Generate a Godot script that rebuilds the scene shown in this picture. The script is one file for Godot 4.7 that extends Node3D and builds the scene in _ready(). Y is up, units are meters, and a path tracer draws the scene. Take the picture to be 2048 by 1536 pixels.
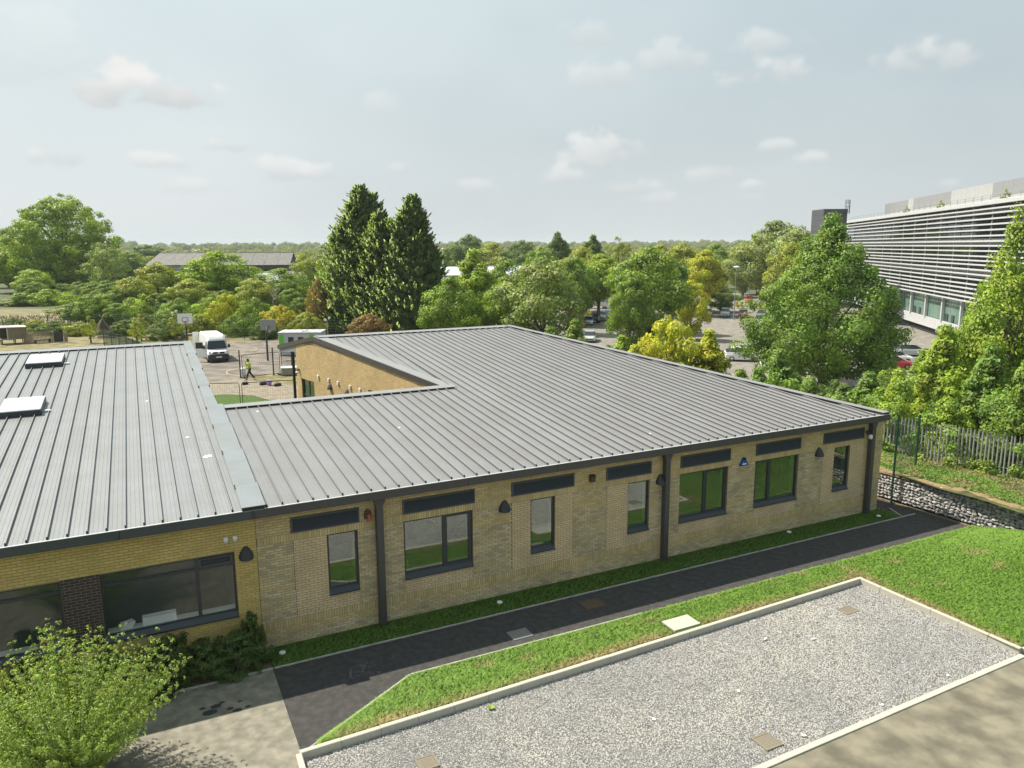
extends Node3D
# A brick school with a ribbed metal roof, seen from above, in hazy midday sun.
# x runs along the front wall, y is up, z points from the front wall to the viewer; metres.

const EAVE := 4.183
const PITCH := 0.0763

var rng := RandomNumberGenerator.new()
var M := {}
var unit := {}
var crowns := {}
var trunks := {}


class MB:   # collects faces for one mesh
	var v := PackedVector3Array()
	var n := PackedVector3Array()
	var c := PackedColorArray()
	var ix := PackedInt32Array()
	var col := Color.WHITE

	func quad(a: Vector3, b: Vector3, d: Vector3, e: Vector3) -> void:   # counter-clockwise from outside
		var nn := (b - a).cross(d - a)
		if nn.length_squared() < 1e-13:
			nn = (d - a).cross(e - a)
		quadn(a, b, d, e, nn.normalized(), nn.normalized(), nn.normalized(), nn.normalized())

	func quadn(a: Vector3, b: Vector3, d: Vector3, e: Vector3, na: Vector3, nb: Vector3, nd: Vector3, ne: Vector3) -> void:
		var k := v.size()
		v.push_back(a); v.push_back(b); v.push_back(d); v.push_back(e)
		n.push_back(na); n.push_back(nb); n.push_back(nd); n.push_back(ne)
		for i in 4: c.push_back(col)
		ix.push_back(k); ix.push_back(k + 2); ix.push_back(k + 1)
		ix.push_back(k); ix.push_back(k + 3); ix.push_back(k + 2)

	func tri(a: Vector3, b: Vector3, d: Vector3) -> void:
		var nn := (b - a).cross(d - a).normalized()
		var k := v.size()
		v.push_back(a); v.push_back(b); v.push_back(d)
		for i in 3:
			n.push_back(nn); c.push_back(col)
		ix.push_back(k); ix.push_back(k + 2); ix.push_back(k + 1)

	func hexa(p: Array) -> void:   # 8 corners: bottom 0-3 ccw from above, top 4-7
		quad(p[4], p[5], p[6], p[7]); quad(p[3], p[2], p[1], p[0])
		for i in 4:
			var j := (i + 1) % 4
			quad(p[i], p[j], p[j + 4], p[i + 4])

	func box(x0: float, y0: float, z0: float, x1: float, y1: float, z1: float) -> void:
		hexa([Vector3(x0, y0, z1), Vector3(x1, y0, z1), Vector3(x1, y0, z0), Vector3(x0, y0, z0), Vector3(x0, y1, z1), Vector3(x1, y1, z1), Vector3(x1, y1, z0), Vector3(x0, y1, z0)])

	func obox(t: Transform3D, s: Vector3) -> void:
		var h := s * 0.5
		var p := [Vector3(-h.x, -h.y, h.z), Vector3(h.x, -h.y, h.z), Vector3(h.x, -h.y, -h.z), Vector3(-h.x, -h.y, -h.z), Vector3(-h.x, h.y, h.z), Vector3(h.x, h.y, h.z), Vector3(h.x, h.y, -h.z), Vector3(-h.x, h.y, -h.z)]
		for i in 8: p[i] = t * p[i]
		hexa(p)

	func cbox(t: Transform3D, s: Vector3, ch: float) -> void:   # a box with chamfered edges
		var h := s * 0.5
		var g := h - Vector3.ONE * ch
		for ax in 3:
			for sg in [-1.0, 1.0]:
				var q := []
				for k in [[-1, -1], [1, -1], [1, 1], [-1, 1]]:
					var p := Vector3.ZERO
					p[ax] = h[ax] * sg
					p[(ax + 1) % 3] = g[(ax + 1) % 3] * k[0]
					p[(ax + 2) % 3] = g[(ax + 2) % 3] * k[1]
					q.push_back(t * p)
				if sg > 0: quad(q[0], q[1], q[2], q[3])
				else: quad(q[3], q[2], q[1], q[0])
		for ax in 3:
			var b1 := (ax + 1) % 3
			var b2 := (ax + 2) % 3
			for s1 in [-1.0, 1.0]:
				for s2 in [-1.0, 1.0]:
					var q := []
					for k in [[0, -1], [1, -1], [1, 1], [0, 1]]:
						var p := Vector3.ZERO
						p[ax] = g[ax] * k[1]
						p[b1] = (g[b1] if k[0] == 1 else h[b1]) * s1
						p[b2] = (h[b2] if k[0] == 1 else g[b2]) * s2
						q.push_back(t * p)
					if s1 * s2 > 0: quad(q[3], q[2], q[1], q[0])
					else: quad(q[0], q[1], q[2], q[3])
		for sx in [-1.0, 1.0]:
			for sy in [-1.0, 1.0]:
				for sz in [-1.0, 1.0]:
					var a: Vector3 = t * Vector3(h.x * sx, g.y * sy, g.z * sz)
					var b: Vector3 = t * Vector3(g.x * sx, h.y * sy, g.z * sz)
					var d: Vector3 = t * Vector3(g.x * sx, g.y * sy, h.z * sz)
					if sx * sy * sz > 0: tri(a, b, d)
					else: tri(a, d, b)

	func tube(pts: Array, rad: Array, sides := 6, caps := true) -> void:
		var rings := []
		for i in pts.size():
			var d: Vector3 = (pts[mini(i + 1, pts.size() - 1)] - pts[maxi(i - 1, 0)]).normalized()
			var s := d.cross(Vector3.RIGHT if absf(d.x) < 0.7 else Vector3.FORWARD).normalized()
			var u := s.cross(d)
			var ring := []
			for k in sides:
				var a := TAU * k / sides
				ring.push_back(s * cos(a) + u * sin(a))
			rings.push_back(ring)
		for i in pts.size() - 1:
			for k in sides:
				var j := (k + 1) % sides
				var n0: Vector3 = rings[i][k]; var n1: Vector3 = rings[i][j]; var n2: Vector3 = rings[i + 1][j]; var n3: Vector3 = rings[i + 1][k]
				quadn(pts[i] + n1 * rad[i], pts[i] + n0 * rad[i], pts[i + 1] + n3 * rad[i + 1], pts[i + 1] + n2 * rad[i + 1], n1, n0, n3, n2)
		if caps:
			var e: int = pts.size() - 1
			for k in range(1, sides - 1):
				tri(pts[0] + rings[0][0] * rad[0], pts[0] + rings[0][k] * rad[0], pts[0] + rings[0][k + 1] * rad[0])
				tri(pts[e] + rings[e][0] * rad[e], pts[e] + rings[e][k + 1] * rad[e], pts[e] + rings[e][k] * rad[e])

	func lathe(t: Transform3D, prof: Array, sides := 16) -> void:   # prof: Vector2(radius, y) from bottom to top
		for i in prof.size() - 1:
			var p: Vector2 = prof[i]; var q: Vector2 = prof[i + 1]
			var nn := Vector2(q.y - p.y, p.x - q.x).normalized()
			for k in sides:
				var a := TAU * k / sides; var b := TAU * (k + 1) / sides
				var ca := Vector3(cos(a), 0, -sin(a)); var cb := Vector3(cos(b), 0, -sin(b))
				var na := (t.basis * (ca * nn.x + Vector3.UP * nn.y)).normalized()
				var nb := (t.basis * (cb * nn.x + Vector3.UP * nn.y)).normalized()
				quadn(t * (ca * p.x + Vector3.UP * p.y), t * (cb * p.x + Vector3.UP * p.y), t * (cb * q.x + Vector3.UP * q.y), t * (ca * q.x + Vector3.UP * q.y), na, nb, nb, na)

	func prism(poly: PackedVector2Array, z0: float, z1: float, t := Transform3D.IDENTITY) -> void:   # outline in xy, pushed along z
		if Geometry2D.is_polygon_clockwise(poly):
			poly = poly.duplicate(); poly.reverse()
		var ids := Geometry2D.triangulate_polygon(poly)
		for i in range(0, ids.size(), 3):
			var a := poly[ids[i]]; var b := poly[ids[i + 1]]; var d := poly[ids[i + 2]]
			if (b - a).cross(d - a) < 0:
				var s := b; b = d; d = s
			tri(t * Vector3(a.x, a.y, z1), t * Vector3(b.x, b.y, z1), t * Vector3(d.x, d.y, z1))
			tri(t * Vector3(a.x, a.y, z0), t * Vector3(d.x, d.y, z0), t * Vector3(b.x, b.y, z0))
		for i in poly.size():
			var a := poly[i]; var b := poly[(i + 1) % poly.size()]
			quad(t * Vector3(a.x, a.y, z0), t * Vector3(b.x, b.y, z0), t * Vector3(b.x, b.y, z1), t * Vector3(a.x, a.y, z1))

	func slab(poly: PackedVector2Array, top: Callable, thick: float) -> void:   # outline in (x, z); the top follows a height function
		var p := PackedVector2Array()
		for q in poly: p.push_back(Vector2(q.x, -q.y))
		if Geometry2D.is_polygon_clockwise(p): p.reverse()
		var ids := Geometry2D.triangulate_polygon(p)
		var up := func(q: Vector2, lower: float) -> Vector3: return Vector3(q.x, float(top.call(q.x, -q.y)) - lower, -q.y)
		for i in range(0, ids.size(), 3):
			var a := p[ids[i]]; var b := p[ids[i + 1]]; var d := p[ids[i + 2]]
			if (b - a).cross(d - a) < 0:
				var s := b; b = d; d = s
			tri(up.call(a, 0.0), up.call(b, 0.0), up.call(d, 0.0))
			if thick > 0.0: tri(up.call(a, thick), up.call(d, thick), up.call(b, thick))
		if thick > 0.0:
			for i in p.size():
				var a := p[i]; var b := p[(i + 1) % p.size()]
				quad(up.call(a, thick), up.call(b, thick), up.call(b, 0.0), up.call(a, 0.0))

	func mesh() -> ArrayMesh:
		var m := ArrayMesh.new()
		if ix.is_empty(): return m
		var arr := []
		arr.resize(Mesh.ARRAY_MAX)
		arr[Mesh.ARRAY_VERTEX] = v; arr[Mesh.ARRAY_NORMAL] = n; arr[Mesh.ARRAY_COLOR] = c; arr[Mesh.ARRAY_INDEX] = ix
		m.add_surface_from_arrays(Mesh.PRIMITIVE_TRIANGLES, arr)
		return m


# ---------- scene tree helpers
func put(parent: Node, called: String, shape, mat: Material, at := Transform3D.IDENTITY) -> MeshInstance3D:
	var o := MeshInstance3D.new()
	o.name = called
	o.mesh = shape.mesh() if shape is MB else shape
	o.material_override = mat
	o.transform = at
	parent.add_child(o, true)
	return o

func tag(o: Node, label: String, category: String, group := "") -> Node:
	o.set_meta("label", label); o.set_meta("category", category)
	if group: o.set_meta("group", group)
	return o

func thing(called: String, label: String, category: String, at := Vector3.ZERO, turn := 0.0, group := "") -> Node3D:
	var o := Node3D.new()
	o.name = called
	o.position = at
	o.rotation.y = turn
	add_child(o, true)
	tag(o, label, category, group)
	return o

func struct(called: String, shape, mat: Material, label := "") -> MeshInstance3D:
	var o := put(self, called, shape, mat)
	o.set_meta("kind", "structure")
	if label: o.set_meta("label", label)
	return o

func stuff(o: Node) -> Node:
	o.set_meta("kind", "stuff")
	return o

func sheet(pts: Array, y: float) -> MB:
	var mb := MB.new()
	mb.slab(PackedVector2Array(pts), func(_x, _z): return y, 0.0)
	return mb

func at(x: float, y: float, z: float, turn := 0.0) -> Transform3D:
	return Transform3D(Basis(Vector3.UP, turn), Vector3(x, y, z))

func lin(r: float, g: float, b: float) -> Color:
	return Color(r, g, b).linear_to_srgb()

func roof_y(z: float) -> float:
	return EAVE + PITCH * (0.2 - z)

func ss(a: float, b: float, x: float) -> float:
	var t := clampf((x - a) / (b - a), 0.0, 1.0)
	return t * t * (3.0 - 2.0 * t)

func terrain(x: float, z: float) -> float:
	var u := x - (29.6 + 0.2 * clampf(z, -40.0, 0.0))
	if z > -28.0 and z < 40.0:
		return 1.05 * (1.0 - ss(4.4, 6.5, u)) - 2.2 * ss(5.5, 11.0, u) if u > 1.4 else 0.0
	return -2.2 * ss(4.0, 14.0, u)


# ---------- materials
func noise_tex(freq: float, lo: float, hi: float, sd: int, oct := 4, kind := FastNoiseLite.TYPE_SIMPLEX_SMOOTH, size := 512, tint_lo := Color.WHITE, tint_hi := Color.WHITE, sharp := 0.0) -> NoiseTexture2D:
	var f := FastNoiseLite.new()
	f.seed = sd; f.frequency = freq; f.fractal_octaves = oct; f.noise_type = kind
	var t := NoiseTexture2D.new()
	t.width = size; t.height = size; t.seamless = true; t.noise = f
	var g := Gradient.new()
	g.set_color(0, Color(lo * tint_lo.r, lo * tint_lo.g, lo * tint_lo.b)); g.set_color(1, Color(hi * tint_hi.r, hi * tint_hi.g, hi * tint_hi.b))
	g.set_offset(0, sharp); g.set_offset(1, 1.0 - sharp)
	t.color_ramp = g
	return t

func bump_tex(freq: float, sd: int, strength: float, oct := 4) -> NoiseTexture2D:
	var t := noise_tex(freq, 0, 1, sd, oct)
	t.color_ramp = null
	t.as_normal_map = true; t.bump_strength = strength
	return t

func mk(called: String, col: Color, rough: float, metal := 0.0, tex: Texture2D = null, metres := 1.0, tex2: Texture2D = null, metres2 := 5.0, normal: Texture2D = null, vc := false) -> StandardMaterial3D:
	var m := StandardMaterial3D.new()
	m.resource_name = called
	m.albedo_color = col; m.roughness = rough; m.metallic = metal
	m.vertex_color_use_as_albedo = vc
	if tex or normal:
		m.uv1_triplanar = true; m.uv1_world_triplanar = true
		m.uv1_scale = Vector3.ONE / metres
		if tex: m.albedo_texture = tex
	if normal:
		m.normal_enabled = true; m.normal_texture = normal; m.normal_scale = 1.0
	if tex2:
		m.detail_enabled = true; m.detail_blend_mode = BaseMaterial3D.BLEND_MODE_MUL
		m.detail_uv_layer = BaseMaterial3D.DETAIL_UV_2
		m.detail_albedo = tex2
		m.uv2_triplanar = true; m.uv2_world_triplanar = true
		m.uv2_scale = Vector3.ONE / metres2
	M[called] = m
	return m

func leaf_mat(called: String, r: float, g: float, b: float) -> void:
	var m := mk(called, lin(r, g, b), 0.5, 0.0, null, 1.0, null, 1.0, null, true)
	m.metallic_specular = 0.35
	m.backlight_enabled = true
	m.backlight = Color(0.75, 0.86, 0.34)

func materials() -> void:
	var speck := noise_tex(0.35, 0.72, 1.0, 3, 3)
	var grain := noise_tex(0.12, 0.78, 1.0, 5, 4)
	var blot := noise_tex(0.012, 0.72, 1.0, 7, 5)
	var blot2 := noise_tex(0.008, 0.74, 1.0, 11, 5, FastNoiseLite.TYPE_SIMPLEX_SMOOTH, 512, Color(1, 1, 1), Color(1, 1, 1), 0.2)
	var faint := noise_tex(0.02, 0.93, 1.0, 13, 4)
	var dirt := noise_tex(0.006, 0.955, 1.0, 17, 5, FastNoiseLite.TYPE_SIMPLEX_SMOOTH, 512, Color(0.98, 0.97, 0.94), Color(1, 1, 1))
	var bumpy := bump_tex(0.25, 19, 6.0)
	var wavy := bump_tex(0.02, 23, 3.0, 2)
	var pale_speck := noise_tex(0.3, 0.9, 1.0, 37, 3)
	var stain := noise_tex(0.006, 0.9, 1.0, 41, 5, FastNoiseLite.TYPE_SIMPLEX_SMOOTH, 512, Color(0.97, 0.97, 0.96), Color(1, 1, 1))
	mk("brick", Color.WHITE, 0.9, 0, pale_speck, 0.9, stain, 4.0, null, true)
	mk("mortar", lin(0.3, 0.235, 0.14), 0.95, 0, pale_speck, 0.7, faint, 3.0)
	mk("wall_plain", lin(0.42, 0.31, 0.15), 0.9, 0, speck, 0.7)
	mk("roof_new", lin(0.25, 0.25, 0.256), 0.42, 0.15, dirt, 6.0, faint, 1.4)
	mk("roof_old", lin(0.28, 0.297, 0.31), 0.42, 0.15, dirt, 5.0, faint, 1.2)
	for i in 3:
		var t: float = [1.0, 0.965, 1.03][i]
		mk("roof_new_%d" % i, lin(0.238 * t, 0.241 * t, 0.25 * t), 0.4, 0.15, dirt, 6.0, faint, 1.4)
		mk("roof_old_%d" % i, lin(0.258 * t, 0.27 * t, 0.28 * t), 0.4, 0.15, dirt, 5.0, faint, 1.2)
	mk("flashing", lin(0.25, 0.255, 0.262), 0.45, 0.1, dirt, 4.0)
	mk("flashing_old", lin(0.2, 0.226, 0.245), 0.5, 0.1, dirt, 4.0)
	mk("fascia_new", lin(0.062, 0.058, 0.060), 0.42, 0, faint, 3.0)
	mk("fascia_old", lin(0.05, 0.062, 0.07), 0.4, 0, faint, 3.0)
	mk("seam_web", lin(0.09, 0.093, 0.1), 0.5)
	mk("edge_trim", lin(0.45, 0.46, 0.46), 0.4, 0.2)
	mk("black", lin(0.012, 0.012, 0.013), 0.6)
	mk("frame", lin(0.036, 0.042, 0.05), 0.38, 0, faint, 1.0)
	mk("louvre", lin(0.055, 0.062, 0.07), 0.45)
	mk("lamp_black", lin(0.022, 0.021, 0.021), 0.5)
	mk("white", lin(0.72, 0.72, 0.7), 0.45)
	mk("white_dull", lin(0.6, 0.6, 0.56), 0.7, 0, faint, 1.0)
	mk("board", lin(0.62, 0.66, 0.56), 0.6)
	mk("red_box", lin(0.32, 0.075, 0.05), 0.5)
	mk("brown_box", lin(0.06, 0.03, 0.02), 0.6)
	mk("blue", lin(0.01, 0.06, 0.3), 0.35)
	mk("steel", lin(0.32, 0.33, 0.33), 0.45, 0.6, faint, 0.6)
	mk("galvanised", lin(0.36, 0.37, 0.35), 0.55, 0.25, grain, 0.8)
	mk("green_paint", lin(0.01, 0.05, 0.03), 0.45)
	mk("green_wire", lin(0.02, 0.075, 0.045), 0.5)
	mk("dark_steel", lin(0.03, 0.03, 0.035), 0.5)
	mk("asphalt", lin(0.1, 0.096, 0.09), 0.92, 0, speck, 0.8, blot, 1.9, bumpy)
	mk("tarmac_old", lin(0.27, 0.235, 0.195), 0.95, 0, speck, 1.5, blot2, 9.0)
	mk("carpark", lin(0.36, 0.33, 0.28), 0.95, 0, speck, 1.5, blot, 9.0)
	mk("concrete", lin(0.35, 0.325, 0.25), 0.9, 0, speck, 1.4, blot, 2.6)
	mk("apron", lin(0.27, 0.245, 0.175), 0.95, 0, speck, 1.2, blot2, 4.5)
	mk("yard_path", lin(0.38, 0.325, 0.235), 0.9, 0, speck, 1.6, blot, 4.0)
	mk("kerb", lin(0.6, 0.575, 0.48), 0.85, 0, speck, 0.8, faint, 1.6)
	mk("edging", lin(0.68, 0.66, 0.57), 0.85, 0, speck, 0.8, blot, 1.6)
	mk("gravel_bed", lin(0.3, 0.295, 0.275), 0.95, 0, speck, 0.35, blot, 2.5, bumpy)
	mk("gravel", Color.WHITE, 0.9, 0, null, 1.0, null, 1.0, null, true)
	mk("lawn", lin(0.115, 0.215, 0.025), 0.95, 0, grain, 0.5, blot, 2.0, bumpy)
	mk("blade", Color.WHITE, 0.6, 0, null, 1.0, null, 1.0, null, true)
	M["blade"].backlight_enabled = true
	M["blade"].backlight = Color(0.3, 0.4, 0.1)
	mk("bank", lin(0.13, 0.15, 0.035), 0.95, 0, grain, 0.6, blot2, 2.4, bumpy)
	mk("dry_grass", lin(0.27, 0.235, 0.1), 0.95, 0, grain, 1.5, blot2, 7.0)
	mk("scrub", lin(0.11, 0.13, 0.04), 0.95, 0, grain, 2.0, blot2, 16.0)
	mk("field", lin(0.27, 0.24, 0.11), 0.95, 0, grain, 3.0, blot, 20.0)
	mk("earth", lin(0.3, 0.22, 0.12), 0.95, 0, speck, 0.6, blot, 1.0)
	mk("hessian", lin(0.4, 0.29, 0.14), 0.95, 0, speck, 0.4, blot, 0.8)
	mk("stone_a", lin(0.33, 0.32, 0.31), 0.9, 0, grain, 0.3)
	mk("stone_b", lin(0.44, 0.42, 0.385), 0.9, 0, grain, 0.3)
	mk("stone_c", lin(0.23, 0.225, 0.225), 0.9, 0, grain, 0.3)
	mk("stone_d", lin(0.52, 0.49, 0.43), 0.9, 0, grain, 0.3)
	mk("rust", lin(0.2, 0.13, 0.075), 0.9, 0, speck, 0.3, blot, 0.5)
	mk("iron", lin(0.14, 0.13, 0.125), 0.8, 0.2, speck, 0.25)
	mk("tan_cover", lin(0.25, 0.22, 0.16), 0.9, 0, speck, 0.3)
	mk("timber", lin(0.33, 0.27, 0.18), 0.85, 0, grain, 0.5)
	mk("timber_dark", lin(0.12, 0.1, 0.075), 0.85, 0, grain, 0.5)
	mk("bark", lin(0.16, 0.135, 0.1), 0.95, 0, grain, 0.4)
	mk("bark_pale", lin(0.42, 0.38, 0.3), 0.9, 0, grain, 0.5)
	mk("line_paint", lin(0.5, 0.44, 0.26), 0.8, 0, speck, 0.5)
	mk("white_line", lin(0.62, 0.61, 0.56), 0.8, 0, speck, 0.5)
	mk("tyre", lin(0.018, 0.018, 0.018), 0.85)
	mk("hub", lin(0.3, 0.3, 0.3), 0.4, 0.6)
	mk("car_glass", lin(0.025, 0.032, 0.035), 0.06)
	mk("lens", lin(0.5, 0.5, 0.5), 0.15, 0.3)
	mk("tail_lens", lin(0.4, 0.01, 0.01), 0.2)
	mk("plate", lin(0.75, 0.75, 0.7), 0.5)
	mk("bumper", lin(0.03, 0.03, 0.033), 0.6)
	for p in [["car_white", 0.75, 0.75, 0.74], ["car_silver", 0.42, 0.44, 0.46], ["car_red", 0.42, 0.015, 0.02], ["car_black", 0.015, 0.016, 0.02], ["car_grey", 0.12, 0.125, 0.14], ["car_blue", 0.05, 0.12, 0.28], ["van_white", 0.8, 0.8, 0.78]]:
		var cm := mk(p[0], lin(p[1], p[2], p[3]), 0.35)
		cm.clearcoat_enabled = true; cm.clearcoat = 0.8; cm.clearcoat_roughness = 0.05
	mk("skin", lin(0.22, 0.11, 0.07), 0.6)
	mk("hair", lin(0.012, 0.009, 0.008), 0.7)
	mk("hi_vis", lin(0.42, 0.62, 0.03), 0.8)
	mk("trousers", lin(0.02, 0.02, 0.024), 0.85)
	mk("boots", lin(0.12, 0.085, 0.05), 0.8)
	mk("white_cladding", lin(0.5, 0.51, 0.515), 0.5, 0, faint, 8.0)
	mk("grey_cladding", lin(0.24, 0.245, 0.25), 0.6, 0, faint, 8.0)
	mk("pale_cladding", lin(0.36, 0.37, 0.375), 0.6, 0, dirt, 6.0)
	mk("dark_cladding", lin(0.085, 0.088, 0.095), 0.5, 0, faint, 6.0)
	mk("office_glass", lin(0.02, 0.035, 0.035), 0.06)
	mk("teal_glass", lin(0.14, 0.25, 0.2), 0.08, 0.2)
	mk("slate_roof", lin(0.2, 0.19, 0.18), 0.85, 0, blot, 10.0)
	mk("pink_trim", lin(0.5, 0.22, 0.17), 0.7)
	mk("lime_panel", lin(0.13, 0.5, 0.05), 0.5)
	mk("purple", lin(0.3, 0.2, 0.42), 0.5)
	mk("yellow", lin(0.7, 0.4, 0.03), 0.5)
	mk("skylight", lin(0.66, 0.7, 0.7), 0.25, 0, faint, 1.0)
	# coated solar-control glass: a clear slab that reflects strongly
	var g := mk("window_glass", Color(0.74, 0.84, 0.8, 0.03), 0.015)
	g.refraction_enabled = true; g.refraction_scale = 0.105
	var gw := mk("old_glass", Color(0.55, 0.62, 0.6, 0.06), 0.02)
	gw.transparency = BaseMaterial3D.TRANSPARENCY_ALPHA
	for l in [["leaf_lime", 0.42, 0.53, 0.07], ["leaf_fresh", 0.27, 0.4, 0.08], ["leaf_mid", 0.3, 0.41, 0.07], ["leaf_dark", 0.2, 0.28, 0.07], ["leaf_olive", 0.46, 0.48, 0.09], ["leaf_grey", 0.4, 0.46, 0.16], ["leaf_yellow", 0.64, 0.62, 0.06], ["leaf_gold", 0.68, 0.57, 0.07], ["leaf_weep", 0.38, 0.5, 0.075], ["leaf_brown", 0.45, 0.28, 0.12], ["leaf_conifer", 0.48, 0.66, 0.17], ["leaf_bush", 0.42, 0.53, 0.13], ["leaf_hedge", 0.15, 0.22, 0.065], ["leaf_pale", 0.3, 0.27, 0.14]]:
		leaf_mat(l[0], l[1], l[2], l[3])


# ---------- sky: hazy pale air with scattered small clouds
func sky_texture() -> ImageTexture:
	var w := 2048
	var h := 1024
	var data := PackedFloat32Array()
	data.resize(w * h * 3)
	var wisp := FastNoiseLite.new()
	wisp.seed = 4; wisp.frequency = 1.6; wisp.fractal_octaves = 5
	var sun := Vector3(-0.46, 1.0, -0.54).normalized()
	for y in h:
		var el := PI * (0.5 - (y + 0.5) / h)
		var se := sin(el)
		var ce := cos(el)
		var k := (y * w) * 3
		if se < -0.02:
			for x in w:
				data[k] = 0.33; data[k + 1] = 0.33; data[k + 2] = 0.3
				k += 3
			continue
		var up := clampf(se, 0.0, 1.0)
		var t := pow(1.0 - up, 3.2)
		for x in w:
			var az := TAU * (x + 0.5) / w
			var d := Vector3(sin(az) * ce, se, -cos(az) * ce)
			var towards := d.dot(sun) * 0.5 + 0.5
			var haze := clampf(t + 0.3 * towards * towards - 0.06, 0.0, 1.0)
			var glow := 0.46 * towards * towards * towards
			var gamma := d.dot(sun)
			glow += 0.09 * gamma * gamma * (1.0 - towards)
			var veil := wisp.get_noise_3d(d.x * 1.2, d.y * 2.6, d.z * 1.2) * 0.07
			data[k] = lerpf(0.36, 0.56, haze) + veil + glow
			data[k + 1] = lerpf(0.505, 0.60, haze) + veil * 0.9 + glow
			data[k + 2] = lerpf(0.575, 0.615, haze) + veil * 0.75 + glow * 0.96
			k += 3
	var puff := FastNoiseLite.new()
	puff.seed = 9; puff.frequency = 14.0; puff.fractal_octaves = 5; puff.fractal_gain = 0.6
	# azimuth, elevation, half width, half height (degrees), strength
	var clouds := [[1.1,9.9,4.2,1.2,1.00],[-3.7,5.6,2.1,0.7,0.80],[6.4,6.8,1.9,0.5,0.60],[1.6,5.7,1.3,0.5,0.60],[3.3,5.6,1.1,0.5,0.40],[9.9,5.2,2.1,0.8,0.60],[12.6,5.1,1.1,0.6,0.50],[17.4,9.7,1.3,0.9,0.30],[18.3,5.5,1.1,0.4,0.40],[23.9,4.2,1.3,0.5,0.40],[3.8,4.0,2.3,0.5,0.35],[33.3,11.7,2.1,0.9,0.50],[37.3,12.6,2.1,1.1,0.45],[44.5,13.1,2.8,0.9,0.45],[44.1,11.3,2.3,1.1,0.60],[53.5,11.4,3.0,1.1,0.60],[33.4,6.5,2.8,1.5,0.70],[30.7,4.8,1.7,0.7,0.50],[34.7,4.1,2.1,0.6,0.50],[37.6,3.2,1.5,0.5,0.40],[40.7,4.9,1.5,0.7,0.40],[45.0,6.6,1.1,0.4,0.50],[47.1,5.7,1.5,0.4,0.50],[43.5,4.0,0.9,0.4,0.50],[43.8,3.2,1.1,0.4,0.40],[55.5,3.7,0.8,0.3,0.40],[-4.6,11.5,3.8,2.3,0.25],[31.3,14.3,2.3,0.9,0.30]]
	rng.seed = 77
	for i in 90:
		var az := rng.randf_range(66.0, 348.0)
		var el := 3.0 + 30.0 * pow(rng.randf(), 1.6)
		var ww := rng.randf_range(1.2, 4.5)
		clouds.push_back([az if az < 180.0 else az - 360.0, el, ww, ww * rng.randf_range(0.25, 0.4), rng.randf_range(0.3, 0.9)])
	for q in clouds:
		var hw: float = q[2] * 1.35 / cos(deg_to_rad(q[1]))
		var hh: float = q[3] * 1.5
		var y0 := int((90.0 - q[1] - hh * 1.2) / 180.0 * h)
		var y1 := int((90.0 - q[1] + hh * 1.2) / 180.0 * h) + 1
		var x0 := int((q[0] - hw * 1.2 + 360.0) / 360.0 * w)
		var x1 := int((q[0] + hw * 1.2 + 360.0) / 360.0 * w) + 1
		for y in range(maxi(y0, 0), mini(y1 + 1, h / 2)):
			var el := 90.0 - (y + 0.5) / h * 180.0
			for xx in range(x0, x1 + 1):
				var x := posmod(xx, w)
				var az := (xx + 0.5) / w * 360.0 - 360.0
				var a := (az - float(q[0])) / hw
				var b := (el - float(q[1])) / hh
				var flat := b * 1.7 if b < 0.0 else b * 0.95
				var d := Vector3(sin(deg_to_rad(az)), tan(deg_to_rad(el)), -cos(deg_to_rad(az)))
				var nz := puff.get_noise_3d(d.x, d.y * 1.6, d.z)
				var den := smoothstep(0.0, 0.6, 1.0 - a * a - flat * flat + nz * 1.5 - 0.28) * minf(1.0, float(q[4]))
				if den <= 0.004: continue
				var lit := clampf(0.45 + b * 0.85 + nz * 0.5 - a * 0.12, 0.0, 1.0)
				var k := (y * w + x) * 3
				data[k] = lerpf(data[k], lerpf(0.58, 0.9, lit), den)
				data[k + 1] = lerpf(data[k + 1], lerpf(0.61, 0.9, lit), den)
				data[k + 2] = lerpf(data[k + 2], lerpf(0.63, 0.88, lit), den)
	return ImageTexture.create_from_image(Image.create_from_data(w, h, false, Image.FORMAT_RGBF, data.to_byte_array()))


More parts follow.
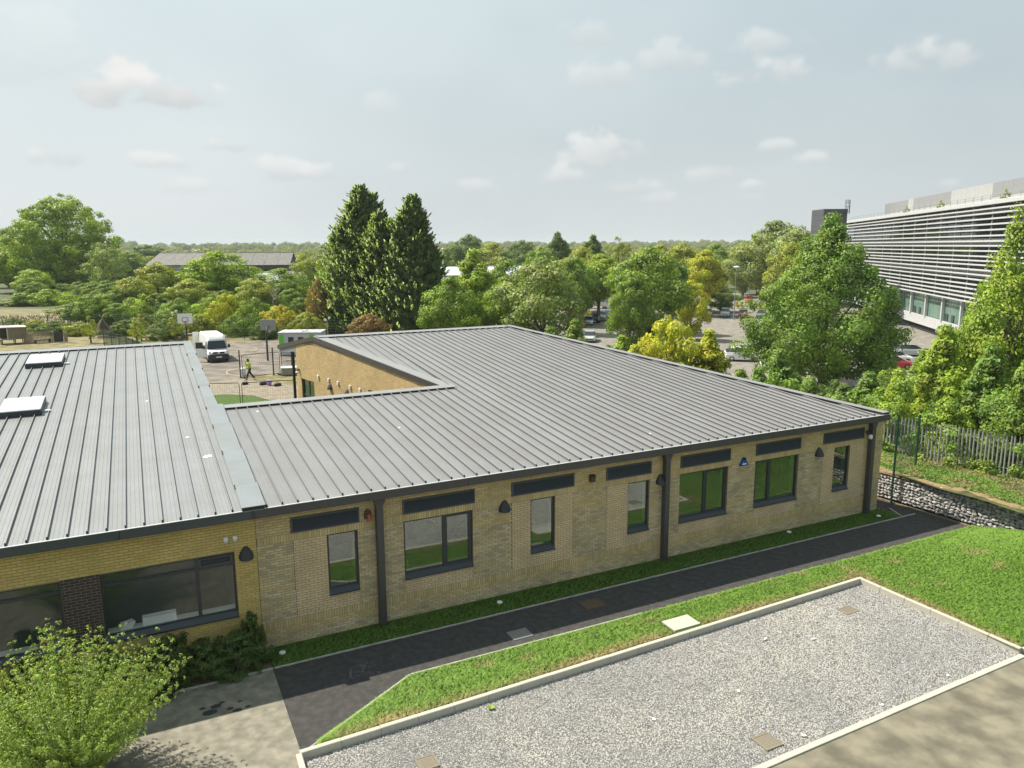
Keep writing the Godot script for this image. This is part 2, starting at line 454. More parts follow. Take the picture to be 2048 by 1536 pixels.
func air_and_light() -> void:
	var cam := Camera3D.new()
	cam.name = "camera"
	var yaw := deg_to_rad(26.369)
	var pitch := deg_to_rad(10.346)
	var roll := deg_to_rad(-0.298)
	var f := Vector3(sin(yaw) * cos(pitch), -sin(pitch), -cos(yaw) * cos(pitch))
	var r := Vector3(cos(yaw), 0, sin(yaw))
	var u := r.cross(f)
	cam.transform = Transform3D(Basis(r * cos(roll) + u * sin(roll), u * cos(roll) - r * sin(roll), -f), Vector3(1.15, 10.95, 20.25))
	cam.fov = rad_to_deg(2.0 * atan(768.0 / 1508.4))
	cam.near = 0.1; cam.far = 6000.0
	add_child(cam)
	var we := WorldEnvironment.new()
	we.name = "environment"
	var e := Environment.new()
	var sky := Sky.new()
	var pm := PanoramaSkyMaterial.new()
	pm.panorama = sky_texture()
	sky.sky_material = pm
	e.background_mode = Environment.BG_SKY
	e.sky = sky
	e.background_energy_multiplier = 0.53
	e.tonemap_mode = Environment.TONE_MAPPER_LINEAR
	e.tonemap_exposure = 1.88
	e.fog_enabled = true
	e.fog_density = 0.00015
	e.fog_light_color = Color(0.80, 0.84, 0.86)
	e.sdfgi_enabled = true; e.ssao_enabled = true; e.ssil_enabled = true
	we.environment = e
	add_child(we)
	var s := DirectionalLight3D.new()
	s.name = "sun"
	s.light_energy = 1.45
	s.light_color = Color(1.0, 0.965, 0.91)
	s.light_angular_distance = 0.6
	s.shadow_enabled = true
	add_child(s)
	s.look_at_from_position(Vector3.ZERO, Vector3(0.46, -1.0, 0.54), Vector3.UP)


# ---------- walls: local x along the wall, y up, z outwards
func wall_faces(mb: MB, x0: float, x1: float, y0: float, top: Callable, holes: Array, zf: float, zb: float) -> void:
	var xs := [x0, x1]
	for h in holes:
		xs.push_back(clampf(h[0], x0, x1)); xs.push_back(clampf(h[1], x0, x1))
	xs.sort()
	for i in xs.size() - 1:
		var a: float = xs[i]; var b: float = xs[i + 1]
		if b - a < 0.001: continue
		var mid := (a + b) / 2
		var y := y0
		var over := []
		for h in holes:
			if h[0] < mid and h[1] > mid: over.push_back(h)
		over.sort_custom(func(p, q): return p[2] < q[2])
		for h in over:
			for s in [zf, zb]:
				if s == zf: mb.quad(Vector3(a, y, s), Vector3(b, y, s), Vector3(b, h[2], s), Vector3(a, h[2], s))
				else: mb.quad(Vector3(b, y, s), Vector3(a, y, s), Vector3(a, h[2], s), Vector3(b, h[2], s))
			mb.quad(Vector3(a, h[2], zf), Vector3(b, h[2], zf), Vector3(b, h[2], zb), Vector3(a, h[2], zb))
			mb.quad(Vector3(a, h[3], zb), Vector3(b, h[3], zb), Vector3(b, h[3], zf), Vector3(a, h[3], zf))
			y = h[3]
		mb.quad(Vector3(a, y, zf), Vector3(b, y, zf), Vector3(b, top.call(b), zf), Vector3(a, top.call(a), zf))
		mb.quad(Vector3(b, y, zb), Vector3(a, y, zb), Vector3(a, top.call(a), zb), Vector3(b, top.call(b), zb))
	for h in holes:
		mb.quad(Vector3(h[0], h[2], zf), Vector3(h[0], h[2], zb), Vector3(h[0], h[3], zb), Vector3(h[0], h[3], zf))
		mb.quad(Vector3(h[1], h[2], zb), Vector3(h[1], h[2], zf), Vector3(h[1], h[3], zf), Vector3(h[1], h[3], zb))

const BRICKS := {
	"buff": [[0.66, 0.53, 0.32], [0.61, 0.49, 0.285], [0.54, 0.45, 0.28], [0.7, 0.57, 0.36], [0.47, 0.395, 0.26], [0.64, 0.505, 0.275]],
	"top": [[0.68, 0.52, 0.255], [0.64, 0.485, 0.235], [0.59, 0.455, 0.235], [0.7, 0.55, 0.29], [0.62, 0.46, 0.21], [0.66, 0.52, 0.275]],
	"light": [[0.76, 0.565, 0.345], [0.74, 0.55, 0.33], [0.77, 0.58, 0.36], [0.75, 0.56, 0.335], [0.73, 0.55, 0.34], [0.76, 0.57, 0.345]],
	"gold": [[0.68, 0.5, 0.17], [0.65, 0.475, 0.155], [0.7, 0.52, 0.185], [0.67, 0.495, 0.165], [0.62, 0.455, 0.145], [0.69, 0.51, 0.195]],
	"dark": [[0.06, 0.046, 0.05], [0.05, 0.04, 0.043], [0.068, 0.053, 0.056], [0.056, 0.044, 0.048], [0.048, 0.038, 0.042], [0.064, 0.05, 0.053]],
	"gable": [[0.68, 0.5, 0.25], [0.65, 0.475, 0.23], [0.71, 0.53, 0.275], [0.67, 0.49, 0.24], [0.62, 0.45, 0.215], [0.7, 0.515, 0.265]],
}

func brick_shape(w: float, h: float, style: String, k: int) -> ArrayMesh:
	var key := "%s_%d_%d_%d" % [style, roundi(w * 200), roundi(h * 200), k]
	if not unit.has(key):
		var mb := MB.new()
		var c: Array = BRICKS[style][k]
		mb.col = Color(c[0], c[1], c[2])
		brick_faces(mb, 0, 0, w, h, 0.0)
		unit[key] = mb.mesh()
	return unit[key]

func brick_faces(mb: MB, x: float, y: float, w: float, h: float, z: float) -> void:
	var a := Vector3(x, y, z - 0.012); var b := Vector3(x + w, y, z - 0.012); var d := Vector3(x + w, y + h, z - 0.012); var e := Vector3(x, y + h, z - 0.012)
	var i := 0.003
	var a2 := Vector3(x + i, y + i, z); var b2 := Vector3(x + w - i, y + i, z); var d2 := Vector3(x + w - i, y + h - i, z); var e2 := Vector3(x + i, y + h - i, z)
	mb.quad(a2, b2, d2, e2)
	mb.quad(a, b, b2, a2); mb.quad(b, d, d2, b2); mb.quad(d, e, e2, d2); mb.quad(e, a, a2, e2)

# rows of bricks in front of a mortar face; panels: [x0, x1, y0, y1, style]; eye: the viewer in wall axes, for choosing which are parts
func lay_bricks(parent: Node3D, xf: Transform3D, x0: float, x1: float, y0: float, top: Callable, holes: Array, panels: Array, style_at: Callable, bands: Array, n_parts: int, eye: Vector3, stuff_name := "brickwork") -> void:
	var laid := []
	var row := 0
	var y := y0
	var top_most := maxf(top.call(x0), top.call(x1))
	while y < top_most - 0.03:
		var soldier := false
		var hgt := 0.065
		for b in bands:
			if absf(y - b) < 0.01:
				soldier = true; hgt = 0.215
		var cuts := [x0, x1]
		for p in panels:
			if y + 0.03 > p[2] and y + 0.03 < p[3]:
				cuts.push_back(clampf(p[0], x0, x1)); cuts.push_back(clampf(p[1], x0, x1))
		for h in holes:
			if h[3] > y + 0.01 and h[2] < y + hgt - 0.01:
				cuts.push_back(clampf(h[0], x0, x1)); cuts.push_back(clampf(h[1], x0, x1))
		cuts.sort()
		for i in cuts.size() - 1:
			var a: float = cuts[i]; var b: float = cuts[i + 1]
			if b - a < 0.03: continue
			var mid := (a + b) / 2
			var solid := true
			for h in holes:
				if h[3] > y + 0.01 and h[2] < y + hgt - 0.01 and h[0] < mid and h[1] > mid: solid = false
			if not solid: continue
			var style: String = style_at.call(mid, y)
			var inset := 0.0
			for p in panels:
				if y + 0.03 > p[2] and y + 0.03 < p[3] and p[0] < mid and p[1] > mid:
					style = p[4]; inset = -0.003
			var pitch := 0.075 if soldier else 0.225
			var x := floorf(a / pitch) * pitch - (0.1125 if row % 2 == 1 and not soldier else 0.0)
			while x < b:
				var l := maxf(x + 0.005, a + 0.003); var r := minf(x + pitch - 0.005, b - 0.003)
				x += pitch
				if r - l < 0.02: continue
				var lim: float = minf(top.call(l), top.call(r))
				var hh := minf(hgt, lim - y)
				if hh < 0.02: continue
				laid.push_back([l, y, r - l, hh, 0.007 + inset + rng.randf_range(-0.0015, 0.0015), style if not soldier or style == "light" else style, rng.randi_range(0, 5), Vector3((l + r) / 2, y, 0).distance_to(eye)])
		y += 0.225 if soldier else 0.075
		row += 1
	laid.sort_custom(func(p, q): return p[7] < q[7])
	var rest := MB.new()
	for i in laid.size():
		var q: Array = laid[i]
		if i < n_parts:
			put(parent, "brick", brick_shape(q[2], q[3], q[5], q[6]), M.brick, xf * Transform3D(Basis.IDENTITY, Vector3(q[0], q[1], q[4])))
		else:
			var c: Array = BRICKS[q[5]][q[6]]
			var t := rng.randf_range(0.94, 1.04)
			rest.col = Color(c[0] * t, c[1] * t, c[2] * t)
			brick_faces(rest, q[0], q[1], q[2], q[3], q[4])
	if not rest.ix.is_empty():
		stuff(put(parent, stuff_name, rest, M.brick, xf))

func window(parent: Node3D, xf: Transform3D, x0: float, x1: float, y0: float, y1: float, mulls: Array, casement := -1, glass := "window_glass", transom := 0.0, board := true) -> MeshInstance3D:
	var fr := MB.new()
	var zf := -0.075
	var zb := -0.145
	var t := 0.062
	fr.box(x0, y0, zb, x0 + t, y1, zf); fr.box(x1 - t, y0, zb, x1, y1, zf)
	fr.box(x0 + t, y1 - t, zb, x1 - t, y1, zf); fr.box(x0 + t, y0 + 0.1, zb, x1 - t, y0 + 0.17, zf)
	fr.box(x0 + t, y0, zb - 0.01, x1 - t, y0 + 0.1, zf - 0.03)
	var edges := [x0 + t]
	for m in mulls:
		fr.box(m - 0.045, y0 + 0.17, zb + 0.002, m + 0.045, y1 - t, zf + 0.003)
		edges.push_back(m - 0.045); edges.push_back(m + 0.045)
	edges.push_back(x1 - t)
	var o := put(parent, "window", fr, M.frame, xf)
	var sl := MB.new()   # sloping metal sill
	sl.prism(PackedVector2Array([Vector2(-0.075, y0 + 0.13), Vector2(-0.075, y0 - 0.02), Vector2(0.05, y0 - 0.02), Vector2(0.05, y0 + 0.025)]), -x1 + 0.003, -x0 - 0.003, Transform3D(Basis(Vector3(0, 0, 1), Vector3(0, 1, 0), Vector3(-1, 0, 0)), Vector3.ZERO))
	put(o, "sill", sl, M.frame)
	for i in range(0, edges.size(), 2):
		var a: float = edges[i]; var b: float = edges[i + 1]
		var lo := y0 + 0.17
		var hi := y1 - t
		if i / 2 == casement:
			var cs := MB.new()
			for q in [[a, lo, a + 0.055, hi], [b - 0.055, lo, b, hi], [a + 0.055, lo, b - 0.055, lo + 0.055], [a + 0.055, hi - 0.055, b - 0.055, hi]]:
				cs.box(q[0] + 0.002, q[1] + 0.002, zb + 0.01, q[2] - 0.001, q[3] - 0.001, zf + 0.012)
			put(o, "casement", cs, M.frame)
			a += 0.055; b -= 0.055; lo += 0.055; hi -= 0.055
		var split := [lo, hi]
		if transom > 0.0 and i / 2 != casement:
			var tr := MB.new()
			tr.box(a, transom - 0.04, zb + 0.003, b, transom + 0.04, zf + 0.002)
			put(o, "transom", tr, M.frame)
			split = [lo, transom - 0.04, transom + 0.04, hi]
		for j in range(0, split.size(), 2):
			var pm := MB.new()
			pm.box(a - 0.01, split[j] - 0.01, -0.118, b + 0.01, split[j + 1] + 0.01, -0.106)
			put(o, "pane", pm, M[glass])
	if board:
		var bd := MB.new()
		bd.box(x0 + 0.01, y0 + 0.14, -0.42, x1 - 0.01, y0 + 0.175, -0.15)
		bd.box(x1 - 0.05, y0 + 0.18, -0.34, x1 - 0.012, y1 - 0.02, -0.15)
		bd.box(x0 + 0.012, y0 + 0.18, -0.34, x0 + 0.05, y1 - 0.02, -0.15)
		put(o, "window_board", bd, M.board)
	return o

func louvre(parent: Node3D, xf: Transform3D, x0: float, x1: float, y0: float, y1: float, n: int, zf := 0.045, called := "louvre") -> void:
	var fr := MB.new()
	var t := 0.045
	fr.box(x0, y0, -0.05, x0 + t, y1, zf); fr.box(x1 - t, y0, -0.05, x1, y1, zf)
	fr.box(x0 + t, y1 - t * 0.8, -0.05, x1 - t, y1, zf); fr.box(x0 + t, y0, -0.05, x1 - t, y0 + t * 0.8, zf)
	var o := put(parent, called, fr, M.louvre, xf)
	var bk := MB.new()
	bk.box(x0 + t, y0 + t * 0.8, zf - 0.042, x1 - t, y1 - t * 0.8, zf - 0.038)
	put(o, "backing", bk, M.black)
	var h := (y1 - y0 - t * 1.6) / n
	var key := "slat_%d_%d" % [roundi((x1 - x0) * 100), roundi(h * 1000)]
	if not unit.has(key):
		var sm := MB.new()
		sm.obox(Transform3D(Basis(Vector3.RIGHT, 0.75), Vector3.ZERO), Vector3(x1 - x0 - t * 2, 0.006, h * 0.95))
		unit[key] = sm.mesh()
	for i in n:
		put(o, "slat", unit[key], M.louvre, Transform3D(Basis.IDENTITY, Vector3((x0 + x1) / 2, y0 + t * 0.8 + h * (i + 0.5), zf - 0.018)))

func wall_lamp(label: String, xf: Transform3D, s := 1.0) -> void:
	var mb := MB.new()
	var rows := 9
	var cols := 10
	var ring := []
	for i in rows + 1:
		var t := float(i) / rows
		var y := 0.17 - 0.34 * t
		var hw := 0.035 + 0.155 * pow(sin(minf(t * 1.12, 1.0) * PI / 2), 0.9)
		var dp := 0.03 + 0.19 * pow(t, 0.8)
		if t > 0.92: hw *= 0.93
		var line := []
		for k in cols + 1:
			var a := PI * k / cols
			var e := absf(cos(a))
			line.push_back(Vector3(-cos(a) * hw, y - (0.03 * (1.0 - e) if i == rows else 0.0) + (0.03 * (1.0 - e) if i == rows else 0.0), pow(sin(a), 0.7) * dp))
		ring.push_back(line)
	for i in rows:
		for k in cols:
			mb.quad(ring[i + 1][k], ring[i + 1][k + 1], ring[i][k + 1], ring[i][k])
	for k in range(1, cols - 0):
		mb.tri(ring[0][0], ring[0][k], ring[0][k + 1])
		mb.tri(ring[rows][0], ring[rows][k + 1], ring[rows][k])
	var o := thing("wall_lamp", label, "lamp", Vector3.ZERO, 0.0, "black wall lamps on the brick walls")
	o.transform = xf.scaled_local(Vector3.ONE * s)
	put(o, "lamp_body", mb, M.lamp_black)
	var ln := MB.new()
	ln.box(-0.1, -0.178, 0.03, 0.1, -0.172, 0.15)
	put(o, "lamp_lens", ln, M.white_dull)
	var bp := MB.new()
	bp.box(-0.1, -0.12, 0.0, 0.1, 0.12, 0.02)
	put(o, "back_plate", bp, M.lamp_black)


# ---------- the school
func panel_run(parent: Node3D, xs: Array, z_low: float, top: Callable, mat: Material, ribs: bool, tones: String) -> void:
	var hi := 0.068
	for i in xs.size() - 1:
		var a: float = xs[i]; var b: float = xs[i + 1]
		var prof := [[a, 0.0]]
		if ribs:
			for k in [0.26, 0.52, 0.78]:
				var m: float = lerpf(a, b, k)
				prof.append_array([[m - 0.016, 0.0], [m - 0.008, 0.006], [m + 0.008, 0.006], [m + 0.016, 0.0]])
		else:
			for k in [0.33, 0.67]:
				var m: float = lerpf(a, b, k)
				prof.append_array([[m - 0.014, 0.0], [m - 0.007, 0.003], [m + 0.007, 0.003], [m + 0.014, 0.0]])
		prof.push_back([b, 0.0])
		var mb := MB.new()
		for k in prof.size() - 1:
			var p: Array = prof[k]; var q: Array = prof[k + 1]
			var zp: float = top.call(p[0]); var zq: float = top.call(q[0])
			var n := 4
			for j in n:
				var z0p := lerpf(z_low, zp, j / float(n)); var z1p := lerpf(z_low, zp, (j + 1) / float(n))
				var z0q := lerpf(z_low, zq, j / float(n)); var z1q := lerpf(z_low, zq, (j + 1) / float(n))
				mb.quad(Vector3(p[0], roof_y(z0p) + p[1], z0p), Vector3(q[0], roof_y(z0q) + q[1], z0q), Vector3(q[0], roof_y(z1q) + q[1], z1q), Vector3(p[0], roof_y(z1p) + p[1], z1p))
		put(parent, "roof_panel", mb, M["%s_%d" % [tones, rng.randi_range(0, 2)]])
		var sm := MB.new()
		var zt: float = top.call(a)
		var za := z_low - 0.03
		var w := 0.012
		# standing seam: a thin upright web with a rounded bead on top
		var hw := 0.011
		sm.hexa([Vector3(a - hw, roof_y(za) - 0.01, za), Vector3(a + hw, roof_y(za) - 0.01, za), Vector3(a + hw, roof_y(zt) - 0.01, zt), Vector3(a - hw, roof_y(zt) - 0.01, zt),
			Vector3(a - hw, roof_y(za) + hi - 0.012, za), Vector3(a + hw, roof_y(za) + hi - 0.012, za), Vector3(a + hw, roof_y(zt) + hi - 0.012, zt), Vector3(a - hw, roof_y(zt) + hi - 0.012, zt)])
		var seam := put(parent, "roof_seam", sm, M.seam_web)
		var bd := MB.new()
		bd.tube([Vector3(a, roof_y(za) + hi - 0.008, za), Vector3(a, roof_y(zt) + hi - 0.008, zt)], [0.013, 0.013], 6)
		put(parent, "seam_bead", bd, mat)
		var cp := MB.new()
		cp.box(a - 0.02, roof_y(za) - 0.005, za, a + 0.02, roof_y(za) + hi + 0.006, za + 0.03)
		put(parent, "seam_end_cap", cp, M.black)

func strip(mb: MB, p: Array, lift: float, thick: float) -> void:   # a flat cover laid along roof points (x, z)
	var poly := PackedVector2Array()
	for q in p: poly.push_back(Vector2(q[0], q[1]))
	mb.slab(poly, func(_x, z): return roof_y(z) + lift, thick)

func fascia_run(parent: Node3D, x0: float, x1: float, mat: Material, step: float) -> void:
	var x := x0
	while x < x1 - 0.01:
		var e := minf(x + step, x1)
		var mb := MB.new()
		mb.cbox(at((x + e) / 2, 4.055, 0.325), Vector3(e - x - 0.006, 0.245, 0.05), 0.008)
		mb.box(x + 0.003, 3.935, 0.03, e - 0.003, 3.95, 0.3)
		put(parent, "fascia_panel", mb, mat)
		x = e
	var tr := MB.new()
	tr.box(x0, 4.178, 0.285, x1, 4.19, 0.352)
	put(parent, "eaves_trim", tr, M.edge_trim)

func school() -> void:
	var eye := Vector3(1.15, 10.95, 20.25)
	# ----- the extension
	var e := thing("school_extension", "pale buff brick school extension with ribbed grey roof, seven front windows and louvres", "building", Vector3(3.5, 0, 0))
	var back := Transform3D(Basis.IDENTITY, Vector3(-3.5, 0, 0))
	var holes := [[5.37, 6.25, 1.23, 3.03], [7.61, 9.82, 1.23, 3.03], [11.83, 12.72, 1.23, 3.03], [15.57, 16.46, 1.23, 3.03], [17.76, 19.97, 1.23, 3.03], [21.29, 23.5, 1.23, 3.03], [25.45, 26.33, 1.23, 3.03]]
	var vents := [[4.41, 6.31], [7.6, 9.89], [11.15, 13.42], [14.67, 16.5], [17.77, 20.04], [21.28, 23.55], [24.78, 27.07]]
	var panels := [[4.45, 6.25, 0.78, 3.03, "light"], [7.61, 9.82, 0.78, 1.23, "light"], [11.16, 13.4, 0.78, 3.03, "light"], [14.69, 16.46, 0.78, 3.03, "light"], [17.77, 19.97, 0.78, 1.23, "light"], [21.3, 23.5, 0.78, 1.23, "light"], [24.79, 27.15, 0.78, 3.03, "light"]]
	var all := holes.duplicate()
	for v in vents: all.push_back([v[0], v[1], 3.255, 3.685])
	var wf := MB.new()
	var flat_top := func(_x): return 3.95
	wall_faces(wf, 3.5, 28.2, -0.3, flat_top, holes, 0.0, -0.36)
	var front := put(e, "front_wall", wf, M.mortar, back)
	var patch := FastNoiseLite.new()
	patch.seed = 5; patch.frequency = 0.5
	lay_bricks(front, Transform3D.IDENTITY, 3.5, 28.2, 0.03 - 0.15, flat_top, all, panels, func(x, y): return "top" if y > 3.2 or patch.get_noise_2d(x, y * 1.5) > 0.32 else "buff", [0.555, 3.03], 300, eye)
	for p in panels:   # dark movement joint beside each pale panel
		if p[3] > 2.0:
			var j := MB.new()
			j.box(p[0] - 0.012, p[2], 0.0, p[0] + 0.004, p[3], 0.006)
			put(front, "movement_joint", j, M.black)
	for i in holes.size():
		var h: Array = holes[i]
		var m := []
		var cs := 0
		if i == 1: m = [8.9]; cs = 1
		elif i == 4: m = [18.95]; cs = 1
		elif i == 5: m = [22.1]; cs = 0
		window(e, back, h[0], h[1], h[2], h[3], m, cs if m.size() else -1)
		louvre(e, back, vents[i][0], vents[i][1], 3.255, 3.685, 6)
	for x in [6.86, 17.08, 27.42]:
		var pm := MB.new()
		pm.cbox(at(x, 1.83, 0.125), Vector3(0.2, 3.86, 0.2), 0.012)
		pm.prism(PackedVector2Array([Vector2(x - 0.102, 3.7), Vector2(x + 0.102, 3.7), Vector2(x + 0.19, 3.93), Vector2(x - 0.19, 3.93)]), 0.02, 0.228)
		put(e, "eaves_post", pm, M.fascia_new, back)
	fascia_run(e, 3.45, 28.14, M.fascia_new, 3.05)
	for c in e.get_children():
		if c.name.begins_with("fascia") or c.name.begins_with("eaves_trim"): c.transform = back * c.transform
	# other walls, with thickness
	var ap := Vector3(9.99, 0, -22.99)
	var gd := Vector3(0.2105, 0, 0.9776)
	var gx := Transform3D(Basis(gd, Vector3.UP, Vector3(-0.9776, 0, 0.2105)), ap)
	var gtop := func(s: float) -> float: return 5.90 - 0.0746 * s if s >= 0.0 else 5.90 + 0.19 * s
	var ghole := [[-1.96, -0.2, 0.9, 3.3], [6.4, 7.0, 3.5, 3.82]]
	var gm := MB.new()
	wall_faces(gm, -2.63, 0.0, -0.3, gtop, [[-1.96, -0.2, 0.9, 3.3]], 0.0, -0.35)
	wall_faces(gm, 0.0, 13.1, -0.3, gtop, [[6.4, 7.0, 3.5, 3.82]], 0.0, -0.35)
	var gable := put(e, "gable_wall", gm, M.mortar, back * gx)
	var ge: Vector3 = gx.affine_inverse() * eye
	lay_bricks(gable, Transform3D.IDENTITY, -2.63, 13.1, 1.5, gtop, ghole, [], func(_x, _y): return "gable", [], 0, ge)
	window(e, back * gx, -1.96, -0.2, 0.9, 3.3, [-1.1], -1, "window_glass", 2.35, false)
	var bw := MB.new()
	bw.box(6.4, 3.5, -0.12, 7.0, 3.82, -0.1)
	put(e, "vent_opening", bw, M.black, back * gx)
	var rw := MB.new()   # right, rear and courtyard walls
	var rdir := (Vector3(28.2, 0, 0) - Vector3(22.62, 0, -22.5)).normalized()
	rw.slab(PackedVector2Array([Vector2(28.2, -0.01), Vector2(27.85, -0.01), Vector2(22.2, -22.6), Vector2(22.55, -22.6)]), func(_x, z): return roof_y(z) - 0.25, 6.0)
	put(e, "right_wall", rw, M.wall_plain, back)
	var sw := MB.new()
	sw.box(3.7, -0.3, -9.95, 12.4, 4.75, -9.6)
	put(e, "courtyard_wall", sw, M.wall_plain, back)
	var nw := MB.new()
	nw.box(9.8, -0.3, -25.7, 22.0, 5.2, -25.4)
	nw.slab(PackedVector2Array([Vector2(22.5, -22.6), Vector2(22.2, -22.6), Vector2(21.6, -25.5), Vector2(21.9, -25.5)]), func(_x, z): return 5.85 + 0.19 * (z + 22.8), 6.0)
	put(e, "rear_wall", nw, M.wall_plain, back)
	# roof
	var rv := func(z: float) -> float: return 28.05 + (z - 0.3) * 0.2497   # right verge
	var gv := func(z: float) -> float: return 9.99 + (z + 22.99) * 0.2153   # gable verge
	var deck := MB.new()
	deck.slab(PackedVector2Array([Vector2(3.55, 0.28), Vector2(27.98, 0.28), Vector2(22.35, -22.75), Vector2(10.1, -22.75), Vector2(12.95, -9.75), Vector2(3.55, -9.75)]), func(_x, z): return roof_y(z) - 0.015, 0.16)
	deck.slab(PackedVector2Array([Vector2(10.05, -22.751), Vector2(22.35, -22.751), Vector2(21.1, -28.0), Vector2(8.9, -28.0)]), func(_x, z): return 5.93 + 0.19 * (z + 22.75), 0.16)
	var roof := put(e, "roof", deck, M.roof_new, back)
	var xs := []
	var x := 3.79
	while x < 27.9:
		xs.push_back(x); x += 0.4055
	var ztop := func(px: float) -> float:
		var z := -22.6
		if px < 13.08: z = -9.62
		var zr: float = (px + 0.28 - 28.05) / 0.2497 + 0.3
		return minf(maxf(z, zr), 0.15)
	panel_run(roof, xs, 0.26, ztop, M.roof_new, false, "roof_new")
	# panels of the deep part that start behind the gable verge
	var xg := []
	x = 3.79 + 0.4055 * 17
	while x < 13.2:
		xg.push_back(x); x += 0.4055
	for i in xg.size() - 1:
		var a: float = xg[i]; var b: float = xg[i + 1]
		var za: float = minf((a - 0.5 - 9.99) / 0.2153 - 22.99, -9.75); var zb: float = minf((b - 0.5 - 9.99) / 0.2153 - 22.99, -9.75)
		if zb < -22.5: continue
		za = maxf(za, -22.55)
		var mb := MB.new()
		mb.quad(Vector3(a, roof_y(za), za), Vector3(b, roof_y(zb), zb), Vector3(b, roof_y(-22.6), -22.6), Vector3(a, roof_y(-22.6), -22.6))
		put(roof, "roof_panel", mb, M["roof_new_%d" % (i % 3)])
		var sm := MB.new()
		for k in [[0.0, 0.05, 0.011]]:
			var z0: float = za; var z1 := -22.6
			sm.hexa([Vector3(a - 0.011, roof_y(z0) - 0.01, z0), Vector3(a + 0.011, roof_y(z0) - 0.01, z0), Vector3(a + 0.011, roof_y(z1) - 0.01, z1), Vector3(a - 0.011, roof_y(z1) - 0.01, z1), Vector3(a - 0.011, roof_y(z0) + 0.012, z0), Vector3(a + 0.011, roof_y(z0) + 0.012, z0), Vector3(a + 0.011, roof_y(z1) + 0.056, z1), Vector3(a - 0.011, roof_y(z1) + 0.056, z1)])
		put(roof, "roof_seam", sm, M.seam_web)
	var ridge := MB.new()
	strip(ridge, [[10.2, -22.35], [22.5, -22.35], [22.35, -22.9], [10.05, -22.9]], 0.075, 0.012)
	put(roof, "ridge_cap", ridge, M.flashing)
	var inner := MB.new()
	strip(inner, [[3.78, -9.5], [13.25, -9.5], [13.15, -9.95], [3.78, -9.95]], 0.085, 0.02)
	put(roof, "link_ridge_cap", inner, M.flashing)
	for i in xs.size() - 1:
		var f := MB.new()
		var zz := -9.58 if xs[i] < 12.9 else -22.42
		if zz < -20.0 and xs[i] > 22.2: continue
		f.box(xs[i] + 0.025, roof_y(zz) + 0.002, zz - 0.05, xs[i + 1] - 0.025, roof_y(zz) + 0.07, zz)
		put(roof, "filler_block", f, M.black)
	for i in xg.size() - 1:
		if xg[i] < 10.4 or xg[i] > 12.8: continue
		var f := MB.new()
		f.box(xg[i] + 0.025, roof_y(-22.42) + 0.002, -22.47, xg[i + 1] - 0.025, roof_y(-22.42) + 0.07, -22.42)
		put(roof, "filler_block", f, M.black)
	var gf := MB.new()   # wide flashing over the gable verge
	strip(gf, [[9.97, -22.95], [12.78, -9.9], [13.32, -9.9], [10.65, -22.4], [10.5, -22.9]], 0.03, 0.012)
	put(roof, "gable_flashing", gf, M.flashing)
	var gfa := MB.new()
	for s in [[0.0, 13.0], [-5.35, 0.0]]:
		var s0: float = s[0]; var s1: float = s[1]
		var y0: float = gtop.call(s0) + 0.07; var y1: float = gtop.call(s1) + 0.07
		gfa.prism(PackedVector2Array([Vector2(s0, y0 - 0.25), Vector2(s1, y1 - 0.25), Vector2(s1, y1), Vector2(s0, y0)]), 0.012 if s0 >= 0 else 0.014, 0.06 if s0 >= 0 else 0.062)
	put(e, "gable_fascia", gfa, M.fascia_new, back * gx)
	# right verge: raised capping in lengths, dark stepped closure under it
	for i in 9:
		var za := 0.32 - i * 2.56; var zb := za - 2.55
		var cap := MB.new()
		strip(cap, [[rv.call(za) - 0.34, za], [rv.call(za) + 0.02, za], [rv.call(zb) + 0.02, zb], [rv.call(zb) - 0.34, zb]], 0.11, 0.015)
		put(roof, "verge_cap", cap, M.flashing)
		var st := MB.new()
		strip(st, [[rv.call(za) - 0.3, za - 0.01], [rv.call(za) - 0.08, za - 0.01], [rv.call(zb) - 0.08, zb], [rv.call(zb) - 0.24, zb]], 0.095, 0.1)
		put(roof, "verge_closure", st, M.fascia_new)
	var vf := MB.new()
	vf.slab(PackedVector2Array([Vector2(28.07, 0.34), Vector2(28.02, 0.34), Vector2(22.27, -22.9), Vector2(22.32, -22.9)]), func(_x, z): return roof_y(z) + 0.094, 0.33)
	put(roof, "verge_fascia", vf, M.fascia_new)
	# canopy on the far side, its end seen past the gable
	var cn := MB.new()
	cn.prism(PackedVector2Array([Vector2(-2.66, 5.24), Vector2(-2.66, 4.82), Vector2(-5.1, 4.53), Vector2(-5.3, 4.86)]), -11.0, 0.005)
	put(e, "canopy", cn, M.grey_cladding, back * gx)
	var cp := MB.new()
	cp.tube([Vector3(-3.45, -0.1, -0.15), Vector3(-3.45, 4.7, -0.15)], [0.09, 0.09], 10)
	put(e, "canopy_post", cp, M.dark_steel, back * gx)
	for s in [[0.47, 3.71], [1.82, 3.7], [2.99, 3.68], [4.43, 3.68], [5.53, 3.67]]:
		var vm := MB.new()
		vm.cbox(at(s[0], s[1], 0.045), Vector3(0.15, 0.2, 0.07), 0.015)
		put(e, "wall_vent", vm, M.white, back * gx)
	var fl := MB.new()
	fl.box(4.0, -0.05, -9.3, 27.5, -0.03, -0.4)
	put(e, "floor", fl, M.grey_cladding, back)
	# ----- the old wing
	var o := thing("school_wing", "older golden brick school wing with bluish grey ribbed roof and two skylights, at left", "building", Vector3(-2.0, 0, 0))
	var ob := Transform3D(Basis.IDENTITY, Vector3(2.0, 0, 0))
	var oh := [[-0.25, 2.92, 1.17, 3.0], [-5.6, -1.08, 1.14, 3.0]]
	var om := MB.new()
	wall_faces(om, -9.0, 3.495, -0.3, flat_top, oh, -0.002, -0.36)
	var ow := put(o, "front_wall", om, M.mortar, ob)
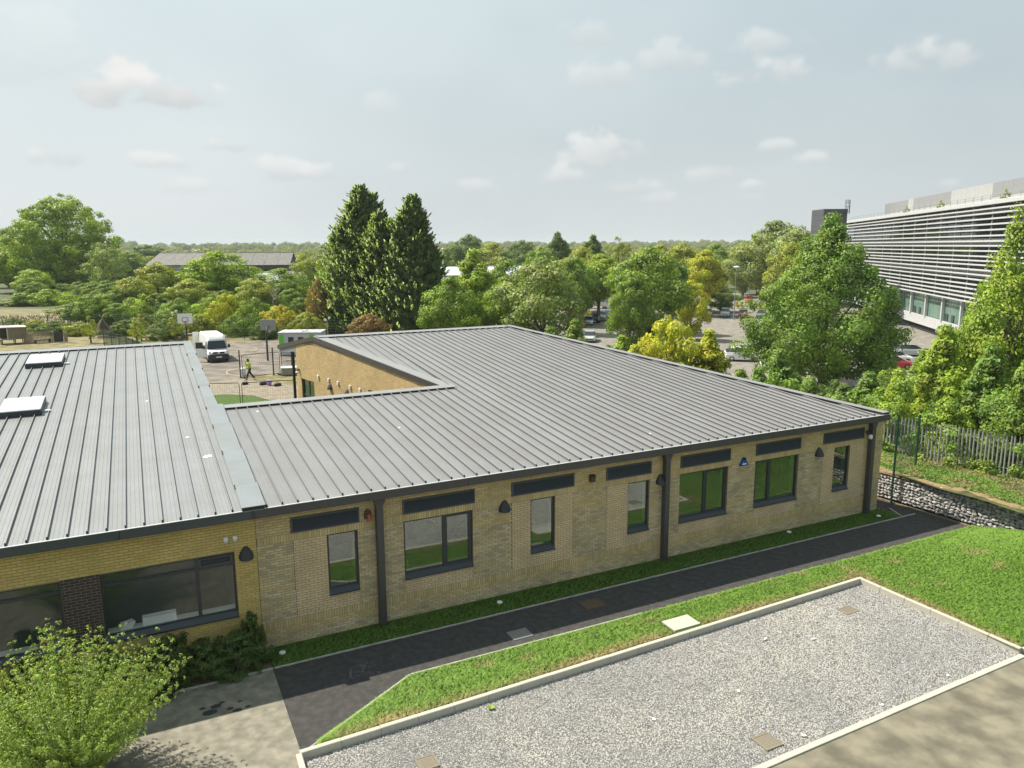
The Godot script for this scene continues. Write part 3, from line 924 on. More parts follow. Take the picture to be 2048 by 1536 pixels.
	lay_bricks(ow, Transform3D.IDENTITY, -6.5, 3.49, -0.12, flat_top, oh, [[-1.08, -0.25, 1.08, 3.0, "dark"]], func(_x, _y): return "gold", [], 300, eye)
	var w1 := window(o, ob, -0.25, 2.92, 1.17, 3.0, [1.98], -1, "old_glass", 2.66)
	louvre(w1, Transform3D.IDENTITY, 2.04, 2.86, 2.71, 2.93, 7, -0.085, "window_louvre")
	window(o, ob, -5.6, -1.08, 1.14, 3.0, [-3.3], -1, "old_glass", 2.7)
	fascia_run(o, -9.0, 3.445, M.fascia_old, 3.1)
	for c in o.get_children():
		if c.name.begins_with("fascia") or c.name.begins_with("eaves_trim"): c.transform = ob * c.transform
	var os := MB.new()
	os.slab(PackedVector2Array([Vector2(3.45, -0.4), Vector2(3.45, -23.3), Vector2(3.1, -23.3), Vector2(3.1, -0.4)]), func(_x, z): return roof_y(z) - 0.2, 7.0)
	os.slab(PackedVector2Array([Vector2(3.1, -23.3), Vector2(-9.0, -23.3), Vector2(-9.0, -23.0), Vector2(3.1, -23.0)]), func(_x, z): return roof_y(z) - 0.2, 7.0)
	os.slab(PackedVector2Array([Vector2(-8.7, -23.0), Vector2(-9.0, -23.0), Vector2(-9.0, -0.4), Vector2(-8.7, -0.4)]), func(_x, z): return roof_y(z) - 0.2, 7.0)
	put(o, "rear_wall", os, M.wall_plain, ob)
	var od := MB.new()
	od.slab(PackedVector2Array([Vector2(-9.2, 0.28), Vector2(3.5, 0.28), Vector2(3.5, -23.3), Vector2(-9.2, -23.3)]), func(_x, z): return roof_y(z) - 0.015, 0.16)
	var oroof := put(o, "roof", od, M.roof_old, ob)
	var ox := []
	x = 2.93 - 0.4142 * 28
	while x < 3.5:
		ox.push_back(x); x += 0.4142
	panel_run(oroof, ox, 0.26, func(_x): return -22.95, M.roof_old, true, "roof_old")
	var orc := MB.new()
	strip(orc, [[-9.2, -22.75], [3.5, -22.75], [3.5, -23.35], [-9.2, -23.35]], 0.075, 0.015)
	put(oroof, "ridge_cap", orc, M.flashing_old)
	for i in ox.size() - 1:
		var f := MB.new()
		f.box(ox[i] + 0.03, roof_y(-22.85) + 0.002, -22.87, ox[i + 1] - 0.03, roof_y(-22.85) + 0.06, -22.82)
		put(oroof, "filler_block", f, M.black)
	for i in 4:
		var za := -9.86 - i * 3.36
		var vc := MB.new()
		strip(vc, [[3.16 - 0.0, za], [3.62, za], [3.56, za - 3.35], [3.2, za - 3.35]], 0.1 + 0.004 * (i % 2), 0.12)
		put(oroof, "verge_cap", vc, M.flashing_old)
	for q in [[0.42, -1.28], [-1.285, -4.36], [-4.365, -7.28], [-7.285, -9.9]]:
		var bx := MB.new()
		strip(bx, [[3.14, q[0]], [3.74, q[0]], [3.77, q[1]], [3.18, q[1]]], 0.15, 0.02)
		strip(bx, [[3.17, q[0] - 0.06], [3.71, q[0] - 0.06], [3.74, q[1]], [3.21, q[1]]], 0.128, 0.13)
		var bo := put(oroof, "junction_cover", bx, M.flashing_old)
		for k in 6:
			var rv2 := MB.new()
			var z: float = lerpf(q[0], q[1], (k + 0.5) / 6.0)
			rv2.lathe(at(3.25 if k % 2 else 3.66, roof_y(z) + 0.15, z), [Vector2(0.012, 0), Vector2(0.008, 0.004), Vector2(0, 0.005)], 6)
			put(bo, "rivet", rv2, M.dark_steel)
	var bk := MB.new()
	bk.box(3.16, 4.2, 0.2, 3.72, 4.3, 0.37)
	put(oroof, "cover_end", bk, M.black)
	for q in [[-3.55, -2.1, -19.25, -21.2], [-3.6, -2.24, -11.07, -13.0]]:
		var bs := MB.new()
		var zc: float = (q[2] + q[3]) / 2
		var tilt := Transform3D(Basis(Vector3.RIGHT, atan(PITCH)), Vector3((q[0] + q[1]) / 2, roof_y(zc), zc))
		bs.cbox(tilt * at(0, 0.09, 0), Vector3(q[1] - q[0], 0.22, q[2] - q[3]), 0.012)
		var sk := put(oroof, "skylight", bs, M.frame)
		var gl := MB.new()
		gl.cbox(tilt * at(0, 0.225, 0), Vector3(q[1] - q[0] - 0.04, 0.06, q[2] - q[3] - 0.04), 0.025)
		put(sk, "skylight_glazing", gl, M.skylight)
		var ca := MB.new()
		ca.cbox(tilt * at((q[1] - q[0]) / 2 + 0.16, 0.05, 0.55), Vector3(0.2, 0.07, 0.1), 0.02)
		put(sk, "junction_box", ca, M.white)
	rng.seed = 12
	for q in [[2.75, -4.41, 0.11], [2.3, -6.6, 0.05], [1.2, -11.8, 0.05], [4.9, -8.9, 0.05], [15.6, -2.0, 0.06], [17.3, -1.2, 0.05], [9.2, -5.1, 0.04]]:
		var dm := MB.new()
		var c := Vector3(q[0], roof_y(q[1]) + 0.008, q[1])
		for k in 9:
			var a := TAU * k / 9.0; var b := TAU * (k + 1) / 9.0
			var ra: float = q[2] * (0.7 + 0.5 * absf(sin(k * 2.3))); var rb: float = q[2] * (0.7 + 0.5 * absf(sin(((k + 1) % 9) * 2.3)))
			dm.tri(c, c + Vector3(cos(b) * rb * 1.4, PITCH * sin(b) * rb, -sin(b) * rb), c + Vector3(cos(a) * ra * 1.4, PITCH * sin(a) * ra, -sin(a) * ra))
		put(oroof if q[0] < 3.5 else roof, "bird_dropping", dm, M.white)
	# ----- fittings on the walls
	var places := [[3.21, 2.93, "black wall lamp on the golden brick beside the big left window"], [10.89, 3.0, "black wall lamp between the wide window and the narrow window, right of the first post"], [16.9, 3.0, "black wall lamp touching the middle eaves post"], [24.55, 3.0, "black wall lamp left of the last narrow window by the building corner"]]
	for p in places:
		wall_lamp(p[2], Transform3D(Basis.IDENTITY, Vector3(p[0], p[1], 0.011)))
	wall_lamp("black wall lamp on the sunlit gable, further from the courtyard ridge", gx * Transform3D(Basis.IDENTITY, Vector3(2.0, 3.38, 0.011)))
	wall_lamp("black wall lamp on the sunlit gable, half hidden behind the courtyard ridge", gx * Transform3D(Basis.IDENTITY, Vector3(4.05, 3.34, 0.011)))
	for p in [[2.73, "left of the two small white sensors above the big left window"], [2.96, "right of the two small white sensors above the big left window"]]:
		var t := thing("wall_sensor", p[1], "sensor", Vector3(p[0], 3.37, 0.01), 0.0, "white sensors on the golden brick")
		var b := MB.new()
		b.cbox(at(0, 0.02, 0.035), Vector3(0.11, 0.13, 0.07), 0.02)
		put(t, "sensor_body", b, M.white)
		var l := MB.new()
		l.lathe(Transform3D(Basis(Vector3.RIGHT, 0.9), Vector3(0, -0.035, 0.05)), [Vector2(0.045, -0.02), Vector2(0.045, 0.02), Vector2(0.03, 0.045), Vector2(0, 0.055)], 10)
		put(t, "sensor_lens", l, M.white_dull)
	var al := thing("alarm_sounder", "red-brown alarm box left of the first eaves post", "alarm", Vector3(6.55, 3.42, 0.01))
	var a1 := MB.new()
	a1.prism(PackedVector2Array([Vector2(-0.1, -0.1), Vector2(0.1, -0.1), Vector2(0.1, 0.1), Vector2(0.04, 0.17), Vector2(-0.04, 0.17), Vector2(-0.1, 0.1)]), 0.0, 0.07)
	put(al, "alarm_box", a1, M.brown_box)
	var a2 := MB.new()
	a2.cbox(at(0.015, -0.05, 0.1), Vector3(0.1, 0.2, 0.08), 0.015)
	put(al, "alarm_strobe", a2, M.red_box)
	var bb := thing("bird_box", "small brown box high on the wall between the third and fourth louvres", "box", Vector3(14.08, 3.42, 0.01))
	var b1 := MB.new()
	b1.cbox(at(0, 0, 0.07), Vector3(0.18, 0.2, 0.13), 0.01)
	put(bb, "box_body", b1, M.brown_box)
	var b2 := MB.new()
	b2.obox(Transform3D(Basis(Vector3.RIGHT, 0.25), Vector3(0, 0.115, 0.08)), Vector3(0.2, 0.015, 0.17))
	put(bb, "box_lid", b2, M.brown_box)
	var ta := thing("alarm_sign", "blue triangular alarm box with a white mark between two wide windows", "alarm", Vector3(20.67, 3.11, 0.01))
	var t1 := MB.new()
	t1.prism(PackedVector2Array([Vector2(-0.18, -0.15), Vector2(0.18, -0.15), Vector2(0.2, -0.11), Vector2(0.03, 0.17), Vector2(-0.03, 0.17), Vector2(-0.2, -0.11)]), 0.0, 0.07)
	put(ta, "alarm_box", t1, M.blue)
	var t2 := MB.new()
	t2.prism(PackedVector2Array([Vector2(-0.055, 0.08), Vector2(0.055, 0.08), Vector2(0.03, 0.16), Vector2(-0.03, 0.16)]), 0.07, 0.1)
	put(ta, "alarm_light", t2, M.black)
	var t3 := MB.new()
	t3.prism(PackedVector2Array([Vector2(-0.1, -0.1), Vector2(0.09, -0.1), Vector2(0.11, -0.045), Vector2(-0.02, -0.055), Vector2(-0.06, -0.03), Vector2(-0.09, -0.06)]), 0.07, 0.074)
	put(ta, "white_mark", t3, M.white)
	camera_unit("white ball security camera by the last eaves post at the roof corner", Transform3D(Basis.IDENTITY, Vector3(27.17, 3.4, 0.012)))
	camera_unit("white security camera on the edge of the sunlit gable by the canopy", gx * Transform3D(Basis.IDENTITY, Vector3(-2.3, 3.7, 0.012)))
	# small things seen behind the old windows
	var tray := thing("storage_tray", "white storage tray on the sill inside the big left window", "tray", Vector3(1.0, 1.345, -0.3))
	var tm := MB.new()
	for q in [[-0.4, 0, -0.1, 0.4, 0.02, 0.1], [-0.4, 0.021, 0.08, 0.4, 0.2, 0.1], [-0.4, 0.021, -0.1, 0.4, 0.2, -0.08], [-0.4, 0.021, -0.079, -0.38, 0.2, 0.079], [0.38, 0.021, -0.079, 0.4, 0.2, 0.079]]: tm.box(q[0], q[1], q[2], q[3], q[4], q[5])
	put(tray, "tray_body", tm, M.white)
	var pp := thing("paper_stack", "stack of white papers on the sill inside the big left window, left of the tray", "papers", Vector3(0.22, 1.345, -0.28))
	var pq := MB.new()
	for k in 5: pq.obox(at(0.01 * k, 0.02 + 0.03 * k, 0, 0.1 * k), Vector3(0.3, 0.028, 0.21))
	put(pp, "papers", pq, M.white)
	var ty := thing("toy_crane", "yellow toy on the sill inside the far left window", "toy", Vector3(-1.35, 1.318, -0.27))
	var tb := MB.new()
	tb.tube([Vector3(-0.1, 0.02, 0), Vector3(-0.06, 0.16, 0), Vector3(0, 0.21, 0), Vector3(0.06, 0.16, 0), Vector3(0.1, 0.02, 0)], [0.03, 0.035, 0.035, 0.035, 0.03], 8)
	put(ty, "toy_arch", tb, M.yellow)
	var tr := MB.new()
	tr.cbox(at(-0.26, 0.06, 0), Vector3(0.2, 0.12, 0.12), 0.02)
	put(ty, "toy_cab", tr, M.red_box)

func camera_unit(label: String, xf: Transform3D) -> void:
	var t := thing("security_camera", label, "camera")
	t.transform = xf
	var a := MB.new()
	a.cbox(at(0.05, 0.08, 0.05), Vector3(0.14, 0.12, 0.1), 0.02)
	a.tube([Vector3(0.05, 0.05, 0.08), Vector3(0.08, -0.02, 0.13)], [0.03, 0.03], 8)
	put(t, "bracket", a, M.lamp_black)
	var b := MB.new()
	var prof := []
	for i in 9: prof.push_back(Vector2(0.1 * sin(PI * i / 8.0), -0.1 * cos(PI * i / 8.0)))
	b.lathe(at(0.09, -0.1, 0.17), prof, 14)
	put(t, "camera_ball", b, M.white)
	var l := MB.new()
	l.lathe(Transform3D(Basis(Vector3(1, 0.2, 0).normalized(), 1.3), Vector3(0.13, -0.11, 0.2)), [Vector2(0.05, 0.03), Vector2(0.05, 0.08), Vector2(0, 0.085)], 10)
	put(t, "camera_lens", l, M.black)


# ---------- the ground
func lawn_h(x: float, z: float) -> float:
	return 0.02 + 0.6 * ss(24.5, 31.5, x) * ss(3.4, 6.5, z) * (1.0 - 0.97 * ss(7.0, 9.2, z)) + (1.0 - 0.9 * ss(7.0, 9.2, z)) * 0.16 * ss(24.0, 31.0, x) * ss(2.9, 4.2, z)

func grid(xs: Array, zs: Array, hf: Callable) -> MB:
	var mb := MB.new()
	for i in xs.size():
		for j in zs.size():
			var x: float = xs[i]; var z: float = zs[j]
			var y: float = hf.call(x, z)
			mb.v.push_back(Vector3(x, y, z))
			var e := 0.3
			mb.n.push_back(Vector3(float(hf.call(x - e, z)) - float(hf.call(x + e, z)), 2 * e, float(hf.call(x, z - e)) - float(hf.call(x, z + e))).normalized())
			mb.c.push_back(Color.WHITE)
	var w := zs.size()
	for i in xs.size() - 1:
		for j in w - 1:
			var a := i * w + j
			for k in [a, a + w, a + 1, a + w, a + w + 1, a + 1]: mb.ix.push_back(k)
	return mb

func ground() -> void:
	var steps := [-5000.0, -2500.0, -1200.0, -600.0, -350.0, -220.0, -150.0, -110.0, -85.0, -70.0, -60.0, -50.0, -45.0, -40.0]
	var xs := steps.duplicate()
	for i in 33: xs.push_back(-36.0 + i * 2.0)
	for i in 38: xs.push_back(29.0 + i * 0.6)
	for i in 40: xs.push_back(54.6 + i * 4.0)
	xs.append_array([230.0, 300.0, 420.0, 600.0, 1200.0, 2500.0, 5000.0])
	var zs := steps.duplicate()
	for i in 18: zs.push_back(-36.0 + i * 2.0)
	for i in 30: zs.push_back(0.3 + i * 1.4)
	zs.append_array([48.0, 60.0, 100.0, 200.0, 500.0, 1500.0, 5000.0])
	struct("ground", grid(xs, zs, func(x, z):
		var near: float = 0.3 * ss(-34.0, -28.0, x) * (1.0 - ss(30.2, 31.5, x)) * ss(-32.0, -26.0, z) * (1.0 - ss(38.0, 44.0, z))
		var far: float = 22.0 * ss(500.0, 2400.0, Vector2(x, z).length())
		return terrain(x, z) - 0.05 - near + far - 0.12 * ss(-34.0, -28.0, x) * (1.0 - ss(30.2, 31.5, x)) * ss(-80.0, -76.0, z) * (1.0 - ss(38.0, 44.0, z))), M.scrub)
	# in front of the school
	struct("grass_strip", sheet([Vector2(3.55, -0.02), Vector2(28.22, -0.02), Vector2(28.5, 0.5), Vector2(28.35, 1.045), Vector2(3.6, 1.045)], 0.02), M.lawn, "shaded strip of grass along the foot of the brick wall")
	var ed := MB.new()
	var x := 3.6
	while x < 28.3:
		ed.cbox(at(x + 0.457, -0.04, 1.075), Vector3(0.906, 0.15, 0.05), 0.006)
		x += 0.914
	ed.cbox(Transform3D(Basis(Vector3.UP, 1.15), Vector3(28.62, -0.04, 0.6)), Vector3(0.95, 0.15, 0.05), 0.006)
	struct("path_edging", ed, M.edging)
	struct("asphalt_path", sheet([Vector2(3.57, 1.1), Vector2(28.3, 1.1), Vector2(28.75, 0.5), Vector2(28.3, -0.3), Vector2(26.0, -9.0), Vector2(27.6, -9.0), Vector2(29.62, 0.0), Vector2(29.9, 2.9), Vector2(29.4, 3.0), Vector2(6.68, 2.97), Vector2(3.57, 4.87)], 0.0), M.asphalt, "dark asphalt footpath along the school")
	var lawn := struct("lawn", sheet([Vector2(6.72, 3.03), Vector2(21.95, 3.03), Vector2(21.95, 4.27), Vector2(3.68, 4.83)], 0.024), M.lawn, "bright mown lawn between path and gravel bed")
	var gx := []
	var gz := []
	for i in 25: gx.push_back(21.951 + i * 0.365)
	for i in 22: gz.push_back(3.03 + i * 0.305)
	struct("lawn_bank", grid(gx, gz, func(a, b): return lawn_h(a, b) + 0.004), M.lawn, "lawn rising to the right towards the gabion wall")
	var e2 := MB.new()
	x = 6.72
	while x < 14.0:
		e2.cbox(at(x + 0.457, -0.035, 3.0 + (x - 6.7) * 0.0), Vector3(0.906, 0.14, 0.05), 0.006)
		x += 0.914
	var p := Vector3(6.7, -0.035, 3.0)
	var q := Vector3(3.62, -0.035, 4.86)
	for i in 4:
		var m := p.lerp(q, (i + 0.5) / 4.0)
		e2.cbox(Transform3D(Basis(Vector3.UP, atan2(-(q.z - p.z), q.x - p.x)), m), Vector3(p.distance_to(q) / 4.0 - 0.008, 0.14, 0.05), 0.006)
	struct("lawn_edging", e2, M.edging)
	struct("concrete_apron", sheet([Vector2(3.565, 1.1), Vector2(3.565, 14.0), Vector2(-12.0, 14.0), Vector2(-12.0, 1.1)], -0.004), M.concrete, "pale worn concrete paving by the bush")
	for w in [[2.05, 2.15, 0.09], [2.2, 2.05, 0.05], [1.9, 2.35, 0.12], [2.35, 2.4, 0.06], [2.6, 2.2, 0.04], [2.5, 2.55, 0.08], [2.75, 2.5, 0.05], [1.75, 2.1, 0.05]]:
		var dm := MB.new()
		for k in 8:
			var a := TAU * k / 8.0; var b := TAU * (k + 1) / 8.0
			dm.tri(Vector3(w[0], 0.0, w[1]), Vector3(w[0] + cos(b) * w[2] * 1.5, 0.0, w[1] - sin(b) * w[2]), Vector3(w[0] + cos(a) * w[2] * 1.5, 0.0, w[1] - sin(a) * w[2]))
		put(get_node("concrete_apron"), "oil_stain", dm, M.bumper)
	var hb := sheet([Vector2(-12.0, 0.0), Vector2(3.55, 0.0), Vector2(3.55, 1.05), Vector2(-12.0, 1.05)], 0.004)
	struct("planting_bed", hb, M.earth, "soil bed under the dark shrubs")
	var e3 := MB.new()
	for i in 12: e3.cbox(at(3.12 - i * 0.914, -0.03, 1.07), Vector3(0.905, 0.13, 0.05), 0.006)
	struct("bed_edging", e3, M.edging)
	# the gravel bed and its kerb
	struct("gravel_bed", sheet([Vector2(3.5, 4.85), Vector2(21.95, 4.3), Vector2(22.05, 9.5), Vector2(10.0, 9.62), Vector2(3.4, 9.75)], -0.13), M.gravel_bed, "square bed of pale grey gravel")
	var kb := thing("gravel_kerb", "pale concrete kerb stones standing round the back and side of the gravel bed", "kerb", Vector3(12.7, 0, 4.6))
	var off := Transform3D(Basis.IDENTITY, Vector3(-12.7, 0, -4.6))
	var stone := MB.new()
	stone.cbox(at(0, 0, 0), Vector3(0.906, 0.3, 0.13), 0.012)
	var sm := stone.mesh()
	for run in [[Vector3(3.53, -0.09, 4.86), Vector3(21.9, -0.09, 4.32), 20], [Vector3(21.92, -0.092, 4.26), Vector3(22.05, -0.092, 9.4), 6], [Vector3(3.5, -0.093, 4.9), Vector3(3.36, -0.093, 9.8), 5], [Vector3(22.1, -0.091, 9.44), Vector3(31.2, -0.091, 9.44), 10]]:
		var a: Vector3 = run[0]; var b: Vector3 = run[1]
		var n: int = run[2]
		for i in n:
			var c := a.lerp(b, (i + 0.5) / n) + Vector3(0, rng.randf_range(-0.003, 0.003), 0)
			put(kb, "kerb_stone", sm, M.kerb, off * Transform3D(Basis(Vector3.UP, atan2(-(b.z - a.z), b.x - a.x) + rng.randf_range(-0.004, 0.004)).scaled_local(Vector3(a.distance_to(b) / n / 0.91, 1, 1)), c))
	var fk := thing("flush_kerb", "low flush concrete edging between gravel bed and worn tarmac at lower right", "kerb", Vector3(15.0, -0.1, 9.55))
	var fs := MB.new()
	fs.cbox(at(0, 0, 0), Vector3(0.906, 0.2, 0.16), 0.01)
	var fm := fs.mesh()
	for i in 20:
		put(fk, "kerb_stone", fm, M.kerb, Transform3D(Basis(Vector3.UP, 0.016), Vector3(6.55 - i * 0.914, -0.08 + rng.randf_range(-0.004, 0.004), -0.05 + i * 0.0148)))
	struct("worn_tarmac", sheet([Vector2(3.3, 9.9), Vector2(22.1, 9.58), Vector2(22.3, 9.5), Vector2(45.0, 8.5), Vector2(45.0, 60.0), Vector2(3.3, 60.0)], -0.112), M.apron, "dusty worn tarmac at lower right")
	# covers and small things in the ground
	cover("gravel_drain", "patch of dark pebbles in the path nearest the bush", "drain", Vector3(5.65, 0.004, 2.2), 0.75, 0.62, M.black, "pebble")
	cover("manhole_cover", "pale grey manhole cover in the path left of the rusty one", "manhole", Vector3(10.2, 0.005, 2.42), 0.62, 0.5, M.steel, "plate")
	cover("manhole_cover", "rusty square manhole cover in the middle of the path", "manhole", Vector3(13.06, 0.005, 1.78), 0.72, 0.55, M.rust, "plate")
	cover("concrete_slab", "smooth pale concrete slab in the lawn against the kerb", "slab", Vector3(14.68, 0.03, 4.05), 0.95, 0.62, M.kerb, "slab")
	cover("manhole_cover", "tan drain cover in the gravel near its front edge", "manhole", Vector3(13.1, -0.105, 9.05), 0.5, 0.5, M.tan_cover, "plate")
	cover("manhole_cover", "sandy half buried cover in the far right corner of the gravel", "manhole", Vector3(19.97, -0.118, 5.5), 0.55, 0.4, M.tan_cover, "plate")
	cover("manhole_cover", "sandy cover in the gravel near the bottom edge left of centre", "manhole", Vector3(5.98, -0.105, 6.25), 0.45, 0.45, M.tan_cover, "plate")
	for w in [[10.5, 0.44, "white cap in the shaded grass under the first narrow window's right neighbour"], [3.92, 0.42, "white cap in the shaded grass at the end of the dark shrubs"], [27.56, 0.62, "white cap in the grass by the roof corner post"], [22.98, 0.24, "tiny white cap in the shaded grass below the second last window"]]:
		var t := thing("ground_cap", w[2], "cap", Vector3(w[0], 0.02, w[1]), 0.0, "white caps in the grass strip")
		var m := MB.new()
		m.lathe(Transform3D.IDENTITY, [Vector2(0.09, 0), Vector2(0.09, 0.035), Vector2(0.07, 0.05), Vector2(0, 0.055)], 12)
		put(t, "cap", m, M.white)
	var gi := 0
	var where := ["near the kerb at the right of the gravel bed", "in the gravel below the sandy corner cover", "in the middle of the gravel bed", "in the gravel left of the middle", "by the flush kerb next to the tan cover", "by the flush kerb in the middle", "by the flush kerb near the right corner"]
	for w in [[17.59, 6.28], [16.38, 5.67], [13.89, 7.29], [11.3, 7.26], [14.0, 9.3], [16.61, 9.3], [19.26, 9.2]]:
		var t := thing("plastic_marker", "small white plastic marker " + where[gi], "marker", Vector3(w[0], -0.1, w[1]), gi * 0.7, "white markers in the gravel")
		var m := MB.new()
		m.cbox(at(0, 0.012, 0), Vector3(0.085, 0.02, 0.06), 0.008)
		m.cbox(at(0.04, 0.016, 0.03), Vector3(0.045, 0.018, 0.045), 0.006)
		put(t, "marker", m, M.white)
		gi += 1
	grass_and_gravel()

func cover(called: String, label: String, cat: String, pos: Vector3, w: float, d: float, mat: Material, how: String) -> void:
	var t := thing(called, label, cat, pos)
	if how == "pebble":
		for i in 150:
			var m := MB.new()
			if i < 4: m.lathe(Transform3D.IDENTITY, [Vector2(0.0, -0.02), Vector2(0.04 + 0.008 * i, 0), Vector2(0.02, 0.025), Vector2(0, 0.03)], 5); unit["pebble%d" % i] = m.mesh()
			put(t, "pebble", unit["pebble%d" % (i % 4)], M.bumper if i % 3 else M.iron, at(rng.randf_range(-w, w) / 2, 0, rng.randf_range(-d, d) / 2, rng.randf() * TAU))
		return
	if how == "slab":
		var m := MB.new()
		m.cbox(at(0, 0.01, 0), Vector3(w, 0.06, d), 0.008)
		put(t, "slab", m, mat)
		return
	var f := MB.new()
	for q in [[-w / 2, -d / 2, w / 2, -d / 2 + 0.05], [-w / 2, d / 2 - 0.05, w / 2, d / 2], [-w / 2, -d / 2 + 0.05, -w / 2 + 0.05, d / 2 - 0.05], [w / 2 - 0.05, -d / 2 + 0.05, w / 2, d / 2 - 0.05]]:
		f.box(q[0], -0.02, q[1], q[2], 0.012, q[3])
	put(t, "frame", f, mat)
	var p := MB.new()
	p.box(-w / 2 + 0.056, -0.02, -d / 2 + 0.056, w / 2 - 0.056, 0.006, d / 2 - 0.056)
	for i in 6:
		for j in 5:
			p.box(lerpf(-w / 2 + 0.1, w / 2 - 0.13, i / 5.0), 0.006, lerpf(-d / 2 + 0.09, d / 2 - 0.12, j / 4.0), lerpf(-w / 2 + 0.1, w / 2 - 0.13, i / 5.0) + 0.03, 0.011, lerpf(-d / 2 + 0.09, d / 2 - 0.12, j / 4.0) + 0.03)
	put(t, "lid", p, mat)

func multi(called: String, mesh: Mesh, mat: Material, tr: Array, co: Array, label := "", parent: Node = self) -> MultiMeshInstance3D:
	var mm := MultiMesh.new()
	mm.transform_format = MultiMesh.TRANSFORM_3D
	mm.use_colors = true
	mm.mesh = mesh
	mm.instance_count = tr.size()
	for i in tr.size():
		mm.set_instance_transform(i, tr[i])
		mm.set_instance_color(i, co[i])
	var o := MultiMeshInstance3D.new()
	o.name = called
	o.multimesh = mm
	o.material_override = mat
	parent.add_child(o, true)
	stuff(o)
	if label: o.set_meta("label", label)
	return o

func tuft(blades: int, h: float, spread: float, wide: float) -> ArrayMesh:
	var mb := MB.new()
	for i in blades:
		var a := rng.randf() * TAU
		var b := Vector3(cos(a), 0, sin(a)) * spread * sqrt(rng.randf())
		var lean := Vector3(rng.randf_range(-1, 1), 0, rng.randf_range(-1, 1)) * h * 0.5
		var s := Vector3(-sin(a + 1.0), 0, cos(a + 1.0)) * wide
		var hh := h * rng.randf_range(0.6, 1.1)
		var g := rng.randf_range(0.75, 1.0)
		mb.col = Color(g, g, g)
		var n := (Vector3.UP * 1.6 + lean / h).normalized()
		var t := b + lean + Vector3.UP * hh
		mb.quadn(b - s, b + s, t + s * 0.2, t - s * 0.2, n, n, n, n)
	return mb.mesh()

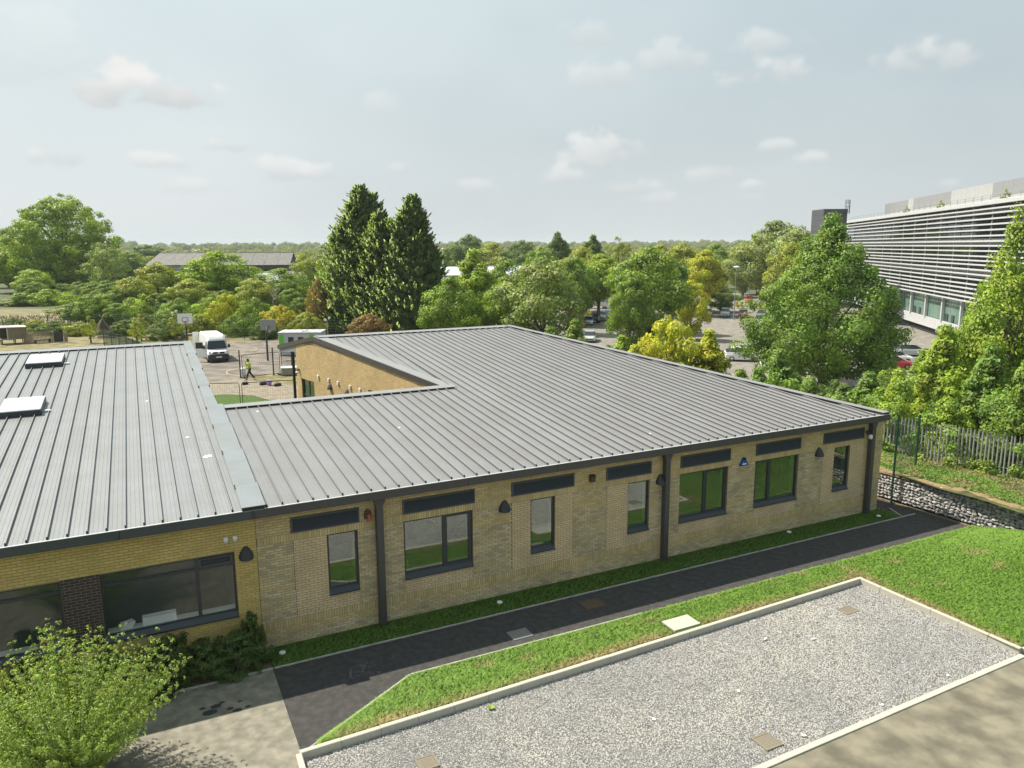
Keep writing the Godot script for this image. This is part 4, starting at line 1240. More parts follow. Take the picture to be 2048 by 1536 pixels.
func grass_and_gravel() -> void:
	rng.seed = 21
	var patch := FastNoiseLite.new()
	patch.seed = 31; patch.frequency = 0.35; patch.fractal_octaves = 4
	var fine := FastNoiseLite.new()
	fine.seed = 32; fine.frequency = 1.6
	var tr := []
	var co := []
	var add := func(x: float, y: float, z: float, dry: float, size: float) -> void:
		var g := rng.randf_range(0.9, 1.1) * (1.0 + 0.25 * fine.get_noise_2d(x, z))
		var c := Color(0.165 * g, 0.305 * g, 0.03 * g).lerp(Color(0.36 * g, 0.29 * g, 0.12 * g), clampf(dry, 0.0, 1.0))
		tr.push_back(Transform3D(Basis(Vector3.UP, rng.randf() * TAU).scaled(Vector3.ONE * size * rng.randf_range(0.7, 1.2)), Vector3(x, y, z)))
		co.push_back(c)
	for i in 22000:   # strip at the wall
		var x := rng.randf_range(3.58, 28.4)
		add.call(x, 0.015, rng.randf_range(0.0, 1.05), 0.12 * patch.get_noise_2d(x, 0.0), 1.0)
	for i in 46000:   # lawn between path and kerb
		var x := rng.randf_range(4.0, 22.0)
		var zb := 4.84 - (x - 3.55) * 0.0295
		var za := 3.0 if x > 6.7 else 3.0 + (6.7 - x) * 0.604
		var z := rng.randf_range(za + 0.03, zb - 0.06)
		if x > 14.15 and x < 15.2 and z > 3.7: continue
		var dry: float = ss(0.6, 0.0, zb - z) * (0.7 + patch.get_noise_2d(x, z) * 1.6) + maxf(0.0, patch.get_noise_2d(x * 1.3, z * 2.2) - 0.34) * 2.2
		add.call(x, 0.018, z, dry, 1.0)
	for i in 76000:   # the bank at the right
		var x := rng.randf_range(22.0, 30.6)
		var z := rng.randf_range(3.05, 9.35)
		if x > 29.75 + 0.07 * (z + 2.0): continue
		var dry: float = ss(0.6, 0.0, x - 22.0) * (0.75 + patch.get_noise_2d(x, z) * 1.5) + maxf(0.0, patch.get_noise_2d(x * 1.1, z * 1.8) - 0.36) * 2.4 + 0.5 * ss(29.3, 30.2, x) * maxf(0.0, patch.get_noise_2d(x, z * 3.0))
		add.call(x, lawn_h(x, z), z, dry, 1.05)
	for i in 26000:   # the top of the gabion bank
		var z := rng.randf_range(-8.0, 10.5)
		var x0 := 29.75 + 0.07 * (z + 2.0)
		var x := x0 + rng.randf_range(0.25, 3.9)
		var d := x - x0
		var bare: float = 0.3 + patch.get_noise_2d(x * 1.6, z * 1.1) * 2.2 + 0.8 * ss(1.8, 2.8, d) - 0.5 * ss(1.2, 0.4, d)
		if bare > 0.75 and rng.randf() < 0.75: continue
		add.call(x, 1.25, z, bare, 1.25)
	multi("grass", tuft(8, 0.045, 0.06, 0.005), M.blade, tr, co, "short green grass blades of the lawns")
	tr = []
	co = []
	for i in 105000:
		var x := rng.randf_range(3.45, 22.0)
		var z := rng.randf_range(4.4, 9.62)
		if z < 4.93 - (x - 3.5) * 0.0295 or z > 9.47 - (x - 22.0) * 0.011: continue
		var g := rng.randf()
		var big := 0.0 + patch.get_noise_2d(x * 0.7, z * 0.7)
		var b: float = lerpf(0.31, 0.45, g) * (1.0 + 0.25 * big)
		var warm := rng.randf_range(0.0, 0.14) + 0.06 * big
		tr.push_back(Transform3D(Basis(Vector3(rng.randf_range(-1, 1), rng.randf_range(-1, 1), rng.randf_range(-1, 1)).normalized(), rng.randf() * TAU).scaled(Vector3(rng.randf_range(0.7, 1.3), rng.randf_range(0.6, 1.0), rng.randf_range(0.7, 1.2)) * rng.randf_range(0.5, 1.05)), Vector3(x, -0.126, z)))
		co.push_back(Color(b * (1.0 + warm * 0.4), b, b * (1.0 - warm)))
	var st := MB.new()
	var o := [Vector3(0.024, 0, 0), Vector3(0, 0, -0.021), Vector3(-0.022, 0.003, 0), Vector3(0.002, 0, 0.024), Vector3(0.004, 0.019, 0.002), Vector3(-0.003, -0.019, 0)]
	for k in 4:
		st.tri(o[k], o[(k + 1) % 4], o[4]); st.tri(o[(k + 1) % 4], o[k], o[5])
	multi("gravel", st.mesh(), M.gravel, tr, co, "pale grey gravel stones of the bed")
	# a weed in the gravel
	var wd := thing("weed", "small green weed in the gravel by the back kerb", "plant", Vector3(8.04, -0.12, 5.1))
	for i in 9:
		var mb := MB.new()
		var a := i * 0.7
		var d := Vector3(cos(a), 0.7, sin(a)) * 0.11
		var s := Vector3(-sin(a), 0, cos(a)) * 0.03
		mb.quad(Vector3.ZERO, d * 0.5 + s, d, d * 0.5 - s)
		put(wd, "leaf", mb, M.leaf_mid)
	var db := thing("fallen_branch", "small dark dead branch on the worn tarmac at the right edge", "branch", Vector3(19.6, -0.1, 11.2))
	for i in 5:
		var mb := MB.new()
		var a := i * 1.1
		mb.tube([Vector3(cos(a) * 0.03, 0.02, sin(a) * 0.03), Vector3(cos(a) * 0.2, 0.07, sin(a) * 0.12), Vector3(cos(a) * 0.36, 0.02 + 0.02 * i, sin(a) * 0.2)], [0.025, 0.018, 0.006], 5)
		put(db, "twig", mb, M.timber_dark)

func right_side() -> void:
	rng.seed = 5
	var front := func(z: float) -> float: return 29.6 + 0.07 * (z + 2.0)
	# gabion wall
	var g := thing("gabion_wall", "low gabion wall of grey stones in wire baskets holding the bank at right", "wall", Vector3(29.7, 0, 2.0))
	var off := Transform3D(Basis.IDENTITY, Vector3(-29.7, 0, -2.0))
	var core := MB.new()
	core.slab(PackedVector2Array([Vector2(front.call(-9.0) + 0.09, -9.0), Vector2(front.call(-9.0) + 0.9, -9.0), Vector2(front.call(12.0) + 0.9, 12.0), Vector2(front.call(12.0) + 0.09, 12.0)]), func(_x, _z): return 1.17, 1.5)
	put(g, "stone_core", core, M.bumper, off)
	var shapes := []
	for k in 6:
		var mb := MB.new()
		var prof := []
		for i in 6: prof.push_back(0.5 * sin(PI * i / 5.0) * rng.randf_range(0.9, 1.15))
		var ring := []
		for i in 6:
			var line := []
			for j in 7:
				var a := TAU * j / 7.0
				line.push_back(Vector3(cos(a) * prof[i] * rng.randf_range(0.85, 1.15), lerpf(-0.5, 0.5, i / 5.0), sin(a) * prof[i] * rng.randf_range(0.85, 1.15)))
			ring.push_back(line)
		for i in 5:
			for j in 7:
				mb.quad(ring[i][(j + 1) % 7], ring[i][j], ring[i + 1][j], ring[i + 1][(j + 1) % 7])
		shapes.push_back(mb.mesh())
	var stones := []
	var y := 0.07
	while y < 1.18:
		var z := -8.5 + rng.randf() * 0.1
		var hgt := rng.randf_range(0.085, 0.15)
		while z < 11.5:
			var l := rng.randf_range(0.09, 0.24)
			stones.push_back([Transform3D(Basis(Vector3.UP, rng.randf_range(-0.2, 0.2)) * Basis(Vector3.RIGHT, rng.randf_range(-0.5, 0.5)).scaled_local(Vector3(0.17, hgt * 1.3, l * 1.15)), Vector3(front.call(z + l / 2) + 0.05 + rng.randf_range(-0.02, 0.025), y + hgt / 2 + rng.randf_range(-0.03, 0.03), z + l / 2)), rng.randi_range(0, 5), ["stone_a", "stone_b", "stone_c", "stone_d", "stone_a", "stone_b"][rng.randi_range(0, 5)], absf(z - 3.2)])
			z += l
		y += hgt
	stones.sort_custom(func(a, b): return a[3] < b[3])
	for i in mini(300, stones.size()):
		put(g, "stone", shapes[stones[i][1]], M[stones[i][2]], off * stones[i][0])
	var tr := []
	var co := []
	for i in range(300, stones.size()):
		tr.push_back(stones[i][0])
		var b := rng.randf_range(0.5, 1.0)
		co.push_back(Color(b, b, b))
	var rest := multi("stone_infill", shapes[0], M.stone_b, tr, co, "", g)
	rest.transform = off
	var wires := MB.new()
	for i in 22:
		var z := -9.0 + i
		wires.tube([Vector3(front.call(z) - 0.045, 0.0, z), Vector3(front.call(z) - 0.045, 1.2, z)], [0.008, 0.008], 4)
	for yy in [0.02, 0.4, 0.8, 1.19]:
		wires.tube([Vector3(front.call(-9.0) - 0.045, yy, -9.0), Vector3(front.call(12.0) - 0.045, yy, 12.0)], [0.005, 0.005], 4)
	put(g, "basket_wire", wires, M.galvanised, off)
	# hessian lining showing along the top, in lengths
	var z := -8.9
	while z < 11.5:
		var l := rng.randf_range(0.6, 1.5)
		var hb := MB.new()
		var w := rng.randf_range(0.16, 0.42)
		for i in 5:
			var za := z + l * i / 5.0; var zb := z + l * (i + 1) / 5.0 - (0.02 if i == 4 else 0.0)
			var x0: float = front.call(za); var x1: float = front.call(zb)
			var u := 0.03 * sin(za * 9.0); var v := 0.03 * sin(zb * 9.0)
			hb.quad(Vector3(x0 - 0.06, 1.16 + u * 0.3, za), Vector3(x0 + 0.02, 1.235 + u * 0.3, za), Vector3(x1 + 0.02, 1.235 + v * 0.3, zb), Vector3(x1 - 0.06, 1.16 + v * 0.3, zb))
			hb.quad(Vector3(x0 + 0.02, 1.235 + u * 0.3, za), Vector3(x0 + w, 1.27 + u, za), Vector3(x1 + w, 1.27 + v, zb), Vector3(x1 + 0.02, 1.235 + v * 0.3, zb))
		put(g, "hessian_strip", hb, M.hessian, off)
		z += l
	var kb := MB.new()
	z = -8.9
	while z < 2.9:
		kb.cbox(Transform3D(Basis(Vector3.UP, PI / 2 + 0.07), Vector3(float(front.call(z)) - 0.11, -0.03, z + 0.45)), Vector3(0.9, 0.14, 0.05), 0.006)
		z += 0.914
	struct("wall_foot_edging", kb, M.hessian)
	struct("grass_bank", grid(range(0, 12).map(func(i): return 29.66 + i * 0.4), range(0, 40).map(func(i): return -9.0 + i * 0.53), func(x, zz): return 1.225 + 0.03 * sin(x * 3.0 + zz * 2.1)), M.bank, "patchy grass bank above the gabion wall")
	# palisade fence
	var pal := func(zz: float) -> float: return 33.25 + 0.215 * (zz - 0.0)
	var f := thing("palisade_fence", "pale galvanised steel palisade fence overgrown with leaves at right", "fence", Vector3(33.25, 1.2, 0))
	var fo := Transform3D(Basis.IDENTITY, Vector3(-33.25, -1.2, 0))
	var pm := MB.new()   # one pale: a folded strip with a pointed top
	var w := [-0.036, -0.014, 0.014, 0.036]
	var dz := [0.0, 0.018, 0.018, 0.0]
	for i in 3:
		var ha := 1.72 if i == 0 else 1.8
		var hb2 := 1.8 if i < 2 else 1.72
		mbquad2(pm, Vector3(w[i], 0, dz[i]), Vector3(w[i + 1], 0, dz[i + 1]), Vector3(w[i + 1], hb2, dz[i + 1]), Vector3(w[i], ha, dz[i]))
	var pmesh := pm.mesh()
	zz_loop(f, fo, pal, pmesh)
	for hh in [0.35, 1.45]:
		var rl := MB.new()
		rl.tube([Vector3(pal.call(-14.0) + 0.04, 1.2 + hh, -14.0), Vector3(pal.call(11.0) + 0.04, 1.2 + hh, 11.0)], [0.03, 0.03], 4)
		put(f, "rail", rl, M.galvanised, fo)
	for i in 10:
		var pz := -13.8 + i * 2.75
		var ps := MB.new()
		ps.box(float(pal.call(pz)) + 0.05, 0.9, pz - 0.04, float(pal.call(pz)) + 0.13, 2.95, pz + 0.04)
		put(f, "post", ps, M.galvanised, fo)
	# green mesh fence that meets the building corner
	var gf := thing("mesh_fence", "tall dark green mesh fence posts and panel crossing the gabion wall at the building corner", "fence", Vector3(29.5, 0, -0.28))
	for q in [[0.0, -0.05, 0.0, 3.92], [2.25, 1.15, -0.6, 3.55], [-1.6, -0.05, -0.3, 3.4]]:
		var ps := MB.new()
		ps.cbox(at(q[0], (q[1] + q[3]) / 2, q[2]), Vector3(0.08, q[3] - q[1], 0.06), 0.006)
		put(gf, "post", ps, M.green_paint)
	stuff(put(gf, "mesh_panel", mesh_panel(Vector3(0, 1.2, 0), Vector3(2.25, 1.2, -0.6), 2.3, 0.075), M.green_wire))

func mbquad2(mb: MB, a: Vector3, b: Vector3, c: Vector3, d: Vector3) -> void:
	var off := (b - a).cross(c - a).normalized() * 0.003
	mb.quad(a, b, c, d)
	mb.quad(b - off, a - off, d - off, c - off)

func zz_loop(f: Node3D, fo: Transform3D, pal: Callable, pmesh: Mesh) -> void:
	var i := 0
	var z := -12.0
	while z < 10.5:
		put(f, "pale", pmesh, M.galvanised, fo * Transform3D(Basis(Vector3.UP, -PI / 2 + 0.2) * Basis(Vector3.FORWARD, rng.randf_range(-0.012, 0.012)), Vector3(pal.call(z), 1.22, z)))
		z += 0.152
		i += 1

func mesh_panel(a: Vector3, b: Vector3, h: float, pitch: float, wire := 0.004, flat_pitch := 0.2) -> MB:
	var mb := MB.new()
	var l := a.distance_to(b)
	var d := (b - a) / l
	var n := int(l / pitch)
	for i in n + 1:
		var p := a + d * (l * i / n)
		mb.tube([p, p + Vector3.UP * h], [wire, wire], 3, false)
	var m := int(h / flat_pitch)
	for j in m + 1:
		var y := Vector3.UP * (h * j / m)
		mb.tube([a + y, b + y], [wire * 1.3, wire * 1.3], 3, false)
	return mb


# ---------- plants
# fills leaf arrays round clump centres: [centre, radius, leaves]
func leaves(clumps: Array, size: float, mid: Vector3, squash := 0.8, droop := 0.0, slim := 0.34) -> ArrayMesh:
	var total := 0
	for q in clumps: total += int(q[2])
	var v := PackedVector3Array(); var n := PackedVector3Array(); var c := PackedColorArray(); var ix := PackedInt32Array()
	v.resize(total * 4); n.resize(total * 4); c.resize(total * 4); ix.resize(total * 6)
	var k := 0
	var e := 0
	for q in clumps:
		var o: Vector3 = q[0]
		var r: float = q[1]
		var out := (o - mid)
		out = out.normalized() if out.length() > 0.01 else Vector3.UP
		var tone := rng.randf_range(0.58, 1.0)
		var warm := rng.randf_range(-0.08, 0.1)
		for i in int(q[2]):
			var d := Vector3(rng.randfn(), rng.randfn(), rng.randfn()).normalized()
			if d.dot(out) < -0.2 and rng.randf() < 0.6: d = -d
			var rr := r * pow(rng.randf(), 0.4)
			var p := o + Vector3(d.x, d.y * squash, d.z) * rr
			p.y -= droop * rng.randf() * rng.randf()
			var f := (d + Vector3(rng.randf_range(-1, 1), rng.randf_range(-0.4, 1.1), rng.randf_range(-1, 1)) * 0.9).normalized()
			var s := f.cross(Vector3(rng.randf_range(-1, 1), rng.randf_range(-1, 1), rng.randf_range(-1, 1))).normalized()
			var u := s.cross(f)
			var l := size * rng.randf_range(0.65, 1.25)
			s *= l * slim
			u *= l
			if droop > 0.0: u = (u + Vector3.DOWN * l * 0.9).normalized() * l
			v[k] = p - u * 0.5; v[k + 1] = p + s; v[k + 2] = p + u * 0.5; v[k + 3] = p - s
			var nn := (f + d * 0.5 + out * 0.35).normalized()
			var t := tone * rng.randf_range(0.8, 1.05)
			var col := Color(t * (1.0 + warm), t, t * (1.0 - warm))
			for j in 4:
				n[k + j] = nn; c[k + j] = col
			ix[e] = k; ix[e + 1] = k + 1; ix[e + 2] = k + 2; ix[e + 3] = k; ix[e + 4] = k + 2; ix[e + 5] = k + 3
			k += 4
			e += 6
	var m := ArrayMesh.new()
	var arr := []
	arr.resize(Mesh.ARRAY_MAX)
	arr[Mesh.ARRAY_VERTEX] = v; arr[Mesh.ARRAY_NORMAL] = n; arr[Mesh.ARRAY_COLOR] = c; arr[Mesh.ARRAY_INDEX] = ix
	m.add_surface_from_arrays(Mesh.PRIMITIVE_TRIANGLES, arr)
	return m

func profile(kind: String, h: float) -> float:
	match kind:
		"oval": return pow(sin(PI * pow(clampf(h, 0.001, 0.999), 0.72)), 0.75) * (1.0 - 0.28 * h)
		"shrub": return sqrt(maxf(0.0, 1.0 - h * h)) * (0.85 + 0.15 * sin(h * 3.0))
		"poplar": return pow(sin(PI * pow(clampf(h, 0.001, 0.999), 0.85)), 0.55)
		"ash": return pow(sin(PI * pow(clampf(h, 0.001, 0.999), 0.62)), 0.8) * (1.05 - 0.42 * h)
		"birch": return pow(sin(PI * pow(clampf(h, 0.001, 0.999), 0.6)), 0.8) * (1.0 - 0.35 * h)
	return pow(sin(PI * clampf(h, 0.001, 0.999)), 0.6)

# one crown and trunk; the crown fills from base to hgt
func grow(key: String, kind: String, sd: int, hgt: float, rad: float, base: float, n: int, per: int, leaf: float, clump: float, lobes := 0.2, droop := 0.0) -> void:
	rng.seed = sd
	var lob := FastNoiseLite.new()
	lob.seed = sd; lob.frequency = 0.9
	var cl := []
	var mid := Vector3(0, lerpf(base, hgt, 0.45), 0)
	var tips := []
	var i := 0
	while cl.size() < n:
		i += 1
		var h := rng.randf()
		if rng.randf() > profile(kind, h) + 0.15: continue
		var a := rng.randf() * TAU
		var inner := rng.randf() < 0.22
		var pr := profile(kind, h)
		var bump := 1.0 + lobes * 1.6 * lob.get_noise_3d(cos(a) * 1.3, h * 3.2, sin(a) * 1.3)
		var r := rad * pr * bump * (rng.randf_range(0.3, 0.7) if inner else rng.randf_range(0.78, 1.0))
		var cr := clump * rng.randf_range(0.7, 1.3) * (0.7 + 0.4 * pr)
		r = maxf(0.0, r - cr * 0.45)
		var p := Vector3(cos(a) * r, lerpf(base, hgt - cr * 0.5, h) + lobes * rad * 0.3 * lob.get_noise_2d(a * 2.0, h * 7.0), sin(a) * r)
		cl.push_back([p, cr, int(per * cr / clump * rng.randf_range(0.75, 1.2))])
		if not inner and tips.size() < 14 and i % 5 == 0: tips.push_back(p)
	crowns[key] = leaves(cl, leaf, mid, 0.75, droop)
	var tm := MB.new()
	var tr := hgt * 0.017 + 0.03
	var top := Vector3(rng.randf_range(-0.3, 0.3), lerpf(base, hgt, 0.7), rng.randf_range(-0.3, 0.3))
	tm.tube([Vector3(0, -0.4, 0), Vector3(rng.randf_range(-0.1, 0.1), hgt * 0.2, rng.randf_range(-0.1, 0.1)), top * 0.6 + Vector3(0, 0, 0.1), top], [tr * 1.25, tr, tr * 0.65, tr * 0.15], 8)
	for t in tips:
		var s := Vector3(0, clampf(t.y * rng.randf_range(0.35, 0.7), hgt * 0.12, hgt * 0.6), 0)
		tm.tube([s, s.lerp(t, 0.5) + Vector3(0, hgt * 0.02, 0), t], [tr * 0.42, tr * 0.28, tr * 0.08], 5)
	trunks[key] = tm.mesh()

func conifer(key: String, sd: int, hgt: float, rad: float, sprays: int, leaders: Array) -> void:
	rng.seed = sd
	var v := PackedVector3Array(); var n := PackedVector3Array(); var c := PackedColorArray(); var ix := PackedInt32Array()
	var lob := FastNoiseLite.new()
	lob.seed = sd; lob.frequency = 0.5
	for s in sprays:
		var ld: Array = leaders[rng.randi() % leaders.size()] if s % 4 != 0 else leaders[0]
		var hh: float = ld[2] * hgt
		var h := 1.0 - pow(rng.randf(), 0.62)
		if rng.randf() < 0.12: h = rng.randf_range(0.8, 1.0)
		var rr: float = rad * float(ld[3]) * pow(1.0 - h, 0.8) * (0.62 + 0.38 * ss(0.0, 0.12, h)) + 0.12
		var a := rng.randf() * TAU
		rr *= 1.0 + 0.75 * lob.get_noise_3d(cos(a) * 3.0, h * 14.0, sin(a) * 3.0)
		var out := Vector3(cos(a), 0, sin(a))
		var o := Vector3(float(ld[0]), h * hh * 0.97, float(ld[1])) + out * rr * rng.randf_range(0.55, 0.9)
		var dir := (out * rng.randf_range(0.6, 1.1) + Vector3.UP * rng.randf_range(0.35, 0.9) + Vector3(rng.randf_range(-0.3, 0.3), 0, rng.randf_range(-0.3, 0.3))).normalized()
		var long := s % 4 == 1
		if long: o += out * rr * 0.12
		var ln := (rng.randf_range(1.3, 2.0) if long else rng.randf_range(0.7, 1.35)) * (0.6 + 0.4 * (1.0 - h))
		var tone := rng.randf_range(0.62, 1.0)
		var side := dir.cross(Vector3.UP).normalized()
		var nrm := side.cross(dir).normalized()
		for i in 16:
			var t := (i + 1) / 16.0
			var p := o + dir * ln * t + (side * rng.randf_range(-1, 1) + nrm * rng.randf_range(-0.6, 0.6)) * (0.26 if long else ln * 0.3) * (1.2 - t)
			var ld2 := (dir * 0.9 + side * rng.randf_range(-0.9, 0.9) + nrm * rng.randf_range(-0.3, 0.6) + Vector3.UP * 0.25).normalized()
			var f := (nrm + Vector3(rng.randf_range(-1, 1), rng.randf_range(-0.3, 1), rng.randf_range(-1, 1)) * 0.8).normalized()
			var l := rng.randf_range(0.26, 0.5)
			var w := ld2.cross(f).normalized() * l * 0.27
			var k := v.size()
			v.push_back(p - ld2 * l * 0.5); v.push_back(p + w); v.push_back(p + ld2 * l * 0.5); v.push_back(p - w)
			var nn := (f * 0.8 + out * 0.45 + Vector3.UP * 0.45).normalized()
			var tt := tone * rng.randf_range(0.8, 1.05) * (0.85 + 0.3 * t)
			for j in 4:
				n.push_back(nn); c.push_back(Color(minf(1, tt * 1.05), minf(1, tt), minf(1, tt * 0.9)))
			ix.push_back(k); ix.push_back(k + 1); ix.push_back(k + 2); ix.push_back(k); ix.push_back(k + 2); ix.push_back(k + 3)
	var m := ArrayMesh.new()
	var arr := []
	arr.resize(Mesh.ARRAY_MAX)
	arr[Mesh.ARRAY_VERTEX] = v; arr[Mesh.ARRAY_NORMAL] = n; arr[Mesh.ARRAY_COLOR] = c; arr[Mesh.ARRAY_INDEX] = ix
	m.add_surface_from_arrays(Mesh.PRIMITIVE_TRIANGLES, arr)
	crowns[key] = m
	var tm := MB.new()
	for ld in leaders:
		tm.tube([Vector3(ld[0] * 0.5, -0.3, ld[1] * 0.5), Vector3(ld[0], hgt * 0.4 * ld[2], ld[1]), Vector3(ld[0], hgt * ld[2] * 0.96, ld[1])], [0.28, 0.18, 0.03], 7)
	trunks[key] = tm.mesh()

# a bush of upright shoots with small leaves along them
func shoot_bush(key: String, sd: int, hgt: float, rad: float, shoots: int, per: int, leaf: float) -> void:
	rng.seed = sd
	var cl := []
	var tm := MB.new()
	for s in shoots:
		var a := rng.randf() * TAU
		var q := sqrt(rng.randf())
		var ln := hgt * (0.6 + 0.45 * rng.randf() + 0.1 * sin(a * 3.0 + 1.0)) * (1.0 - 0.3 * q * q)
		var d := Vector3(cos(a) * q * rad / hgt * 1.1, 1.0, sin(a) * q * rad / hgt * 1.1)
		var b := Vector3(cos(a) * rng.randf() * 0.3, 0.05, sin(a) * rng.randf() * 0.3)
		var bend := Vector3(cos(a), -0.35, sin(a)) * q * 0.5
		var last := b
		for i in 15:
			var t := 0.12 + 0.88 * i / 14.0
			var p := b + d * ln * t + bend * t * t * 1.4
			cl.push_back([p, 0.14 * (1.1 - t * 0.72), int(per * (1.15 - 0.5 * t))])
			last = p
		if s % 3 == 0: tm.tube([b, b + d * ln * 0.5 + bend * 0.35, last], [0.014, 0.008, 0.003], 4, false)
	crowns[key] = leaves(cl, leaf, Vector3(0, hgt * 0.4, 0), 1.0, 0.0, 0.24)
	trunks[key] = tm.mesh()

func plant(called: String, key: String, label: String, cat: String, pos: Vector3, sc: Vector3, turn: float, leaf: String, bark := "bark", group := "") -> void:
	var t := thing(called, label, cat, pos, turn, group)
	var b := Transform3D(Basis.IDENTITY.scaled(sc), Vector3.ZERO)
	put(t, "trunk", trunks[key], M[bark], b)
	put(t, "crown", crowns[key], M[leaf], b)

